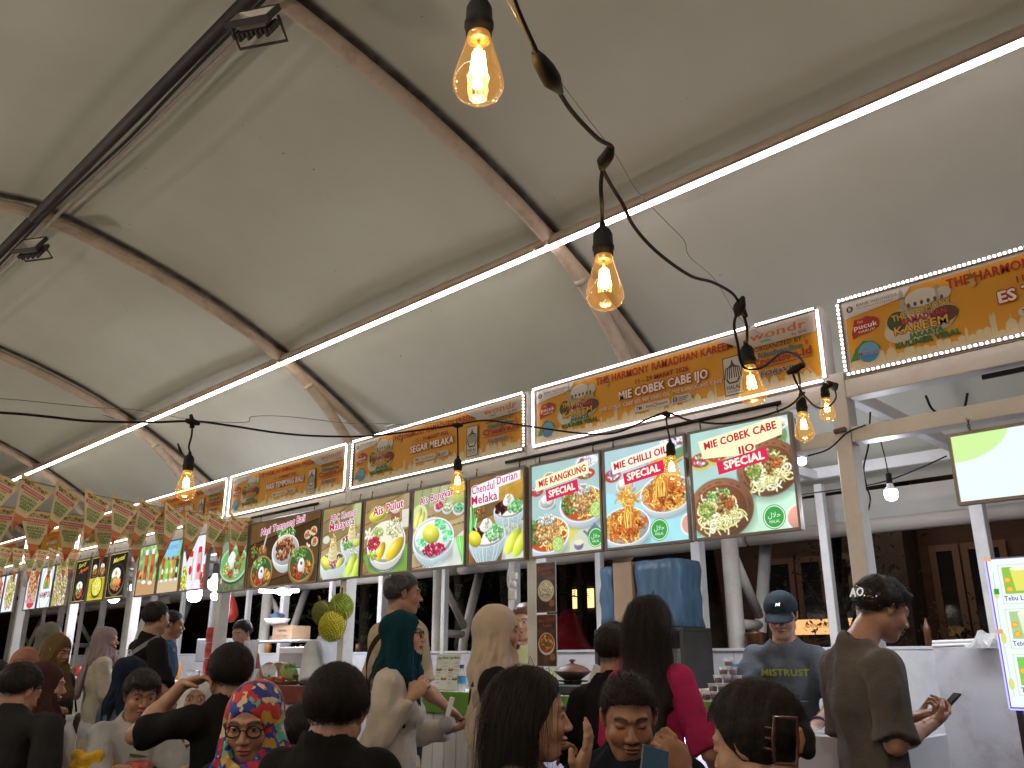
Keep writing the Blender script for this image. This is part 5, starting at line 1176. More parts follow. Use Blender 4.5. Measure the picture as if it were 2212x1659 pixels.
MB().box((-.035, -.015, -.10), (.03, .01, -.035), 0, .006).build('plug_box', mat('white plastic', (.75, .75, .75), .4), e)
MB().box((-.02, -.01, .03), (.03, .02, .075), 0, .004).build('mount', mat('white plastic', (.75, .75, .75), .4), e)
MB().tube(catmull([(-.03, 0, .13), (-.05, 0, .06), (-.045, 0, -.01), (-.02, 0, -.05)], 5), .004, 6).build('cord', mat('white plastic', (.75, .75, .75), .4), e)

# pyramid of sauce cups
M_clear = mat('clear cup plastic', (.85, .88, .9), .1, alpha=.32); M_sauce = mat('dark red sambal', (.16, .012, .010), .35, var=.3, vscale=80)
cupm = MB().lathe([(0, 0), (.019, 0), (.025, .036), (.0265, .036), (.0265, .038), (.0245, .038)], n=14).me('cup', M_clear); saum = MB().lathe([(0, .001), (.0185, .001), (.0225, .024), (0, .025)], n=14).me('sauce', M_sauce)
lidm = MB().lathe([(0, .040), (.027, .039), (.0275, .037)], n=14).me('lid', M_clear)
cb = onY(1578, 1506, 4.10); base = None
names_ = ['bottom', 'second', 'third', 'fourth', 'top']
for row, n in enumerate((6, 4, 3, 2, 1)):
    for q in range(n):
        pos = (cb.x + (q - (n - 1) / 2) * .0575 - (.02 if row else 0), cb.y + .01 * row + .003 * math.sin(q * 5), 1.103 + row * .0415)
        if row == 4: lab = 'single clear cup of red sauce on the very top of the pyramid'
        else:
            side = {0: 'leftmost', n - 1: 'rightmost'}.get(q, ['', 'second', 'third', 'fourth', 'fifth', ''][q] + ' from left')
            lab = f'clear cup of dark red sauce, {side} in the {names_[row]} row of the pyramid'
        c = empty('sauce_cup', pos, lab, 'sauce cup', 'pyramid of sauce cups')
        for nm, mm in (('cup', cupm), ('sauce', saum), ('lid', lidm)): link(nm, mm, c)
MB().box((-.62, -.16, 0), (.2, .2, .001)).build('steel_tray', M_steel, None, (cb.x + .1, cb.y + .05, 1.1005), label='flat steel tray under the pyramid of sauce cups', cat='tray')
b = MB().lathe([(0, 0), (.05, 0), (.055, .085), (.058, .09), (.054, .094), (0, .095)], n=24); b.build('food_tub', mat('cloudy plastic', (.62, .52, .42), .25, alpha=.75, var=.3, vscale=25), None, (cb.x + .13, cb.y + .10, 1.103), label='round clear tub of food behind the sauce cup pyramid', cat='tub')
for k, (dx, lab) in enumerate(((-.30, 'small clear tub left of the sauce cups on the tray'), (-.20, 'second small clear tub nearer to the sauce cups'))):
    MB().lathe([(0, 0), (.04, 0), (.045, .05), (0, .052)], n=16).build('food_tub', mat('cloudy plastic', (.62, .52, .42), .25, alpha=.75, var=.3, vscale=25), None, (cb.x + dx, cb.y + .1, 1.103), label=lab, cat='tub')
# clay pot on a stove
p = onY(1237, 1478, 4.25)
e = empty('gas_stove', (p.x, p.y, 1.102), 'low black gas stove on the green edged counter', 'stove')
MB().box((-.20, -.15, 0), (.20, .15, .055), 0, .008).build('body', M_dark, e); MB().lathe([(.05, .056), (.06, .07), (.045, .07)], n=16).build('burner', M_black, e)
for a in range(4): MB().box((-.11, -.006, .071), (.11, .006, .078)).build('grate_bar', M_black, e, rot=(0, 0, a * math.pi / 4))
M_clay = mat('brown clay', (.16, .06, .035), .45, var=.3, vscale=14)
e = empty('clay_pot', (p.x, p.y, 1.182), 'brown lidded clay pot standing on the black stove', 'pot')
MB().lathe([(0, 0), (.05, 0), (.10, .035), (.118, .05), (.112, .053), (0, .05)], n=28).build('pot', mat('dark clay', (.06, .03, .022), .45, var=.3), e)
MB().lathe([(.113, .052), (.10, .066), (.07, .083), (.03, .094), (.012, .098), (.010, .106), (.022, .113), (.018, .122), (0, .124)], n=28).build('lid', M_clay, e)
MB().box((-.04, -.004, 0), (.04, .0, .17), 0, .002).build('code_stand', mat('card stand', (.6, .55, .52), .4), None, onY(1272, 1500, 4.05) * 1.0, rot=(-.25, .32, 0), label='white payment card stand leaning on the counter beside the clay pot', cat='card stand')
# dessert stall counter
def squeeze(p, label):
    e = empty('squeeze_bottle', p, label, 'bottle'); y_ = mat('yellow plastic', (.75, .52, .01), .35)
    MB().lathe([(0, 0), (.035, 0), (.037, .11), (.034, .13), (0, .13)], n=18).build('body', mat('cloudy bottle', (.7, .6, .3), .3), e)
    MB().lathe([(.034, .13), (.036, .135), (.035, .165), (.022, .172), (.02, .185), (.01, .19), (.004, .215), (0, .216)], n=18).build('cap', y_, e)
    MB().tube([(-.02, 0, .18), (-.04, 0, .20), (-.05, 0, .222), (-.06, 0, .224)], .004, 6).build('tip_cover', y_, e)
squeeze((onY(988, 1440, 4.22).x, 4.22, 1.102), 'squeeze bottle with a bright yellow cap on the dessert counter')
for x, sx, lab, rz in ((951, 0, 'white menu card stand reading Segar Melaka, left one', .25), (975, 0, 'white menu card stand reading Segar Melaka, half hidden right one', .1)):
    q = onY(x, 1500, 4.08); e = empty('menu_stand', (q.x, q.y, 1.10), lab, 'menu stand', 'menu card stands', rot=(-.12, 0, rz)); e.scale = (1.2,) * 3
    MB().box((-.045, 0, 0), (.045, .003, .20)).build('card', mat('card', (.62, .64, .58), .35), e); MB().box((-.047, -.02, 0), (.047, .02, .006)).build('foot', M_clear, e)
    P = Print(); P.layer = 12; P.text('Segar Melaka', 0, .18, .014, '34502c', .02, width=.075, shear=.3)
    for cx, cz in ((-.02, .125), (.015, .075)): P.ell(cx, cz - .01, .02, .008, '5a4430'); P.ell(cx, cz, .014, .010, 'c8b88a'); P.ell(cx, cz + .006, .009, .006, 'efe8d8')
    for q_ in range(7): P.rect(.005 if q_ < 3 else -.035, .15 - q_ * .018, .035 if q_ < 3 else -.012, .153 - q_ * .018, '7c8a74')
    P.build('lettering', M_print, e)
q = onY(997, 1480, 4.05); e = empty('water_bottle', (q.x, q.y, 1.10), 'small clear water bottle with blue cap beside the menu stands', 'bottle')
MB().lathe([(0, 0), (.028, 0), (.030, .08), (.030, .11), (.013, .14), (.013, .15)], n=16).build('body', M_clear, e); MB().lathe([(.015, .148), (.016, .17), (0, .171)], n=14).build('cap', mat('blue cap', (.01, .04, .25), .4), e); MB().lathe([(.0305, .05), (.0305, .10)], n=16).build('label', mat('blue label', (.05, .25, .5), .4), e)
# rice dish stall: baskets, vegetables, cups
e = empty('vegetable_basket', (onY(613, 1500, 4.1).x, 4.1, 1.10), 'shallow basket of tomatoes and green chayote before the white wall', 'basket')
MB().lathe([(0, 0), (.10, 0), (.15, .03), (.155, .035), (.14, .033), (0, .01)], n=24).build('basket', mat('woven tan', (.30, .19, .08), .7, var=.3, vscale=30), e)
rr = random.Random(5)
for k in range(7):
    a = k * .8; MB().lathe([(0, -.024), (.018, -.018), (.026, 0), (.02, .018), (0, .022)], n=12).build('tomato', mat('tomato', (.50, .05, .02), .3), e, (-.07 + .03 * k - .06 * (k % 2), -.09 + .02 * (k % 3), .045))
for k in range(5):
    MB().lathe([(0, -.06), (.02, -.045), (.03, -.01), (.024, .035), (.01, .055), (0, .058)], n=12).build('chayote', mat('pale green', (.30, .40, .10), .45, var=.2), e, (-.05 + k * .04, .02, .085), (.3, -.5 + k * .25, 0))
b = MB()
for k in range(60):
    a = rr.random() * 6.28; r_ = .07 * rr.random(); o = Vector((r_ * math.cos(a), .03 + r_ * math.sin(a) * .5, .12 + .03 * rr.random())); d = Vector((rr.uniform(-1, 1), rr.uniform(-1, 1), rr.uniform(.1, 1))).normalized() * .035; w_ = d.cross(Vector((.3, .2, 1))).normalized() * .010
    b.poly([o, o + d * .5 + w_, o + d, o + d * .5 - w_])
b.build('leaves', mat('salad leaf', (.12, .30, .05), .5), e, kind='stuff')
for k, (x, lab) in enumerate(((582, 'arched bamboo basket on its side left of the vegetables'), (600, 'second arched bamboo basket nearer to the vegetables'))):
    q = onY(x, 1478, 4.32); e = empty('bamboo_basket', (q.x, q.y, 1.13), lab, 'basket', 'arched bamboo baskets', rot=(0, .3 * k, .4))
    MB().box((-.13, -.07, -.03), (.13, .07, .0), 0, .004).build('tray', mat('woven tan', (.30, .19, .08), .7), e)
    for j in range(7):
        r_ = .12 - j * .004; MB().tube([(r_ * math.cos(a), -.05 + j * .016 + .03 * math.sin(a), .15 * math.sin(a)) for a in np.linspace(.05, 3.09, 12)], .0035, 5).build('hoop', mat('bamboo strip', (.42, .26, .10), .5), e)
    MB().box((-.10, -.05, .0), (.06, .05, .02), 0, .008).build('leaf_bed', mat('salad leaf', (.12, .30, .05), .5), e)
MB().lathe([(0, 0), (.08, 0), (.14, .07), (.155, .085), (.145, .085), (0, .03)], n=26).build('clay_bowl', mat('dark clay', (.06, .03, .022), .45), None, (onY(668, 1500, 4.15).x, 4.15, 1.10), label='wide dark clay bowl right of the vegetable basket', cat='bowl')
MB().tube([(0, 0, 0), (.10, .02, .05)], .008, 8).box((.10, .01, .045), (.17, .03, .065), 0, .004).build('green_ladle', mat('green plastic', (.15, .55, .03), .35), None, onY(650, 1488, 4.15), label='bright green plastic ladle sticking out of the clay bowl', cat='ladle')
cs = MB().lathe([(0, 0), (.03, 0), (.045, .25), (.047, .255), (.04, .258)], n=14).me('cup_stack', mat('frosted plastic', (.8, .8, .86), .2, alpha=.75))
for k, (x, sc_, lab) in enumerate(((505, .95, 'leftmost stack of clear plastic cups on the white counter'), (520, .85, 'second stack of clear plastic cups from the left'), (533, 1.0, 'third stack of clear plastic cups'), (547, 1.02, 'rightmost stack of clear plastic cups'))):
    q = onY(x, 1420, 4.35); o = link('cup_stack', cs, None, (q.x, q.y, 1.22)); o.scale = (.9, .9, sc_); tag(o, lab, 'cup stack', 'stacks of plastic cups')
    MB().box((-.05, -.05, -.12), (.05, .05, 0)).build('crate', M_panel, None, (q.x, q.y, 1.22), label=['white block under the leftmost cup stack', 'white block under the second cup stack', 'white block under the third cup stack', 'white block under the rightmost cup stack'][k], cat='block', group='blocks under the cup stacks')
for k in range(4):
    q = onY(453, 1440, 4.3); MB().lathe([(0, 0), (.065, 0), (.066, .12), (.06, .13), (.06, .145), (0, .147)], n=18).build('red_canister', mat('red tin', (.42, .02, .015), .35, var=.1), None, (q.x, q.y, 1.02 + k * .15), label=['lowest red canister of the tower left of the cup stacks', 'second lowest red canister of the tower', 'second highest red canister of the tower', 'topmost red canister of the tower'][k], cat='canister', group='tower of red canisters')
p = onY(628, 1383, 5.35)
e = empty('cardboard_box', p, 'brown cardboard box reading TOPPING on the shelf under the lamp', 'box')
MB().box((-.20, -.12, 0), (.20, .12, .15), 0, .004).build('box', mat('cardboard', (.30, .19, .11), .7, var=.1), e); MB().poly([(-.20, -.12, .151), (-.24, -.16, .17), (.05, -.15, .18), (.2, -.12, .151)]).build('flap', mat('cardboard', (.30, .19, .11), .7), e)
P = Print(); P.layer = 12; P.text('TOPPING', .0, .10, .022, '3c2818', .03, width=.18); P.rect(-.12, .045, -.05, .049, '4c3828'); P.rect(-.12, .03, -.06, .034, '4c3828'); P.rect(.02, .045, .12, .049, '4c3828'); P.rect(.02, .03, .10, .034, '4c3828'); P.build('lettering', M_print, e, (0, -.121, 0))
MB().box((-1.15, -.18, -.02), (.45, .18, -.001), 0, .003).build('shelf_board', M_panel, None, p, label='white shelf carrying the cardboard box and basket', cat='shelf')
p2 = onY(598, 1350, 5.3); MB().lathe([(0, 0), (.10, 0), (.15, .07), (.14, .07), (0, .02)], n=20).build('white_basket', mat('white plastic', (.75, .75, .75), .4), None, p2, label='white plastic basket behind the cardboard box', cat='basket')
b = MB(); bmesh.ops.create_icosphere(b.bm, subdivisions=3, radius=.08)
for v in b.bm.verts: v.co *= 1 + .3 * math.sin(v.co.x * 60) * math.cos(v.co.y * 50 + v.co.z * 40); v.co.z *= .55
b.build('blue_cloth', mat('denim blue cloth', (.04, .07, .13), .8, var=.3), None, p2 + Vector((0, 0, .095)), label='crumpled dark blue cloth in the white basket', cat='cloth')
e = empty('napkin_dispenser', onY(653, 1420, 4.9), 'grey chest with a glass lid behind the white wall', 'chest'); MB().box((-.28, -.1, -.1), (.22, .1, .10), 0, .01).build('body', mat('grey shell', (.30, .31, .31), .35), e); MB().box((-.25, -.105, .04), (.19, -.10, .085)).build('slot', mat('pale slot', (.6, .6, .6), .3), e)
# back of the noodle stall: wrapped boxes on a rack
M_blue = mat('blue plastic film', (.055, .105, .165), .42, var=.3, vscale=7, bump=.4, bscale=8, bdist=.02, spec=.35, stretch=(2.5, 2.5, .5))
p = onY(1412, 1358, 5.6)
def film(a, b_, lab, loc):
    m = MB(); m.box(a, b_, 0, .01); bmesh.ops.subdivide_edges(m.bm, edges=m.bm.edges, cuts=6, use_grid_fill=True)
    for v in m.bm.verts: v.co += Vector((math.sin(v.co.z * 31 + v.co.x * 22), math.sin(v.co.x * 40 + v.co.z * 12), .4 * math.sin(v.co.x * 33))) * .009
    for f in m.bm.faces: f.smooth = True
    m.build('film_wrapped_box', M_blue, None, loc, label=lab, cat='wrapped box', group='boxes in blue film at the back of the noodle stall')
film((-.05, -.15, 0), (.36, .15, .50), 'large box wrapped in blue plastic film, right of the cardboard one', p)
film((-.42, -.12, .03), (-.27, .12, .48), 'narrow blue film wrapped box left of the cardboard one', p)
e = empty('cardboard_box', p + Vector((-.16, -.06, .05)), 'tall open cardboard box between the blue film wrapped boxes', 'box'); MB().box((-.09, -.1, 0), (.09, .1, .45), 0, .003).build('box', mat('cardboard', (.30, .19, .11), .7), e); MB().poly([(-.09, -.1, .452), (.09, -.1, .452), (.16, -.13, .49), (-.05, -.15, .47)]).build('flap', mat('cardboard', (.30, .19, .11), .7), e)
MB().box((-.44, -.18, -.03), (.38, .2, -.001), 0, .003).box((-.44, -.18, -.85), (-.41, .2, -.031)).box((.35, -.18, -.85), (.38, .2, -.031)).build('storage_rack', M_dark, None, p, label='dark rack carrying the blue wrapped boxes', cat='rack')
p = onY(1345, 1405, 5.0); e = empty('steel_pot', p, 'steel pot with a lid behind the long haired woman', 'pot'); MB().lathe([(0, -.2), (.06, -.2), (.06, .03), (.065, .035), (0, .04)], n=20).build('pot', M_steel, e); MB().tube([(-.04, 0, .04), (-.03, 0, .07), (.03, 0, .07), (.04, 0, .04)], .005, 6).build('handle', M_steel, e)
p = onY(1365, 1395, 5.2); e = empty('picture_frame', p, 'black framed glass leaning behind the steel pot', 'frame'); MB().box((-.09, 0, -.12), (.12, .02, .06), 0, .003).build('frame', M_black, e); MB().box((-.07, -.003, -.10), (.10, -.001, .04)).build('pane', mat('green glass', (.12, .16, .14), .15), e)
MB().lathe([(0, -.1), (.045, -.1), (.05, 0), (.047, 0), (0, -.02)], n=18).build('steel_cup', M_steel, None, onY(1325, 1455, 4.4), label='steel cup on the counter right of the clay pot', cat='cup')
MB().box((-.15, -.1, 0), (.25, .1, .16), 0, .01).build('blue_crate', mat('blue crate plastic', (.02, .10, .22), .4), None, onY(1650, 1497, 4.7), label='blue plastic crate behind the cap wearing vendor', cat='crate')
# extra white devices in the far stalls
MB().box((0, 0, 0), (.5, .3, .25), 0, .01).build('grey_appliance', mat('grey shell', (.30, .31, .31), .35), None, onY(520 - 100, 1430, 4.7), label='grey boxy appliance in the juice stall', cat='appliance')
# everyday clutter of the far stalls
CL = [('jar', [(0, 0), (.04, 0), (.042, .10), (.03, .12), (.03, .13), (0, .13)]), ('bottle', [(0, 0), (.032, 0), (.034, .15), (.013, .20), (.013, .23), (0, .23)]), ('pot', [(0, 0), (.09, 0), (.095, .11), (.10, .115), (.02, .135), (.015, .15), (0, .15)]),
      ('tub', [(0, 0), (.06, 0), (.07, .09), (.072, .10), (0, .10)]), ('tin', [(0, 0), (.045, 0), (.045, .12), (0, .12)])]
CM = [mat('chilli red plastic', (.40, .03, .02), .35), mat('white tub', (.6, .6, .58), .4), M_steel, mat('tea brown bottle', (.12, .05, .02), .2), mat('leaf green tub', (.08, .25, .05), .4), mat('orange squash', (.55, .20, .02), .3)]
CN = ['red', 'white', 'steel', 'brown', 'green', 'orange']
rq = random.Random(12)
for si, nm in ((6, 'round logo stall'), (5, 'rice bowl stall'), (4, 'juice stall'), (3, 'rice dish stall'), (2, 'dessert stall'), (1, 'noodle stall')):
    xl, xr = PX[si + 1] + .12, PX[si] - .12
    for row, (Y_, Z_, rn) in enumerate(((4.32, 1.102, 'on the counter'), (5.9, 1.39, 'on the back wall rail'))):
        n = (5, 4, 5, 4, 2, 3)[6 - si] if row == 0 else 3
        if row == 0 and si in (1, 2, 3): continue
        for q in range(n):
            t = (q + .5) / n; kk = (q * 2 + si + row) % 5; cm = (q * 3 + si * 2 + row) % 6; s_ = .75 + .4 * rq.random()
            if row == 1: s_ *= .8
            o = MB().lathe([(a * s_, b * s_) for a, b in CL[kk][1]], n=14).build(CL[kk][0], CM[cm], None, (xl + (xr - xl) * t, Y_ + .05 * rq.random() - (.0 if row == 0 else -.05), Z_), label=f'{CN[cm]} {CL[kk][0]} {rn} of the {nm}, ' + (['leftmost of the five', 'second of the five', 'middle of the five', 'fourth of the five', 'rightmost of the five'][q] if n == 5 else ['leftmost', 'second from left', 'third from left', 'rightmost'][q] if n == 4 else ['left one', 'middle one', 'right one'][q]), cat=CL[kk][0], group='kitchen things ' + rn)
for X_, Y_, lab in ((-10.6, 5.6, 'red plastic bag hanging in the rice bowl stall'),):
    b = MB().lathe([(0, -.34), (.07, -.33), (.10, -.24), (.075, -.12), (.03, -.03), (.012, 0)], n=12)
    for v in b.bm.verts: v.co += Vector((.012 * math.sin(v.co.z * 40), .01 * math.cos(v.co.z * 31 + v.co.x * 30), 0))
    b.build('plastic_bag', CM[0] if 'red' in lab else mat('thin clear plastic', (.75, .76, .76), .15, alpha=.55), None, (X_, Y_, 2.1), label=lab, cat='plastic bag'); MB().tube([(X_, Y_, 2.1), (X_, Y_ + .1, 2.57)], .003, 5).build('hanging_string', M_wire, None, label=lab.split(' bag')[0] + ' bag string tied to the beam', cat='string')
# slanted printed white board in rice bowl stall
e = empty('slanted_board', onY(350 * .9, 1450, 4.0), 'white slanted board with round pictures in the rice bowl stall', 'board'); MB().box((-.5, 0, -.2), (.1, .02, .38), 0, .003).build('panel', M_panel, e); e.rotation_euler = (0, .45, 0)
P = Print()
for q in range(3): P.ell(-.3 + .12 * q, .0 + .1 * q, .06, .08, 'b8b0a8'); P.ell(-.3 + .12 * q, .0 + .1 * q, .04, .055, 'c8c4c0')
P.build('print', M_print, e, (0, -.002, 0))

# ------------------------------------------------------------------ table at the lower left with its small things
M_tab = mat('brown table top', (.20, .11, .06), .4, var=.2, vscale=6, stretch=(1, 8, 1))
tp = at(215, 1625, 4.3)
e = empty('dining_table', (tp.x, tp.y, 0), 'brown dining table at the lower left, mostly hidden by the diners', 'table', rot=(0, 0, .75))
MB().box((-.7, -.35, .72), (.7, .35, .75), 0, .004).build('table_top', M_tab, e)
for sx in (-1, 1):
    for sy in (-1, 1): MB().box((sx * .64 - .02, sy * .3 - .02, 0), (sx * .64 + .02, sy * .3 + .02, .719)).build('leg', M_dark, e)
b = MB(); bmesh.ops.create_icosphere(b.bm, subdivisions=4, radius=.09)
for v in b.bm.verts: v.co *= 1 + .22 * math.sin(v.co.x * 55 + 1) * math.cos(v.co.z * 48) + .1 * math.sin(v.co.y * 90); v.co.z = v.co.z * .8
for f in b.bm.faces: f.smooth = True
b.build('yellow_cloth', mat('yellow cloth', (.62, .36, .02), .85, var=.25, vscale=30, bump=.5), None, at(192, 1652, 4.15), label='crumpled bright yellow cloth on the table at the lower left', cat='cloth')
p = at(148, 1572, 4.3); e = empty('water_bottle', (p.x, p.y, .86), 'clear plastic bottle on the table between the dark diners', 'bottle'); e.scale = (1.3,) * 3
MB().lathe([(0, -.08), (.03, -.08), (.032, .06), (.012, .10), (.012, .115), (.016, .117), (.016, .135), (0, .136)], n=16).build('body', mat('frosted bottle', (.6, .65, .68), .2, alpha=.6), e)
MB().lathe([(0, -.25), (.05, -.25), (.06, 0.02), (0, .02)], n=16).build('food_bucket', mat('red printed tub', (.35, .06, .04), .5, var=.6, vscale=30), None, at(300, 1655, 4.2), label='red printed paper tub on the table behind the raised arm', cat='tub')
b = MB()
for k in range(14): b.poly([(.03 * k - .2, .01 * (k % 3), 0), (.03 * k - .17, .02, .015), (.03 * k - .15, .05, .01), (.03 * k - .19, .04, 0)])
b.build('lettuce_leaves', mat('salad leaf', (.12, .30, .05), .5), None, at(255, 1632, 4.3), label='green salad leaves beside the yellow cloth', cat='salad')

# ------------------------------------------------------------------ what stands in the dark behind the stalls
M_fac = mat('dark brown cladding', (.10, .062, .045), .6, var=.25, vscale=1.5, stretch=(.4, 1, 4)); M_frm = mat('brown window frame', (.20, .14, .10), .5); M_gl = mat('dark window glass', (.02, .024, .028), .08, spec=.8)
FY = 11.5
e = empty('restaurant_building', (0, FY, 0), 'low brown building with tall windows behind the right hand stalls', 'building')
def wx(x): return onY(x, 1260, FY).x
def wz(y, x=1800): return onY(x, y, FY).z
for a, b_ in ((1290, 1560), (1560, 1900), (1900, 1995), (1995, 2450), (2450, 3400)):
    MB().box((wx(a), .0 if (a != 1900) else -.5, 0), (wx(b_), .35, 6)).build('wall', M_fac if a != 1900 else mat('rough dark pillar', (.06, .055, .05), .8, var=.3, bump=.4), e)
for z_ in np.arange(2.9, 4.4, .28): MB().box((wx(1290), -.03, z_), (wx(1895), -.0005, z_ + .26), 0, .01).build('cladding_board', M_fac, e)
def window(x0, x1, y0, y1):
    xa, xb, za, zb = wx(x0), wx(x1), wz(y1), wz(y0)
    o = MB().box((xa, -.06, za), (xa + .08, -.032, zb)).box((xb - .08, -.06, za), (xb, -.032, zb)).box((xa + .081, -.06, zb - .08), (xb - .081, -.032, zb)).box((xa + .081, -.06, za), (xb - .081, -.032, za + .08)).build('window', M_frm, e)
    MB().box((xa + .081, -.045, za + .081), (xb - .081, -.035, zb - .081)).build('pane', M_gl, o)
for x0, x1 in ((1655, 1722), (1726, 1790), (1796, 1850), (2020, 2085), (2090, 2190)): window(x0, x1, 1198, 1392)
for x0, x1 in ((1225, 1240), (1262, 1272)): MB().box((wx(x0), -.2, 0), (wx(x1), -.05, 5)).build('pillar', M_fac, e)
MB().box((wx(1290), -2.6, 3.62), (wx(3400), -.51, 3.75)).build('canopy_roof', mat('dark soffit', (.08, .05, .04), .6), e)
for x, y in ((1939, 1137), (2044, 1127), (1822, 1150), (1480, 1180), (2190, 1110), (1655, 1165)):
    p = onY(x, y, FY - 1.3); q = empty('downlight', (p.x, p.y, 3.60), f'tiny warm downlight in the soffit of the brown building', 'light', 'downlights of the brown building')
    MB().lathe([(0, -.01), (.045, -.01), (.05, .0), (.05, .018), (0, .018)], n=14).build('lens', glow('warm downlight', (1, .7, .5), 25), q)
    ld = bpy.data.lights.new('downlight_lamp', 'SPOT'); ld.energy = 7; ld.color = (1, .66, .45); ld.spot_size = 1.7; ld.spot_blend = .8; ld.shadow_soft_size = .04
    l = bpy.data.objects.new('downlight_lamp', ld); COL.objects.link(l); l.parent = q; l.location = (0, .0, -.03); l.rotation_euler = (math.radians(25), 0, 0)
seen = {}
for o in list(COL.objects):
    if o.get('group') == 'downlights of the brown building':
        k = len(seen); seen[o] = 1; o['label'] = ['warm downlight above the dark pillar', 'warm downlight right of the dark pillar', 'warm downlight above the shrub beside the post', 'warm downlight behind the clay dish board', 'warm downlight at the right edge', 'warm downlight above the first tall window'][k]
# newspaper kiosk
p = onY(1772, 1352, 9.6); e = empty('news_kiosk', p, 'lit yellow kiosk sign reading NEWSPAPER PHOTOBOOTH over a red stand', 'kiosk')
MB().box((-.50, 0, -.085), (.42, .3, .075), 0, .01).build('sign_box', glow('warm yellow sign', (1, .52, .20), .95), e)
P = Print(); P.text('NEWSPAPER PHOTOBOOTH', .05, .0, .045, '7a3a10', .02, width=.45); P.build('lettering', M_print, e, (0, -.004, 0))
MB().box((-.5, .05, -1.6), (.75, .5, -.30), 0, .02).build('red_stand', mat('red paint', (.28, .03, .03), .5), e); MB().box((.12, .0, -.29), (.5, .04, -.25)).build('lit_slot', glow('orange slot', (1, .4, .12), 1.2), e)
# red covered scooter, blurred window far off
p = onY(1228, 1395, 8.0)
b = MB().lathe([(0, .42), (.07, .40), (.14, .30), (.20, .12), (.26, 0), (.42, -.08), (.50, -.3), (.5, -1.0)], n=20)
b.build('red_cover', mat('red cover sheet', (.35, .02, .03), .4, var=.2), None, p, label='red covered bulky thing behind the stall wall right of the posters', cat='cover')
p = onY(1249, 1293, 16); e = empty('far_building', (p.x, 16, 0), 'distant dark building with one small lit window', 'building')
MB().box((-6, .1, 0), (4, .4, 7)).build('wall', mat('night wall', (.03, .028, .03), .8, var=.2), e)
for dx in (-.22, .22): MB().box((dx - .19, .05, p.z - .22), (dx + .19, .09, p.z + .22)).build('window', glow('lit window', (1, .72, .30), 1.4), e)
MB().box((-.6, 0.02, p.z - 2.0), (-.35, .06, p.z - 1.0)).build('door', glow('pale doorway', (.8, .85, 1), .8), e)
# trees and shrubs
M_bark = mat('dark bark', (.05, .035, .025), .9, var=.3, bump=.5)
def leaf_mat(n, c): return mat(n, c, .5, var=.35, vscale=3)
def tree(x, y, h, spread, n, label, seed, lm, frond=False, low=1.0, name='tree'):
    r = random.Random(seed); e = empty(name, (x, y, 0), label, 'tree')
    t = MB(); tips = []
    t.tube(catmull([(0, 0, 0), (.08, .03, h * .35), (-.04, .05, h * .7), (.05, 0, h * .95)], 5), .11, 8, r2=.03)
    for k in range(11):
        a = r.random() * 6.28; z0 = h * (.25 + .06 * k); L = spread * (.5 + .5 * r.random())
        pts = [Vector((0, 0, z0)), Vector((math.cos(a) * L * .5, math.sin(a) * L * .5, z0 + .25)), Vector((math.cos(a) * L, math.sin(a) * L, z0 + .2 + .3 * r.random()))]
        c = catmull(pts, 4); t.tube(c, .03, 5, r2=.008); tips += c[3:]
    t.build('trunk', M_bark, e)
    b = MB()
    for k in range(n):
        c = tips[r.randrange(len(tips))] + Vector((r.gauss(0, .22), r.gauss(0, .22), r.gauss(0, .20)))
        if c.z < low: c.z = low + r.random() * .3
        d = Vector((r.gauss(0, 1), r.gauss(0, 1), r.gauss(-.3, .5))).normalized(); s = d.cross(Vector((0, 0, 1))).normalized()
        if frond:
            for j in range(9):
                q = c + d * (.03 * j); l = .055 * (1 - j / 12)
                for sg in (-1, 1): b.poly([q, q + s * sg * l * .5 + d * .018, q + s * sg * l + d * .01, q + s * sg * l * .5 - d * .001])
        else:
            L = (.07 + .07 * r.random()) * (.55 if name == 'shrub' else 1); w = s * L * .22; b.poly([c, c + d * L * .45 + w, c + d * L, c + d * L * .45 - w])
    b.build('crown', lm, e); return e
LG = leaf_mat('dark leaf', (.05, .085, .03)); LG2 = leaf_mat('fern leaf', (.06, .11, .035))
tx = lambda x, Y: onY(x, 1300, Y).x
tree(tx(780, 7.6), 7.6, 4.2, 1.5, 1500, 'dark leafy tree behind the durian stall', 2, LG)
tree(tx(985, 7.4), 7.4, 4.0, 1.3, 420, 'feathery leaved tree behind the woman in the beige scarf', 3, LG2, True)
tree(tx(1085, 7.8), 7.8, 3.8, 1.2, 320, 'second feathery tree just left of the posters', 8, LG2, True)
tree(tx(560, 8.4), 8.4, 4.3, 1.7, 1300, 'dark tree behind the stacked plastic cups', 4, LG)
tree(tx(280, 9.0), 9.0, 4.6, 1.8, 1300, 'dark tree behind the rice bowl stall', 5, LG)
tree(tx(1530, 8.2), 8.2, 4.4, .6, 400, 'thin dark tree trunk between the blue boxes and the truss', 6, LG, low=3.0)
tree(tx(1815, 7.6), 7.6, 2.5, .42, 1500, 'upright leafy shrub under a warm downlight left of the big post', 7, leaf_mat('shrub leaf', (.07, .10, .03)), low=.6, name='shrub')
tree(tx(2060, 8.6), 8.6, 1.5, .8, 1100, 'low dark shrub in front of the right windows', 9, LG, low=.4, name='shrub')
p = onY(279, 1266, 12); b = MB(); rr = random.Random(4)
for k in range(60): c = Vector((rr.gauss(0, .28), rr.gauss(0, .2), rr.gauss(0, .16))); s = .02 + .02 * rr.random(); b.box(c - Vector((s, s, s)), c + Vector((s, s, s)))
b.build('fairy_lights', glow('blue white fairy lights', (.45, .5, 1), 6), None, p, label='small cluster of blue white fairy lights in the dark trees', cat='fairy lights', kind='stuff')
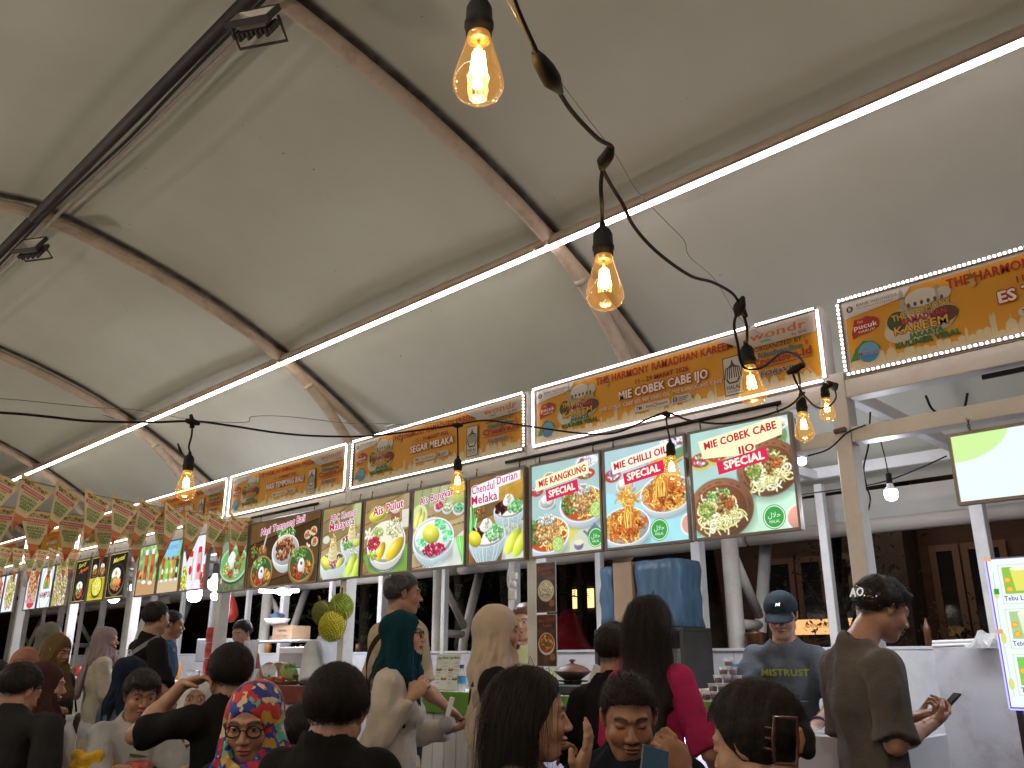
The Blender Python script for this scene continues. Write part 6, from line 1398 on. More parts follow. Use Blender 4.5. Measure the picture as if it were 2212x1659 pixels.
# ------------------------------------------------------------------ people: distance fields meshed with surface nets
def surfnet(D, xs, ys, zs):
    s = D < 0; nx, ny_, nz = D.shape
    c = s[:-1, :-1, :-1].astype(np.int8); tot = sum(s[i:nx - 1 + i, j:ny_ - 1 + j, k:nz - 1 + k].astype(np.int8) for i in (0, 1) for j in (0, 1) for k in (0, 1))
    act = (tot > 0) & (tot < 8); I = np.argwhere(act)
    if not len(I): return np.zeros((0, 3)), np.zeros((0, 4), int)
    acc = np.zeros((len(I), 3)); cnt = np.zeros(len(I)); ax = (xs, ys, zs)
    for d in range(3):
        o = [q for q in range(3) if q != d]
        for a in (0, 1):
            for b in (0, 1):
                p0 = I.copy(); p0[:, o[0]] += a; p0[:, o[1]] += b; p1 = p0.copy(); p1[:, d] += 1
                v0 = D[p0[:, 0], p0[:, 1], p0[:, 2]]; v1 = D[p1[:, 0], p1[:, 1], p1[:, 2]]; m = (v0 < 0) != (v1 < 0)
                t = np.where(m, v0 / np.where(m, v0 - v1, 1), 0)
                for q in range(3):
                    A0 = ax[q][p0[:, q]]; A1 = ax[q][p1[:, q]]; acc[:, q] += np.where(m, A0 + (A1 - A0) * t, 0)
                cnt += m
    V = acc / cnt[:, None]; idx = -np.ones(act.shape, np.int64); idx[tuple(I.T)] = np.arange(len(I)); Q = []
    for d in range(3):
        o = [q for q in range(3) if q != d]
        sl0 = [slice(None)] * 3; sl1 = [slice(None)] * 3; sl0[d] = slice(0, -1); sl1[d] = slice(1, None)
        for q in o: sl0[q] = slice(1, -1); sl1[q] = slice(1, -1)
        e = np.argwhere(s[tuple(sl0)] != s[tuple(sl1)]); 
        if not len(e): continue
        e[:, o[0]] += 1; e[:, o[1]] += 1
        ins = s[tuple(e.T)]
        def cell(a, b):
            p = e.copy(); p[:, o[0]] -= a; p[:, o[1]] -= b; return idx[tuple(p.T)]
        q4 = np.stack([cell(1, 1), cell(0, 1), cell(0, 0), cell(1, 0)], 1)
        flip = ins if d != 1 else ~ins
        q4[~flip] = q4[~flip][:, ::-1]; Q.append(q4)
    return V, np.concatenate(Q)
def sm_(a, b, k):
    h = np.clip(.5 + .5 * (b - a) / k, 0, 1); return b + (a - b) * h - k * h * (1 - h)
def ssub(a, b, k): return -sm_(-a, b, k)      # a minus b
def S_ell(P, c, r):
    q = (P - np.array(c)) ; r = np.array(r); k0 = np.sqrt(((q / r) ** 2).sum(-1)) + 1e-9; k1 = np.sqrt(((q / r ** 2) ** 2).sum(-1)) + 1e-9; return k0 * (k0 - 1) / k1
def S_cap(P, a, b, ra, rb):
    a = np.array(a, float); b = np.array(b, float); ba = b - a; pa = P - a; h = np.clip((pa @ ba) / (ba @ ba + 1e-12), 0, 1)
    return np.sqrt(((pa - h[..., None] * ba) ** 2).sum(-1)) - (ra + (rb - ra) * h)
def S_flat(P, a, b, ra, rb, fl):           # capsule flattened along axis fl (unit), factor .6
    fl = np.array(fl, float); a = np.array(a, float); b = np.array(b, float)
    def st(X): return X + (X @ fl)[..., None] * fl * .55
    return S_cap(st(P), st(a), st(b), ra, rb) / 1.2
def M_(rot): return np.array(Euler(rot).to_matrix())

class Fig:
    """one person in its own frame: +Y is where the chest faces, +X its right-hand side, origin at the floor under the neck"""
    def __init__(s, H, face, seated=False, yaw=0, pitch=0, roll=0, lean=0.0, scale=1.0, female=False, sh=.175, build=1.0, twist=0.0, hunch=0.0, up=0.0, back=0.0):
        s.a = math.radians(face); s.sc = scale; s.seated = seated; s.female = female; s.build = build
        s.H = Vector(H); s.loc = Vector((H[0], H[1], 0)); s.h = H[2]
        s.HR = M_((math.radians(-pitch), math.radians(roll), math.radians(yaw))); s.hc = np.array([0, 0, s.h])
        k = scale; l = lean; s.k = k
        s.neck = np.array([0, -.035 * k - hunch * .3, s.h - .150 * k]); s.chest = np.array([0, -.03 * k - l * .45 - hunch, s.h - .385 * k]); s.waist = np.array([0, -.02 * k - l * .8 - hunch * .6, s.h - .60 * k]); s.hip = np.array([0, -.01 * k - l, s.h - .78 * k])
        t = math.radians(twist); cx, sx = math.cos(t), math.sin(t); w = sh * k * (.80 if female else .86)
        s.shR = np.array([w * cx, w * sx - .03 * k - l * .15 - hunch * .6, s.h - .243 * k]); s.shL = np.array([-w * cx, -w * sx - .03 * k - l * .15 - hunch * .6, s.h - .243 * k])
        dn = np.array([0, .0, -.285 * k]); s.elR = s.shR + dn + [.045, -.02, 0]; s.elL = s.shL + dn + [-.045, -.02, 0]; s.wrR = s.elR + [.0, .06, -.235 * k]; s.wrL = s.elL + [0, .06, -.235 * k]
        U = np.array([0, -back, up + .018]); s.hip = s.hip + [0, -back, 0]
        for n_ in ('neck', 'chest', 'waist', 'shR', 'shL', 'elR', 'elL', 'wrR', 'wrL'): setattr(s, n_, getattr(s, n_) + U)
        s.hands = {}; s.fist = {'R': .6, 'L': .6}; s.face = {}
    def arm(s, side, el, wr=None, curl=.6, palm=(0, 0, -1), fdir=None):
        """el, wr: offsets in the figure's frame from the shoulder / elbow"""
        sh = s.shR if side == 'R' else s.shL; e = sh + np.array(el, float) * s.k; w = e + np.array(wr, float) * s.k
        if side == 'R': s.elR, s.wrR = e, w
        else: s.elL, s.wrL = e, w
        s.hands[side] = (np.array(palm, float) / np.linalg.norm(palm), fdir, curl)
    # ---- fields
    def head_local(s, P): return (P - s.hc) @ s.HR / s.k
    def d_head(s, P, fem=None):
        q = s.head_local(P); X = q.copy(); X[..., 0] = np.abs(X[..., 0]); fc = s.face; fem = s.female
        d = S_ell(q, (0, -.014, .030), (.076, .097, .086)); d = sm_(d, S_ell(q, (0, .022, -.033), (.062 * fc.get('w', 1), .071, .080)), .03)
        d = sm_(d, S_ell(q, (0, .058, -.093), (.024 if fem else .030, .024, .020)), .03)
        d = sm_(d, S_cap(X, (.050, .0, -.058), (.016, .056, -.094), .015 if fem else .020, .013), .028)
        d = sm_(d, S_ell(X, (.038, .060, -.030), (.024, .022, .022)), .022)
        d = sm_(d, S_cap(X, (.008, .089, .026), (.042, .074, .026), .007 if fem else .010, .008), .014)
        d = ssub(d, S_ell(X, (.032, .098, .006), (.019, .013, .012)), .012)
        d = sm_(d, S_cap(q, (0, .084, .012), (0, .108, -.026), .0075, .0105 * fc.get('nose', 1)), .008); d = sm_(d, S_ell(X, (.0125, .100, -.030), (.009, .010, .0075)), .006)
        d = sm_(d, S_ell(X, (.032, .0745, .007), (.0155, .0145, .0125)), .003)
        d = sm_(d, S_ell(X, (.007, .0935, -.0545), (.019, .0095, .0058)), .005); d = sm_(d, S_ell(X, (.003, .0915, -.0665), (.017, .0100, .0066)), .006)
        d = ssub(d, S_cap(X, (0, .104, -.0603), (.024, .092, -.0605), .0022, .0014), .003)
        Xe = X - np.array((.077, -.006, -.002)); e1 = Xe @ M_((0, math.radians(12), math.radians(-28)))
        ear = S_ell(e1, (0, 0, 0), (.009, .019, .032)); ear = ssub(ear, S_ell(e1, (.010, .004, .004), (.008, .011, .019)), .004); d = sm_(d, ear, .006)
        return d * s.k
    def d_body(s, P):
        k = s.k; b = s.build; d = s.d_head(P)
        nt = s.hc + s.HR @ np.array((0, -.030, -.065)) * k
        d = sm_(d, S_cap(P, nt, s.neck + [0, 0, -.02], (.047 if s.female else .056) * k, (.056 if s.female else .066) * k), .022 * k)
        d = sm_(d, S_cap(P, s.shR, s.shL, .042 * k, .042 * k), .04 * k)
        d = sm_(d, S_ell(P, s.chest, (.120 * k * b, .080 * k * b, .18 * k)), .05 * k); d = sm_(d, S_cap(P, s.chest, s.hip, .085 * k, .09 * k), .06)
        for sh, el, wr in ((s.shR, s.elR, s.wrR), (s.shL, s.elL, s.wrL)):
            d = sm_(d, S_cap(P, sh, el, .047 * k * b, .037 * k * b), .03 * k); d = sm_(d, S_cap(P, el, (el * .6 + wr * .4), .037 * k, .038 * k * b), .02 * k); d = sm_(d, S_cap(P, el * .6 + wr * .4, wr, .038 * k * b, .024 * k), .02 * k)
        for sd in s.hands: d = sm_(d, s.d_hand(P, sd), .010 * k)
        return d
    def d_hand(s, P, side):
        k = s.k * (.93 if s.female else 1); el, wr = (s.elR, s.wrR) if side == 'R' else (s.elL, s.wrL); palm, fdir, curl = s.hands[side]
        f = (wr - el) if fdir is None else np.array(fdir, float); f = f / np.linalg.norm(f); n = palm - f * (palm @ f); n /= np.linalg.norm(n)
        w = np.cross(n, f) * (1 if side == 'R' else -1) * -1     # towards the thumb
        pc = wr + f * .050 * k
        st = lambda X: (X - pc) @ np.stack([w, f, n], 1)
        q = st(P); d = S_ell(q, (0, 0, 0), (.042 * k, .056 * k, .019 * k)); d = sm_(d, S_cap(q, (0, -.06 * k, 0), (0, -.02 * k, 0), .023 * k, .02 * k), .015)
        for j, (x, L) in enumerate(((.029, .068), (.0095, .077), (-.0105, .071), (-.029, .056))):
            cu = curl * (1 + .12 * j) * 1.1; p = np.array([x * k, .045 * k, .0]); a = .15 * cu
            sp = x * 2.2 * (1 - min(curl, 1) * .8)
            for seg, (fr, r0, r1) in enumerate(((.45, .0088, .0080), (.30, .0080, .0072), (.25, .0072, .0060))):
                a += cu * (.55 if seg == 0 else .75); l = L * fr * k; e = p + np.array([math.sin(sp) * l * math.cos(a), math.cos(sp) * l * math.cos(a), math.sin(a) * l])
                d = sm_(d, S_cap(q, p, e, r0 * k, r1 * k), .005); p = e
        p = np.array([.030, -.025, .004]) * k; e = p + np.array([.024, .026, .010 + .012 * curl]) * k; g = e + np.array([.008 - .012 * curl, .027, .008 + .014 * curl]) * k
        d = sm_(d, S_cap(q, p, e, .013 * k, .0105 * k), .010); d = sm_(d, S_cap(q, e, g, .0105 * k, .008 * k), .005)
        return d
    def hand_pos(s, side):
        el, wr = (s.elR, s.wrR) if side == 'R' else (s.elL, s.wrL); palm, fdir, curl = s.hands[side]; f = (wr - el) if fdir is None else np.array(fdir, float)
        return wr + f / np.linalg.norm(f) * .085 * s.k, palm
    def world(s, p):
        c, q = math.cos(s.a - math.pi / 2), math.sin(s.a - math.pi / 2); return Vector((s.loc.x + p[0] * c - p[1] * q, s.loc.y + p[0] * q + p[1] * c, p[2]))
    def wrinkle(s, P, amt, sd):
        r = np.random.default_rng(sd); w = 0
        for i in range(5):
            v = r.normal(size=3) * np.array([22, 22, 9]) * (1 + i * .35); w = w + np.sin(P @ v + r.random() * 6 + 1.5 * np.sin(P @ (r.normal(size=3) * 9))) / (1 + i * .5)
        return w * amt
    def torso(s, P, fat, length):
        k = s.k; b = s.build; end = s.hip + [0, 0, -length]
        d = S_flat(P, s.chest + [0, 0, .06 * k], s.waist, (.128 * b) * k + fat, (.122 * b) * k + fat, (0, 1, 0))
        d = sm_(d, S_cap(P, s.shR * .93 + s.shL * .07, s.shL * .93 + s.shR * .07, .046 * k + fat, .046 * k + fat), .05 * k)
        d = sm_(d, S_cap(P, s.neck + [0, 0, -.015 * k], s.chest, .060 * k + fat, .10 * k + fat), .05 * k)
        if s.female:
            for sx in (-1, 1): d = sm_(d, S_ell(P, s.chest + np.array([sx * .07 * k, .085 * k, .0]), (.06 * k, .055 * k, .065 * k)), .04)
        d = sm_(d, S_flat(P, s.waist, end, .124 * k * b + fat, .142 * k * b + fat * 1.5, (0, 1, 0)), .05)
        return d
    def d_shirt(s, P, sleeve=.6, fat=.012, hem=.12, neckr=.072, wr=.0035, sd=1, open_=True):
        k = s.k; b = s.build; d = s.torso(P, fat, hem)
        for sh, el, wri in ((s.shR, s.elR, s.wrR), (s.shL, s.elL, s.wrL)):
            if sleeve <= 1: a2 = sh + (el - sh) * sleeve; c = S_cap(P, sh, a2 + (a2 - sh) * .3, .046 * k * b + fat, .050 * k + fat * 1.9); dr = (el - sh); dr = dr / np.linalg.norm(dr); c = np.maximum(c, (P - a2) @ dr)
            else:
                dr = (wri - el); dr = dr / np.linalg.norm(dr); fo_ = np.maximum(S_cap(P, el, wri, .046 * k + fat, .034 * k + fat), (P - (el + (wri - el) * (sleeve - 1))) @ dr); c = sm_(S_cap(P, sh, el, .052 * k * b + fat, .045 * k + fat), fo_, .02)
            d = sm_(d, c, .028 * k)
        d = d + s.wrinkle(P, wr, sd)
        xr = P[..., 0] + .03 * np.sin(P[..., 2] * 7 + sd); d = d + (np.sin(xr * 62 + sd + 1.2 * np.sin(P[..., 2] * 5)) * .5 + .5) ** 3 * -.9 * wr * np.clip((s.shR[2] - .04 - P[..., 2]) * 8, 0, 1.3)
        d = np.maximum(d, -(P[..., 2] - (s.hip[2] - hem)))
        # neck opening
        nt = s.hc + s.HR @ np.array((0, -.02, -.06)) * k
        d = ssub(d, S_cap(P, s.neck + [0, .015, .005], nt + [0, .01, .1], neckr * k * .92, neckr * k * 1.5), .014)
        return d
    def d_hijab(s, P, drape=.34, sd=3, wr=.003, width=1.0, low=.0, fo=1.0):
        k = s.k; q = s.head_local(P)
        d = S_ell(q, (0, -.022, .030), (.093, .110, .100)); d = sm_(d, S_ell(q, (0, .0, -.055), (.078, .082, .085)), .04) * k
        d = sm_(d, S_cap(P, s.hc + s.HR @ np.array((0, -.02, -.02)) * k, s.neck + [0, .01, -.03], .084 * k, .118 * k), .04)
        d = sm_(d, S_flat(P, s.neck + [0, .015, -.02], s.chest + [0, .02, .19 - drape * .55], .10 * k, (.16 + drape * .12) * k * width, (0, 1, 0)), .06)
        d = sm_(d, S_cap(P, s.shR * .7 + s.shL * .3 + [0, 0, .012], s.shL * .7 + s.shR * .3 + [0, 0, .012], .066 * k, .066 * k), .06)
        th = np.arctan2(q[..., 0], -q[..., 1] - .0); zz = q[..., 2]
        w = np.sin(th * 9 + zz * 9 + 1.3 * np.sin(zz * 13 + th * 2 + sd)) * .0060 + np.sin(th * 21 - zz * 14 + sd + np.sin(zz * 25)) * .0026
        w = w * np.clip((.05 - zz) * 8, .10, 1.8)
        d = d + w * k + s.wrinkle(P, wr, sd)
        d = np.maximum(d, (s.chest[2] + .16 - drape - np.abs(P[..., 0]) * .5) - P[..., 2])
        op = S_ell(q, (0, .085, -.022), (.057 * fo, .075, .078 * fo)) * k
        d = ssub(d, op, .008)
        return d
    def d_hair(s, P, style='short', sd=1):
        k = s.k; q = s.head_local(P); n = (np.sin(q[..., 0] * 150 + 5 * np.sin(q[..., 2] * 40)) + np.sin(q[..., 1] * 130 + q[..., 2] * 70)) * .0010
        if style in ('mop', 'short'): n = n + (np.sin(q[..., 0] * 95 + 3 * np.sin(q[..., 1] * 60 + sd)) * np.sin(q[..., 2] * 80 + 2.5 * np.sin(q[..., 0] * 70)) + np.sin(q[..., 1] * 75 + q[..., 2] * 55 + sd)) * (.0032 if style == 'mop' else .0018)
        if style == 'buzz': n = n + np.sin(q[..., 0] * 330 + sd) * np.sin(q[..., 1] * 310) * np.sin(q[..., 2] * 290) * .0030
        th = {'short': .010, 'buzz': .006, 'mop': .014, 'long': .012, 'tied': .016}[style]
        if style in ('short', 'buzz', 'mop'): line0 = np.interp(q[..., 1], [-.12, -.07, -.01, .02, .05, .075], [-.066, -.056, -.012, .012, .056, .064 if style != 'mop' else .050])
        else: line0 = np.interp(q[..., 1], [-.12, -.05, .01, .035, .055, .075], [-.09, -.09, -.06, .0, .052, .068])
        tk = np.clip((q[..., 2] - line0) / .045, 0, 1) ** .7
        d = S_ell(q, (0, -.016, .033), (.079 + th, .100 + th, .088 + th * 1.1)) + (1 - tk) * (th + .002)
        if style == 'mop': d = sm_(d, S_ell(q, (0, .050, .080), (.062, .042, .028)), .03)
        if style in ('short', 'buzz', 'mop'):
            face = np.maximum(q[..., 2] - (.066 if style != 'mop' else .052), -(q[..., 1] - .048)) 
            # keep hair above the hairline in front and above the nape at the back
            d = np.maximum(d, (line0 - q[..., 2]) * .8)
        else:
            d = np.maximum(d, (line0 - q[..., 2]) * .8)
        d = (d + n) * k
        if style == 'long':
            bk = s.hc + s.HR @ np.array((0, -.055, .0)) * k; e = s.chest + np.array([0, -.115, -.12]) * k
            f = S_flat(P, bk, e, .080 * k, .105 * k, (0, 1, 0)); 
            for sx in (-1, 1): f = sm_(f, S_cap(P, s.hc + s.HR @ np.array((sx * .068, -.01, .01)) * k, s.chest + np.array([sx * .10, -.045, .06]) * k, .028 * k, .035 * k), .03)
            f = f + (np.sin(P[..., 0] * 120 + 3 * np.sin(P[..., 2] * 9)) * .0022 + np.sin(P[..., 0] * 47 + P[..., 2] * 6) * .004)
            d = sm_(d, f, .03)
            d = ssub(d, S_ell(q, (0, .085, -.03), (.060, .075, .085)) * k, .006)
        return d
    # ---- meshing in the figure's frame with finer boxes where needed
    def mesh(s, name, field, boxes, m, colf=None, parent=None):
        Vs, Qs, n = [], [], 0; done = []
        for lo, hi, h in boxes:
            ax = [np.arange(lo[i] - h, hi[i] + 2 * h, h) for i in range(3)]
            # coarse test: only evaluate cells near the surface
            G = np.stack(np.meshgrid(*ax, indexing='ij'), -1)
            st = 3; c = G[::st, ::st, ::st]; dc = field(c); near = np.abs(dc) < h * st * 1.9 + .012
            up = near.repeat(st, 0).repeat(st, 1).repeat(st, 2); shp = G.shape[:3]
            upn = np.zeros(shp, bool); a, b, c_ = (min(up.shape[i], shp[i]) for i in range(3)); upn[:a, :b, :c_] = up[:a, :b, :c_]
            sgn = np.sign(dc).repeat(st, 0).repeat(st, 1).repeat(st, 2); D = np.ones(shp); D[:a, :b, :c_] = sgn[:a, :b, :c_]
            # grow by one block in every direction (blocks start at their sample)
            g = upn.copy()
            for ax_ in range(3):
                g |= np.roll(upn, -st, ax_) | np.roll(upn, st, ax_)
            for ax_ in range(3): g |= np.roll(g, -st, ax_)
            D[g] = field(G[g])
            V, Q = surfnet(D, *ax)
            if not len(Q): continue
            C = V[Q].mean(1); keep = np.ones(len(Q), bool)
            for l2, h2, hh in done: keep &= ~np.all((C > np.array(l2) + hh * 1.5) & (C < np.array(h2) - hh * 1.5), 1)
            keep &= np.all((C > np.array(lo) - h) & (C < np.array(hi) + h), 1)
            Q = Q[keep]; u, inv = np.unique(Q, return_inverse=True); Vs.append(V[u]); Qs.append(inv.reshape(Q.shape) + n); n += len(u); done.append((lo, hi, h))
        V = np.concatenate(Vs); Q = np.concatenate(Qs)
        col = colf(V) if colf else None
        me = np_mesh(name, V, Q, m, True, col); return link(name, me, parent)
    def bounds(s, pts, r): a = np.array(pts); return a.min(0) - r, a.max(0) + r
    def face_col(s, skin, lips=(.30, .085, .07), beard=0.0, brow=1.0, closed=False, white=.5, hairy=0):
        def f(V):
            q = s.head_local(V); X = np.abs(q[:, 0]); x, y, z = q[:, 0], q[:, 1], q[:, 2]; n = len(V); C = np.tile(np.array(skin), (n, 1)); fr = y > .05
            rs = np.random.default_rng(1); 
            C *= (1 + .06 * np.sin(V @ np.array([60, 45, 52.])) * np.sin(V @ np.array([-31, 62, 17.])))[:, None]
            def mx(m, c, a=1.0):
                m = np.clip(m, 0, 1)[:, None] * a; C[:] = C * (1 - m) + np.array(c) * m
            ck = np.exp(-((X - .040) / .02) ** 2 - ((z + .028) / .02) ** 2) * fr; mx(ck, (skin[0] * 1.08, skin[1] * .82, skin[2] * .80), .45)
            if beard:
                mx((np.exp(-((z + .045) / .006) ** 2) * (X < .028) * fr), (.03, .02, .015), beard); mx(((z < -.045) & (X > .026 - (z + .1) * .2) | (z < -.082)) * fr * 1.0, (skin[0] * .45, skin[1] * .45, skin[2] * .45), beard * .5)
            lp = np.clip(1.25 - ((x / .025) ** 2 + ((z + .0602) / .0115) ** 2) ** 2, 0, 1) * (y > .082); mx(lp, lips, .85); mx(np.exp(-((z + .0603) / .0016) ** 2) * (X < .024) * (y > .07), (.06, .02, .018), .8)
            bz = .0265 + .004 * np.sin(np.clip((X - .012) / .036, 0, 1) * 3.1); mx(np.clip(1.6 - ((z - bz) / .0042) ** 2, 0, 1) * ((X > .012) & (X < .050)) * fr, (.015, .010, .008), .85 * brow)
            ex, ez = (X - .032) / .0135, (z - .006) / .0052
            if closed: mx(np.clip(1.2 - ((z - .002 + (X - .032) ** 2 * 12) / .0020) ** 2, 0, 1) * (np.abs(ex) < 1.05) * fr, (.02, .012, .01), .9)
            else:
                al = ex ** 2 + ez ** 2; mx(np.clip(1.3 - al, 0, 1) * 3 * fr, (white, white * .95, white * .9), .95)
                mx(np.clip(1.5 - (((X - .032) / .0058) ** 2 + ((z - .006) / .0058) ** 2), 0, 1) * 2 * (al < 1.15) * fr, (.012, .007, .005), 1)
                mx(np.clip(1.2 - ((z - .0108 + (X - .032) ** 2 * 22) / .0017) ** 2, 0, 1) * (np.abs(ex) < 1.1) * fr, (.012, .008, .007), .95)
            hl = np.interp(y, [-.12, -.07, -.01, .02, .05, .075], [-.066, -.056, -.012, .012, .058, .066]); mx(np.clip((z - hl + .016) / .02, 0, 1) * (hairy > 0) * (X < .079), (.018, .013, .011), .85)
            mx(np.exp(-((X - .0075) / .0035) ** 2 - ((z + .0365) / .0025) ** 2) * (y > .09), (.05, .02, .015), .8)
            return np.clip(C, 0, 1)
        return f

SKIN = {'tan': (.34, .175, .105), 'light': (.46, .27, .18), 'dark': (.22, .105, .06), 'mid': (.40, .215, .135)}
def skin_mat(k):
    n = 'skin ' + k
    if n in MATS: return MATS[n]
    m = mat(n, attr='Col', rough=.45, bump=.15, bscale=160, bdist=.003, spec=.4, var=.10, vscale=38); p = m.node_tree.nodes['Principled BSDF']; p.inputs['Subsurface Weight'].default_value = .12; p.inputs['Subsurface Radius'].default_value = (.012, .005, .003); p.inputs['Subsurface Scale'].default_value = .6; return m
def cloth(n, c, var=.12, **k): return mat(n, c, .85, var=var, vscale=k.pop('vscale', 9), bump=.6, bscale=k.pop('bscale', 14), spec=.12, bdist=.022, **k)
M_hair = mat('black hair', (.013, .010, .009), .62, var=.5, vscale=90, stretch=(1, 1, .12), spec=.28, bump=.6, bscale=260)

def strands(f, style, n, parent, seed=1, m=None, length=None):
    r = np.random.default_rng(seed); V = []; Q = []; k = f.k; th = {'short': .012, 'buzz': .007, 'mop': .018, 'long': .0135, 'tied': .017}[style]
    R = np.array([.077 + th, .098 + th, .087 + th]); c = np.array([0, -.016, .033])
    for _ in range(n):
        stray = r.random() < .06
        while True:
            d = r.normal(size=3); d /= np.linalg.norm(d)
            p = c + d * R
            line = np.interp(p[1], [-.12, -.07, -.01, .02, .05, .075], [-.055, -.045, -.005, .015, .055, .064])
            if p[2] > line + (.0 if style != 'long' else .01) and not (style == 'long' and p[1] > .025): break
        if style in ('short', 'mop', 'buzz'):
            t = np.array([.9 * d[0] + r.normal() * .3, .55 * np.sign(.02 + d[1]) + r.normal() * .3, -.35 + r.normal() * .3])
            if style == 'buzz': t += d * .8
            L = {'short': .030, 'buzz': .012, 'mop': .05}[style] * (.6 + .8 * r.random()); ns = 4
        elif style == 'tied':
            t = np.array([-d[0] * .7, -1.0, -.1 + r.normal() * .1]); L = .07 * (.5 + r.random()); ns = 6
        else: t = np.array([d[0] * .5, -.25, -1.0]) + r.normal(size=3) * .12; L = (length or .35) * (.6 + .6 * r.random()); ns = 10
        pts = []; q = p * (1 + .004 * r.random())
        for i in range(ns + 1):
            pts.append(q.copy()); u = (q - c) / R; uu = np.linalg.norm(u)
            nrm = u / R; nrm /= np.linalg.norm(nrm); g = t.copy()
            if style == 'long' and q[2] < .0: g = np.array([0, -.02, -1.0]) + r.normal(size=3) * .06
            elif uu < 1.12: g = g - nrm * (g @ nrm) + nrm * (.03 if style != 'buzz' else .8)
            g /= np.linalg.norm(g) + 1e-9; q = q + g * L / ns
            u = (q - c) / R; uu = np.linalg.norm(u)
            if uu < 1.0 or (style in ('mop', 'short', 'tied') and uu > 1.03): q = c + (q - c) / uu * (1.0 + (.06 if style == 'mop' else .035) * r.random() + (.018 * (i + 1) * r.random() if stray else 0))
            if style in ('short', 'mop') and q[2] < np.interp(q[1], [-.12, -.07, -.01, .02, .05, .075], [-.060, -.052, -.010, .010, .040, .040]): t = t * np.array([1, 1, 0]) + np.array([0, -.1, .02])
        pts = np.array(pts); wv = np.cross(pts[1] - pts[0], pts[0] - c); wv /= np.linalg.norm(wv) + 1e-9; w0 = .0011 if style != 'buzz' else .0009
        b = len(V)
        for i, q in enumerate(pts):
            w = w0 * (1 - .8 * i / ns); V.append(q - wv * w); V.append(q + wv * w)
        for i in range(ns): Q.append((b + 2 * i, b + 2 * i + 1, b + 2 * i + 3, b + 2 * i + 2))
    V = np.array(V) * k @ f.HR.T + f.hc
    return link('hair_strands', np_mesh('hair_strands', V, np.array(Q), m or M_hair, True), parent)

def person(f, label, skin='tan', hair='short', top=None, bottom=None, hijab=None, headres=.006, fine=False, faceopt=None, sleeve=.6, fat=.012, hem=.12, neckr=.072, seed=1, drape=.34, nstr=500, hairm=None, legs=True, wr=.0050, hwidth=1.0, mitt=True, fo=1.0, sres=.0125):
    e = empty('person', f.loc, label, 'person', None, rot=(0, 0, f.a - math.pi / 2)); k = f.k; h = f.h
    sk = SKIN[skin]
    hb = (f.hc - [.12 * k, .14 * k, .16 * k], f.hc + [.12 * k, .14 * k, .15 * k], headres); boxes = [hb]
    for sd in f.hands:
        p, _ = f.hand_pos(sd); boxes.append((p - .10 * k, p + .10 * k, .0044 if fine else .0065))
    lo, hi = f.bounds([f.hip, f.chest, f.waist, f.shR, f.shL, f.elR, f.elL, f.wrR, f.wrL, f.hc], .12); hi[2] = max(hi[2], h + .0)
    boxes.append((lo, hi, .018))
    f.mesh('body', f.d_body, boxes, skin_mat(skin), f.face_col(sk, hairy=1 if (hair and not hijab) else 0, **(faceopt or {})), e)
    lo2, hi2 = f.bounds([f.hip + [0, 0, -hem], f.hip, f.waist, f.chest + [0, .05, 0], f.chest - [0, .05, 0], f.shR, f.shL, f.elR, f.elL, f.neck] + ([f.wrR, f.wrL] if sleeve > 1 else []), .16)
    if top: f.mesh('shirt', lambda P: f.d_shirt(P, sleeve, fat, hem, neckr, wr, seed), [(lo2, hi2, sres)], top, None, e)
    if hijab:
        lo3 = f.chest + np.array([-.34, -.30, .12 - drape]) ; hi3 = f.hc + np.array([.34, .26, .16]); lo3 = np.minimum(lo3, f.hc - .16)
        f.mesh('headscarf', lambda P: f.d_hijab(P, drape, seed + 5, width=hwidth, fo=fo), [(f.hc - [.14, .15, .15], f.hc + [.14, .15, .15], .0055), (lo3, hi3, .010)], hijab, None, e)
    elif hair:
        lo3 = f.hc - .15 * k; hi3 = f.hc + .15 * k
        bx = [(lo3, hi3, .005)]
        if hair == 'long': bx.append((f.chest + np.array([-.2, -.28, -.28]), f.hc + .12, .008))
        f.mesh('hair', lambda P: f.d_hair(P, hair, seed), bx, hairm or M_hair, None, e)
        strands(f, hair, nstr, e, seed, hairm)
    if legs and bottom:
        kn = .48; 
        if f.seated:
            def lf(P):
                d = None
                for sx in (-1, 1):
                    hp = np.array([sx * .09, f.hip[1], .55]); k_ = hp + [sx * .05, .42, .0]; ft = k_ + [0, .02, -.45]
                    c = sm_(S_cap(P, hp, k_, .085, .062), S_cap(P, k_, ft, .06, .045), .03); c = sm_(c, S_cap(P, ft + [0, -.02, -.04], ft + [0, .15, -.055], .038, .032), .02); d = c if d is None else sm_(d, c, .03)
                d = sm_(d, S_cap(P, f.hip * [1, 1, 0] + [0, 0, .56], f.hip, .13, .12), .05); return d
            lo, hi = np.array([-.3, f.hip[1] - .2, 0]), np.array([.3, f.hip[1] + .7, f.hip[2] + .15])
        else:
            def lf(P):
                d = None
                for sx in (-1, 1):
                    hp = np.array([sx * .085, f.hip[1], f.hip[2] - .02]); k_ = np.array([sx * .10, f.hip[1] + .02, .48]); ft = np.array([sx * .11, f.hip[1] - .01, .08])
                    c = sm_(S_cap(P, hp, k_, .095 * f.build, .065), S_cap(P, k_, ft, .062, .048), .03); c = sm_(c, S_cap(P, ft + [0, -.02, -.035], ft + [0, .15, -.045], .040, .034), .02); d = c if d is None else sm_(d, c, .03)
                return sm_(d, S_cap(P, f.hip + [0, 0, -.03], f.hip + [0, 0, .02], .125 * f.build, .12 * f.build), .05)
            lo, hi = np.array([-.3, f.hip[1] - .2, 0]), np.array([.3, f.hip[1] + .3, f.hip[2] + .15])
        f.mesh('trousers', lf, [(lo, hi, .02)], bottom, None, e)
    return e
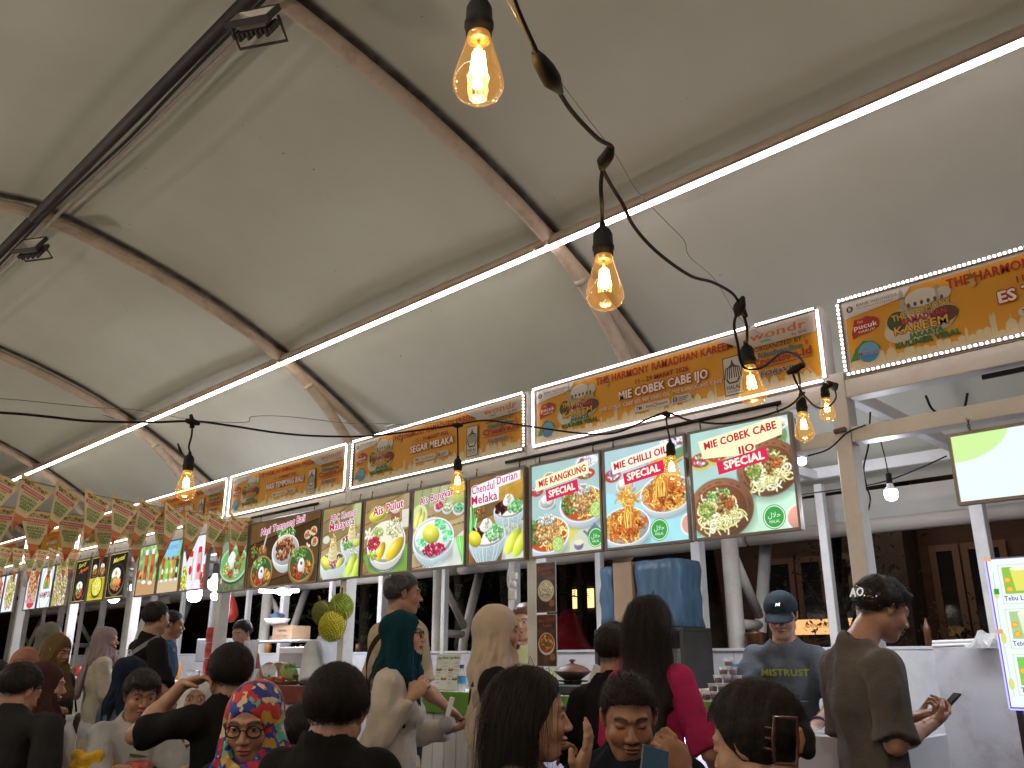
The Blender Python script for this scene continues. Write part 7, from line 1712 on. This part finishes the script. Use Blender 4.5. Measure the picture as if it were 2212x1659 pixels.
def skirt(f, e, m, z1=.06, z0=None, w=.24):
    z0 = z0 or f.hip[2] + .08
    def fld(P):
        d = S_flat(P, [0, f.hip[1], z0], [0, f.hip[1] + .02, z1], .165 * f.build, w, (0, 1, 0)) + f.wrinkle(P, .006, 9); return np.maximum(np.maximum(d, z1 - P[..., 2]), P[..., 2] - z0 - .02)
    f.mesh('skirt', fld, [(np.array([-.34, f.hip[1] - .3, z1]), np.array([.34, f.hip[1] + .34, z0 + .1]), .016)], m, None, e)
def glasses(f, e, k=1.0):
    b = MB(); pts = []
    for sx in (-1, 1):
        cx = sx * .034; ring = [(cx + .024 * math.cos(a) * (1 - .12 * math.sin(a)), .100 - abs(cx) * .15, .003 + .019 * math.sin(a)) for a in np.linspace(0, 2 * math.pi, 17)]; b.tube(ring, .0022, 6, cap=False)
        b.tube([(sx * .058, .094, .009), (sx * .080, .05, .010), (sx * .083, -.01, .004)], .0022, 5)
    b.tube([(-.011, .103, .008), (0, .106, .011), (.011, .103, .008)], .0020, 6)
    R = Matrix(f.HR.tolist()).to_4x4(); R.translation = Vector(f.hc); 
    for v in b.bm.verts: v.co = R @ (v.co * f.k)
    b.build('glasses', M_black, e)
def strap(f, e, pts, w, m, name='bag_strap', th=.004):
    pts = catmull([Vector(p) for p in pts], 6); b = MB()
    for i in range(len(pts) - 1):
        pass
    V = []; c = Vector(f.chest)
    for i, p in enumerate(pts):
        t = (pts[min(i + 1, len(pts) - 1)] - pts[max(i - 1, 0)]).normalized(); n = (p - Vector((0, f.chest[1], p.z))).normalized(); s = t.cross(n).normalized()
        V.append([p + s * w / 2, p - s * w / 2, p - s * w / 2 + n * th, p + s * w / 2 + n * th])
    rows = [[b.bm.verts.new(q) for q in r] for r in V]
    for i in range(len(rows) - 1):
        for j in range(4): b.bm.faces.new((rows[i][j], rows[i][(j + 1) % 4], rows[i + 1][(j + 1) % 4], rows[i + 1][j]))
    b.build(name, m, e)
def phone(f, side, label, off=(0, 0, 0), rot=(0, 0, 0), lit=False, sz=(.037, .075, .004), m=None):
    p, palm = f.hand_pos(side); w = f.world(p + np.array(palm) * .018 + np.array(off)); e = empty('smartphone', w, label, 'phone', rot=(rot[0], rot[1], rot[2] + f.a - math.pi / 2))
    a, b_, c = sz
    MB().box((-a, -b_, -c), (a, b_, c), 0, .0035).build('body', m or mat('dark phone shell', (.02, .02, .03), .25), e)
    MB().box((-a + .003, -b_ + .003, c + .0002), (a - .003, b_ - .003, c + .0012)).build('screen', glow('phone screen', (.5, .6, .7), .7) if lit else mat('black phone glass', (.01, .01, .012), .05, spec=.9), e)
    return e
def P3(x, y, dep): return at(x, y, dep)
exec_people = True
# ------------------------------------------------------------------ the people, nearest to the stalls first
denim = cloth('blue denim', (.035, .07, .16)); blackp = cloth('black trousers', (.018, .018, .02)); blackt = cloth('black cotton', (.009, .009, .0095)); darkt = cloth('charcoal cotton', (.022, .022, .023)); navy = cloth('navy cotton', (.009, .011, .018))
cream = cloth('cream cotton', (.40, .33, .23)); ivory = cloth('ivory linen', (.50, .46, .40))
# cap wearing vendor behind the counter, looking down at his hands
f = Fig(P3(1688, 1330, 4.7), -66, yaw=-4, pitch=18, lean=-.02, scale=1.0, sh=.19); f.face = {'w': .95}
f.arm('R', (.06, .12, -.21), (-.10, .21, -.12), curl=.7, palm=(0, 0, -1)); f.arm('L', (-.10, .13, -.20), (.14, .21, -.12), curl=.7, palm=(0, 0, -1))
grey_tee = cloth('faded grey blue cotton', (.075, .085, .10), var=.25, vscale=5)
e = person(f, 'vendor in dark cap and faded grey printed tee looking down behind the counter', 'light', 'short', grey_tee, blackp, headres=.0035, fine=True, faceopt=dict(beard=.55, closed=True), sleeve=.85, seed=3, fat=.022, hem=.18, sres=.0095)
def cap_(f, e, m):
    def fld(P):
        q = f.head_local(P); d = S_ell(q, (0, -.012, .045), (.092, .112, .090)); d = np.maximum(d, -(S_ell(q, (0, -.012, .040), (.085, .104, .083)))); d = np.maximum(d, .030 + q[..., 1] * .10 - q[..., 2])
        br = S_ell(q, (0, .115, .034), (.075, .075, .012)); u = q.copy(); u[..., 2] = u[..., 2] + u[..., 0] ** 2 * 3.2 + (u[..., 1] - .05) * .28; br = S_ell(u, (0, .105, .046), (.078, .080, .0075)); br = np.maximum(br, .06 - q[..., 1]); return sm_(d, br, .006) * f.k
    f.mesh('cap', fld, [(f.hc - [.13, .2, .12], f.hc + [.13, .24, .17], .0045)], m, None, e)
    P = Print(); P.layer = 25; c = 'd8dce0'
    P.ell(0, .004, .010, .006, c); P.ell(-.006, .016, .004, .005, c); P.line([(.008, .004), (.010, -.012)], .004, c); P.line([(-.006, .002), (-.010, -.012)], .004, c); P.line([(-.004, .018), (.008, .026)], .0022, c); P.ell(.010, .012, .004, .005, c); P.line([(0, 0), (.002, -.01)], .003, c)
    q = np.array((.0, .098, .085)); w = f.hc + f.HR @ q * f.k; o = P.build('emblem', M_print, e, tuple(w)); o.rotation_euler = Matrix(f.HR.tolist()).to_euler(); o.rotation_euler.rotate(Euler((math.radians(-35), 0, math.pi)))
cap_(f, e, cloth('dark slate cap', (.016, .024, .032)))
P = Print(); P.layer = 25; P.text('MISTRUST', 0, .04, .034, '8c9430', .05, width=.24); r_ = random.Random(2)
for k in range(40): a = r_.random(); P.ell(-.03 + .10 * (r_.random() - .5) * (1 - .3 * a), -.02 - .22 * a, .012 + .02 * r_.random(), .006 + .012 * r_.random(), ['6a7828', '7c8a30', '4c5a20'][k % 3], n=7, rot=r_.random() * 3)
o = P.build('shirt_print', M_print, e, tuple(f.chest + np.array([0, .178, .03]))); o.rotation_euler = (math.radians(4), 0, math.pi)
MB().tube([(.033 * math.cos(a), .033 * math.sin(a), 0) for a in np.linspace(0, 6.283, 14)], .006, 6).build('bracelet', mat('purple cord', (.06, .02, .08), .6), e, tuple(f.wrL * .88 + f.elL * .12), (1.0, .4, 0))

# grey brown tee man with the phone
f = Fig(P3(1908, 1316, 3.6), 58, yaw=-12, pitch=24, scale=1.02, sh=.18, build=1.0, hunch=.03, back=.10); f.face = {'w': 1.08}
f.arm('R', (.05, -.03, -.275), (-.07, .22, .065), curl=.9, palm=(-.5, .2, .9)); f.arm('L', (-.02, .03, -.265), (.20, .16, .07), curl=.9, palm=(.2, .1, 1))
e = person(f, 'man in a grey brown tee with glossy dark hair typing on a phone', 'mid', 'mop', cloth('grey brown cotton', (.105, .090, .082), var=.2, vscale=4), blackp, headres=.004, fine=True, faceopt=dict(closed=True), sleeve=.95, fat=.020, hem=.26, seed=4, wr=.006, nstr=900, sres=.0095)
def add_gloss_band(f, e):  # glossy band added for the shine on the dark hair
    def fld(P):
        q = f.head_local(P); d = np.abs(S_ell(q, (0, -.020, .030), (.090, .116, .100))) - .0025; d = np.maximum(d, np.maximum(q[..., 1] + .045, np.abs(q[..., 2] - .012) - .030)); return d * f.k
    f.mesh('headphone_band', fld, [(f.hc - .15, f.hc + .15, .0045)], mat('glossy black plastic', (.012, .012, .015), .08, spec=1.0), None, e)
add_gloss_band(f, e)
P = Print(); P.layer = 16; P.text('AO', 0, 0, .036, 'f0f2f8', .06, width=.075, shear=.2); w = f.hc + f.HR @ np.array((.030, -.1335, .012)) * f.k
o = P.build('white_lettering', mat('glossy white print', attr='Col', rough=.2, estr=.25), e, tuple(w), (0, 0, .22))  # faintly glowing white letters stand in for reflections on the glossy hair
phone(f, 'R', 'dark smartphone held in both hands by the grey brown tee man', off=(-.03, .05, .02), rot=(.75, 0, -.35), lit=False)

# woman in pink with long dark hair
f = Fig(P3(1405, 1355, 3.75), 100, yaw=5, pitch=4, scale=1.0, sh=.18, female=True)
f.arm('R', (.10, .02, -.27), (.0, .17, -.12), curl=.5); f.arm('L', (-.06, .03, -.27), (.06, .18, -.10), curl=.5)
e = person(f, 'woman in a bright pink top seen from behind with very long dark hair', 'mid', 'long', cloth('bright pink cotton', (.40, .026, .10), vscale=4), blackp, sleeve=.98, fat=.012, hem=.10, seed=5, nstr=1500)
# companion in black beside her
f = Fig(P3(1333, 1405, 3.95), 95, yaw=-10, pitch=5, scale=.98, sh=.19)
f.arm('L', (-.12, .02, -.26), (.05, .17, -.14), curl=.5); f.arm('R', (.08, .02, -.27), (0, .15, -.12), curl=.5)
person(f, 'person in a loose black tee standing half hidden left of the long haired woman', 'mid', 'short', blackt, cloth('brown trousers', (.15, .08, .05)), sleeve=1.0, fat=.03, hem=.1, seed=6)

# beige scarf woman
f = Fig(P3(1078, 1366, 4.0), 50, yaw=-6, pitch=2, scale=1.0, female=True, sh=.18)
f.arm('R', (.06, .06, -.26), (-.08, .20, .0), curl=.8); f.arm('L', (-.06, .04, -.27), (.10, .18, -.02), curl=.8)
floral = cloth('floral vest', (.36, .30, .24), var=.1)
def pattern_mat(name, base, cols, scale, thr=.32, rough=.75, emis=0):
    m = bpy.data.materials.new(name); m.use_nodes = True; N = m.node_tree.nodes; L = m.node_tree.links; p = N['Principled BSDF']; p.inputs['Roughness'].default_value = rough; p.inputs['Specular IOR Level'].default_value = .2
    tc = N.new('ShaderNodeTexCoord'); nz = N.new('ShaderNodeTexNoise'); nz.inputs['Scale'].default_value = scale * .8; L.new(tc.outputs['Object'], nz.inputs['Vector'])
    mx = N.new('ShaderNodeMix'); mx.data_type = 'VECTOR'; mx.inputs['Factor'].default_value = .12; L.new(tc.outputs['Object'], mx.inputs['A']); L.new(nz.outputs['Color'], mx.inputs['B'])
    v = N.new('ShaderNodeTexVoronoi'); v.inputs['Scale'].default_value = scale; L.new(mx.outputs['Result'], v.inputs['Vector'])
    cr = N.new('ShaderNodeValToRGB'); cr.color_ramp.interpolation = 'CONSTANT'; e_ = cr.color_ramp.elements; e_[0].color = (*cols[0], 1); e_[0].position = 0; e_[1].color = (*cols[1], 1); e_[1].position = 1 / len(cols)
    for i in range(2, len(cols)): q = e_.new(i / len(cols)); q.color = (*cols[i], 1)
    sp = N.new('ShaderNodeSeparateColor'); L.new(v.outputs['Color'], sp.inputs[0]); L.new(sp.outputs[0], cr.inputs[0])
    mr = N.new('ShaderNodeMapRange'); mr.inputs[1].default_value = thr; mr.inputs[2].default_value = thr + .04; L.new(v.outputs['Distance'], mr.inputs[0])
    mm = N.new('ShaderNodeMix'); mm.data_type = 'RGBA'; L.new(mr.outputs[0], mm.inputs['Factor']); L.new(cr.outputs[0], mm.inputs['A']); mm.inputs['B'].default_value = (*base, 1); L.new(mm.outputs['Result'], p.inputs['Base Color'])
    return m
floral = pattern_mat('floral print', (.40, .33, .25), [(.14, .12, .06), (.24, .20, .16), (.18, .14, .17), (.36, .30, .22)], 9, .38)
e = person(f, 'woman in a long beige headscarf and black sleeves with a floral vest', 'mid', None, blackt, blackp, hijab=cloth('beige chiffon', (.46, .375, .30), vscale=3), sleeve=1.9, fat=.012, hem=.05, seed=7, drape=.40, headres=.0045, faceopt=dict(), legs=False)
skirt(f, e, floral, .05, f.hip[2] + .05)
f.mesh('vest', lambda P: np.maximum(np.maximum(f.torso(P, .022, .1) + f.wrinkle(P, .004, 3), np.abs(P[..., 0]) - .13), np.maximum(f.hip[2] - .05 - P[..., 2], P[..., 2] - f.chest[2] - .13)), [(f.hip + np.array([-.25, -.25, -.1]), f.chest + np.array([.25, .3, .3]), .011)], floral, None, e)

# teal scarf woman in profile
f = Fig(P3(872, 1374, 4.35), 38, yaw=2, pitch=-4, scale=1.0, female=True, sh=.18)
f.arm('R', (.05, -.05, -.265), (-.06, .16, .20), curl=.9, palm=(-1, .2, .1)); f.arm('L', (-.02, .04, -.26), (.09, .22, .04), curl=.5, palm=(0, 0, 1))
e = person(f, 'woman in a dark teal headscarf and ivory shirt in profile holding a phone', 'light', None, ivory, denim, hijab=cloth('dark teal jersey', (.004, .030, .042), vscale=3), sleeve=1.95, fat=.014, hem=.26, seed=8, drape=.30, headres=.004, fine=True, faceopt=dict(lips=(.42, .05, .05)), wr=.005, hwidth=.8)
glasses(f, e)
phone(f, 'L', 'purple cased phone held flat by the teal scarf woman', off=(.0, .05, .02), rot=(.15, -.2, .2), m=mat('plum case', (.10, .015, .05), .4))
strap(f, e, [f.shR + np.array([-.03, .0, .085]), f.shR + np.array([.01, -.09, .03]), f.chest + np.array([.16, -.09, -.0]), f.waist + np.array([.21, -.05, 0]), f.hip + np.array([.22, -.02, .04])], .018, M_black)
w = f.world(f.hip + np.array([.23, .0, -.03])); b_ = empty('shoulder_bag', w, 'black shoulder bag with a gold clasp hanging at the teal scarf woman', 'bag', rot=(0, 0, f.a))
MB().box((-.13, -.05, -.10), (.13, .05, .10), 0, .03).build('bag', mat('black leather', (.012, .012, .012), .4), b_); MB().box((-.03, -.054, .03), (.03, -.048, .055), 0, .002).build('clasp', mat('gold clasp', (.6, .4, .1), .3, metal=.9), b_)
MB().box((-.03, -.06, -.01), (.03, -.02, .02)).build('clasp', mat('gold clasp', (.6, .4, .1), .3, metal=.9), b_, (.1, .1, -.05))
w = at(962, 1565, 4.15); b_ = empty('hand_fan', w, 'small white handheld fan hanging from the wrist of the teal scarf woman', 'fan', rot=(0, .25, .7))
MB().lathe([(0, -.012), (.034, -.012), (.036, 0), (.034, .012), (0, .012)], n=20, R=Matrix.Rotation(math.pi / 2, 3, 'X')).build('head', mat('grey fan grille', (.4, .4, .42), .4, bump=.8, bscale=300), b_); MB().box((-.012, -.01, .035), (.012, .01, .13), 0, .004).build('handle', mat('white plastic', (.75, .75, .75), .4), b_)

# cream tee man from behind
f = Fig(P3(872, 1284, 5.2), 84, yaw=-28, pitch=3, scale=1.03, sh=.20, build=1.1)
f.arm('L', (-.07, .0, -.28), (.02, .18, -.14), curl=.6); f.arm('R', (.06, .02, -.28), (0, .18, -.12), curl=.6)
e = person(f, 'man in a cream tee with a dark strap across his back', 'tan', 'short', cream, blackp, sleeve=.95, fat=.022, hem=.16, seed=9, headres=.005, hairm=mat('greying hair', (.035, .032, .03), .5, var=.5, vscale=70), wr=.005)
strap(f, e, [f.neck + np.array([.06, .02, .0]), f.chest + np.array([.05, -.165, .12]), f.chest + np.array([-.05, -.172, -.02]), f.waist + np.array([-.14, -.10, .02]), f.waist + np.array([-.19, .0, -.04])], .035, cloth('brown webbing', (.03, .018, .012)))
# white tee vendor behind the post
f = Fig(P3(716, 1345, 7.0), 20, yaw=0, pitch=20, scale=1.0, sh=.2, lean=.0)
f.arm('R', (.08, .06, -.27), (0, .15, -.18), curl=.6)
person(f, 'vendor in a white tee bending behind the white post at the durians', 'dark', 'short', cloth('white cotton', (.62, .64, .68)), blackp, sleeve=.85, fat=.03, hem=.1, seed=10)
# vendor behind the cups
f = Fig(P3(522, 1368, 8.3), -70, yaw=0, pitch=15, scale=.98)
person(f, 'vendor with black hair half hidden behind the stacks of plastic cups', 'mid', 'short', cloth('pinkish cotton', (.35, .12, .12)), blackp, sleeve=.85, seed=11)
# vendor peeking beside the posters
f = Fig(P3(1132, 1345, 5.9), -75, yaw=10, pitch=5, scale=.97, female=True)
person(f, 'vendor in a pale yellow top mostly hidden by the post with posters', 'light', 'tied', cloth('pale yellow cotton', (.48, .50, .25)), blackp, sleeve=.9, seed=12, hairm=mat('brown dyed hair', (.12, .05, .02), .5, var=.3, vscale=60))

# seated diners close to the camera -------------------------------------------------
# man facing the camera
f = Fig(P3(1358, 1548, 2.62), -62, seated=True, yaw=14, pitch=20, scale=1.0, sh=.19, up=.05); f.face = {'w': 1.0, 'nose': 1.12}
f.arm('L', (-.08, .14, -.18), (.06, .10, .22), curl=1.0, palm=(.6, -.5, .2), fdir=(.3, .15, .6)); f.arm('R', (.05, .14, -.24), (-.05, .22, .02), curl=.6)
e = person(f, 'man with cropped curly hair and moustache in a navy shirt, facing the camera', 'tan', 'buzz', navy, blackp, headres=.0028, fine=True, faceopt=dict(beard=.65, closed=True, lips=(.24, .085, .065)), sleeve=.9, fat=.014, seed=13, nstr=2600, hem=.05)
MB().box((-.04, -.006, 0), (.04, .006, .06)).build('collar', navy, e, tuple(f.neck + np.array([.0, .055, -.03])))
w = P3(1412, 1676, 2.15); b_ = empty('smartphone', w, 'phone with a dark blue screen standing up before the navy shirt man', 'phone', rot=(math.radians(60), .3, math.radians(50)))
MB().box((-.037, -.075, -.004), (.037, .075, .004), 0, .0035).build('body', mat('grey phone shell', (.10, .11, .12), .3), b_); MB().box((-.034, -.072, .0042), (.034, .072, .005)).build('screen', mat('dim blue screen', (.02, .035, .05), .12, emis=(.1, .25, .4), estr=.05), b_)
# woman with long black hair in profile, hand raised
f = Fig(P3(1150, 1545, 2.35), 36, seated=True, yaw=14, pitch=4, scale=.97, sh=.17, female=True, up=.03)
f.arm('R', (.02, .11, -.23), (-.05, .05, .27), curl=.25, palm=(-.2, -1, .1), fdir=(.05, .35, .9)); f.arm('L', (-.02, .15, -.24), (.10, .10, .14), curl=.4, palm=(0, -1, 0))
e = person(f, 'woman with long straight black hair in profile raising an open hand', 'light', 'long', pattern_mat('knit pattern', (.10, .075, .05), [(.22, .18, .12), (.05, .04, .03)], 40, .3), blackp, headres=.003, fine=True, faceopt=dict(lips=(.34, .08, .07)), sleeve=1.4, seed=14, nstr=2600, fat=.014, hem=.05)
# woman with claw clip
f = Fig(P3(1632, 1605, 1.88), 188, seated=True, yaw=-4, pitch=16, scale=.97, female=True, sh=.17)
e = person(f, 'woman with dark hair held by a clear brown claw clip', 'light', 'tied', blackt, blackp, headres=.004, sleeve=.9, seed=15, nstr=3000, hem=.05, faceopt=dict(closed=True))
def bun(P): q = f.head_local(P); return (S_ell(q, (.0, -.112, -.005), (.036, .026, .055)) + np.sin(q[..., 2] * 150 + q[..., 0] * 60) * .0015) * f.k
f.mesh('hair_bun', bun, [(f.hc - .2, f.hc + .15, .006)], M_hair, None, e)
c = at(1697, 1600, 1.70); cl = empty('claw_clip', c, 'clear brown rectangular claw clip in the hair of the woman at lower right', 'hair clip', rot=(.1, .06, math.radians(44)))
m_ = mat('amber brown acetate', (.10, .045, .03), .12, alpha=.85, spec=.8)
MB().tube([(-.022, 0, -.044), (.022, 0, -.044), (.025, 0, 0), (.022, 0, .044), (-.022, 0, .044), (-.025, 0, 0), (-.022, 0, -.044)], .0038, 8).build('rim', m_, cl); MB().tube([(.030, .01, -.022), (.040, .02, 0), (.030, .01, .022)], .006, 8).build('jaw', mat('peach acetate', (.40, .17, .09), .2), cl)
for q in range(3): MB().tube([(-.02, .004, -.02 + q * .02), (-.035, .02, -.02 + q * .02)], .003, 6).build('tooth', m_, cl)
# man with thick black hair, back to the camera
f = Fig(P3(727, 1540, 2.5), 112, seated=True, yaw=18, pitch=18, scale=1.0, sh=.20, up=.065)
person(f, 'young man in a black tee with thick black hair, back turned', 'mid', 'mop', blackt, blackp, headres=.004, sleeve=.9, seed=16, nstr=3200, hem=.05, fat=.018)
# dark head behind him
f = Fig(P3(648, 1590, 3.4), 150, seated=True, yaw=0, pitch=10, scale=.95)
person(f, 'dark haired diner low down beside the bright floral scarf woman', 'mid', 'short', blackt, blackp, seed=17, nstr=700, hem=.05)
# woman in colourful scarf with glasses
f = Fig(P3(545, 1560, 2.85), -62, seated=True, yaw=16, pitch=16, scale=1.0, female=True, up=.03)
f.arm('L', (-.04, .14, -.20), (.02, .14, .14), curl=.9, palm=(.3, -.8, .2)); f.arm('R', (.04, .14, -.22), (-.08, .16, .06), curl=.9)
scarf = pattern_mat('bright floral scarf', (.03, .045, .22), [(.50, .035, .03), (.55, .38, .10), (.12, .42, .36), (.50, .06, .05), (.60, .50, .30), (.03, .05, .30), (.45, .03, .05), (.52, .30, .06), (.5, .04, .04)], 25, .60, .5)
e = person(f, 'smiling older woman in glasses and a bright multicoloured floral headscarf', 'mid', None, navy, blackp, hijab=scarf, headres=.0032, fine=True, faceopt=dict(lips=(.36, .10, .08)), sleeve=1.9, seed=18, drape=.22, hem=.05, hwidth=.8, fo=1.02, sres=.010)
glasses(f, e)
# man with a raised arm
f = Fig(P3(495, 1460, 3.7), 178, seated=True, yaw=-14, pitch=10, scale=1.0, sh=.20, build=1.08, up=.05)
f.arm('L', (-.12, .24, -.06), (.13, -.12, .20), curl=.7, palm=(.5, -.6, -.2), fdir=(.35, -.35, .15)); f.arm('R', (.06, .15, -.22), (0, .2, .05), curl=.5)
person(f, 'man in a black tee lifting his bare forearm beside his head', 'mid', 'mop', blackt, blackp, headres=.004, fine=True, sleeve=.85, seed=19, nstr=1800, hem=.05, fat=.008)
# young man in a pale tee
f = Fig(P3(305, 1503, 4.4), -5, seated=True, yaw=-8, pitch=12, scale=.98, sh=.185, lean=.06, up=.03)
f.arm('R', (.05, .14, -.22), (-.02, .2, .08), curl=.6); f.arm('L', (-.04, .14, -.22), (.04, .2, .06), curl=.6)
person(f, 'young man with black fringe in a pale grey tee leaning forward', 'tan', 'mop', cloth('pale grey cotton', (.34, .34, .33)), blackp, headres=.004, sleeve=.95, seed=20, nstr=1500, hem=.05, fat=.02, faceopt=dict(white=.35))
# navy scarf figure in blue grey behind him
f = Fig(P3(284, 1462, 5.5), 100, seated=True, yaw=0, pitch=5, scale=1.0, female=True)
person(f, 'diner in a dark navy headscarf and blue grey top, back turned', 'mid', None, cloth('blue grey cotton', (.09, .12, .17)), blackp, hijab=cloth('navy jersey', (.012, .018, .032)), sleeve=1.9, seed=21, drape=.12, fat=.02)
# drinking woman with white scarf
f = Fig(P3(424, 1512, 4.9), -20, seated=True, yaw=-10, pitch=0, scale=.96, female=True)
f.arm('R', (.04, .14, -.2), (-.06, .1, .16), curl=.7)
person(f, 'woman in a white headscarf partly hidden behind the raised forearm', 'tan', None, cloth('pale green cotton', (.28, .32, .10)), blackp, hijab=cloth('white voile', (.60, .58, .56)), sleeve=1.9, seed=22, drape=.15)
# standing at the far stalls ------------------------------------------------------
f = Fig(P3(338, 1336, 7.2), 88, yaw=12, pitch=4, scale=1.08, sh=.22, build=1.15)
f.arm('L', (-.11, .02, -.27), (.12, .14, -.10), curl=.6); f.arm('R', (.11, .0, -.28), (-.02, .14, -.14), curl=.6)
e = person(f, 'big man in a black tee with white lettering VON DUTCH on his back', 'mid', 'short', blackt, blackp, headres=.006, sleeve=.95, seed=23, hem=.2, fat=.028)
P = Print(); P.layer = 25; P.text('VON DUTCH', 0, .10, .050, 'cfd2d8', .05, width=.34, arc=-.012); P.text('19', -.13, -.02, .045, 'cfd2d8', .03, width=.06); P.text('99', .13, -.02, .045, 'cfd2d8', .03, width=.06)
P.ell(0, -.01, .045, .050, 'b8a8a0'); P.ell(0, -.025, .022, .014, 'a83038'); P.ell(-.018, .005, .012, .010, '201820'); P.ell(.018, .005, .012, .010, '201820'); P.ell(-.055, -.045, .022, .018, 'b8a83c'); P.ell(.055, -.045, .022, .018, 'b8a83c'); P.ell(0, .035, .035, .012, 'a83050')
P.text('Originals', 0, -.14, .055, 'cfd2d8', .0, width=.27, shear=.5)
o = P.build('shirt_print', M_print, e, tuple(f.chest + np.array([0, -.198, .02]))); o.rotation_euler = (0, 0, 0)
strap(f, e, [f.shR + np.array([-.02, .0, .10]), f.chest + np.array([.10, -.185, .10]), f.chest + np.array([.0, -.215, -.06]), f.waist + np.array([-.12, -.17, .0]), f.waist + np.array([-.2, -.02, -.04])], .032, cloth('grey webbing', (.25, .25, .27)))
f = Fig(P3(372, 1350, 7.8), 80, yaw=-20, pitch=5, scale=1.0)
person(f, 'person in a blue tee mostly hidden by the big black tee man', 'tan', 'short', cloth('strong blue cotton', (.04, .10, .22)), blackp, sleeve=.9, seed=24)
f = Fig(P3(230, 1383, 7.9), 80, yaw=-25, pitch=3, scale=.97, female=True)
f.arm('L', (-.11, .06, -.24), (-.02, .19, .05), curl=.7); f.arm('R', (.04, .05, -.26), (-.02, .2, .02), curl=.7)
e = person(f, 'woman in a mauve headscarf tied in a tail and a cream shirt', 'tan', None, cloth('cream linen', (.46, .41, .33)), cloth('white trousers', (.5, .5, .52)), hijab=cloth('mauve satin', (.24, .185, .20), vscale=4), sleeve=1.8, seed=25, drape=.02, fat=.024, hem=.3, wr=.005)
f.mesh('scarf_tail', lambda P: S_flat(P, f.neck + np.array([.0, -.09, .02]), f.chest + np.array([.015, -.165, -.10]), .030, .062, (0, 1, 0)) + np.sin(P[..., 0] * 150 + P[..., 2] * 12) * .005, [(f.chest + np.array([-.16, -.32, -.22]), f.neck + np.array([.16, .04, .12]), .008)], MATS['mauve satin'], None, e)
strap(f, e, [f.shL + np.array([.05, .03, .08]), f.shL + np.array([.03, -.09, .0]), f.chest + np.array([-.10, -.15, -.08]), f.waist + np.array([-.15, -.12, -.06])], .022, cloth('dark green strap', (.03, .035, .03)))
MB().box((-.10, -.04, -.12), (.10, .04, .06), 0, .03).build('shoulder_bag', mat('brown bag', (.05, .03, .02), .6), None, f.world(f.hip + np.array([-.17, -.08, .06])), label='small brown bag at the hip of the mauve scarf woman', cat='bag')
f = Fig(P3(124, 1406, 6.8), 20, yaw=10, pitch=16, scale=1.0, female=True)
f.arm('R', (.05, .08, -.26), (-.02, .2, .05), curl=.7)
person(f, 'woman in an olive brown headscarf looking down with a dark striped wrap', 'tan', None, cloth('dark striped wrap', (.04, .04, .045), var=.4), blackp, hijab=cloth('olive brown jersey', (.115, .068, .03)), sleeve=1.8, seed=26, drape=.26, headres=.005, faceopt=dict(closed=True))
f = Fig(P3(110, 1374, 7.8), 60, yaw=0, pitch=0, scale=1.0)
person(f, 'person with a grey green cap behind the olive brown scarf', 'mid', None, navy, blackp, hijab=cloth('grey green cotton', (.13, .14, .11)), sleeve=1.8, seed=27, drape=.05)
f = Fig(P3(50, 1437, 6.3), -40, seated=True, yaw=0, pitch=12, scale=1.0, female=True)
e = person(f, 'diner with glasses in a peach headscarf at the left edge', 'tan', None, blackt, blackp, hijab=cloth('peach jersey', (.30, .14, .09)), sleeve=1.8, seed=28, drape=.2)
glasses(f, e)
f = Fig(P3(99, 1480, 4.9), 95, seated=True, yaw=-30, pitch=8, scale=1.0, female=True)
person(f, 'diner in a dark maroon headscarf, back turned at the lower left', 'mid', None, cloth('dark maroon wrap', (.045, .022, .020)), blackp, hijab=cloth('dark maroon jersey', (.050, .020, .016)), sleeve=1.8, seed=29, drape=.45, fat=.03, hwidth=1.15)
f = Fig(P3(42, 1493, 4.2), 118, seated=True, yaw=-12, pitch=24, scale=1.02, sh=.27, build=1.05, up=.07)
person(f, 'broad man in a charcoal tee with bowed head filling the lower left corner', 'mid', 'short', darkt, blackp, headres=.005, sleeve=.9, seed=30, hem=.05, fat=.016, nstr=1500)
f = Fig(P3(-14, 1470, 5.4), 90, seated=True, pitch=8)
person(f, 'dark haired diner cut by the left edge of the picture', 'mid', 'short', blackt, blackp, seed=31)
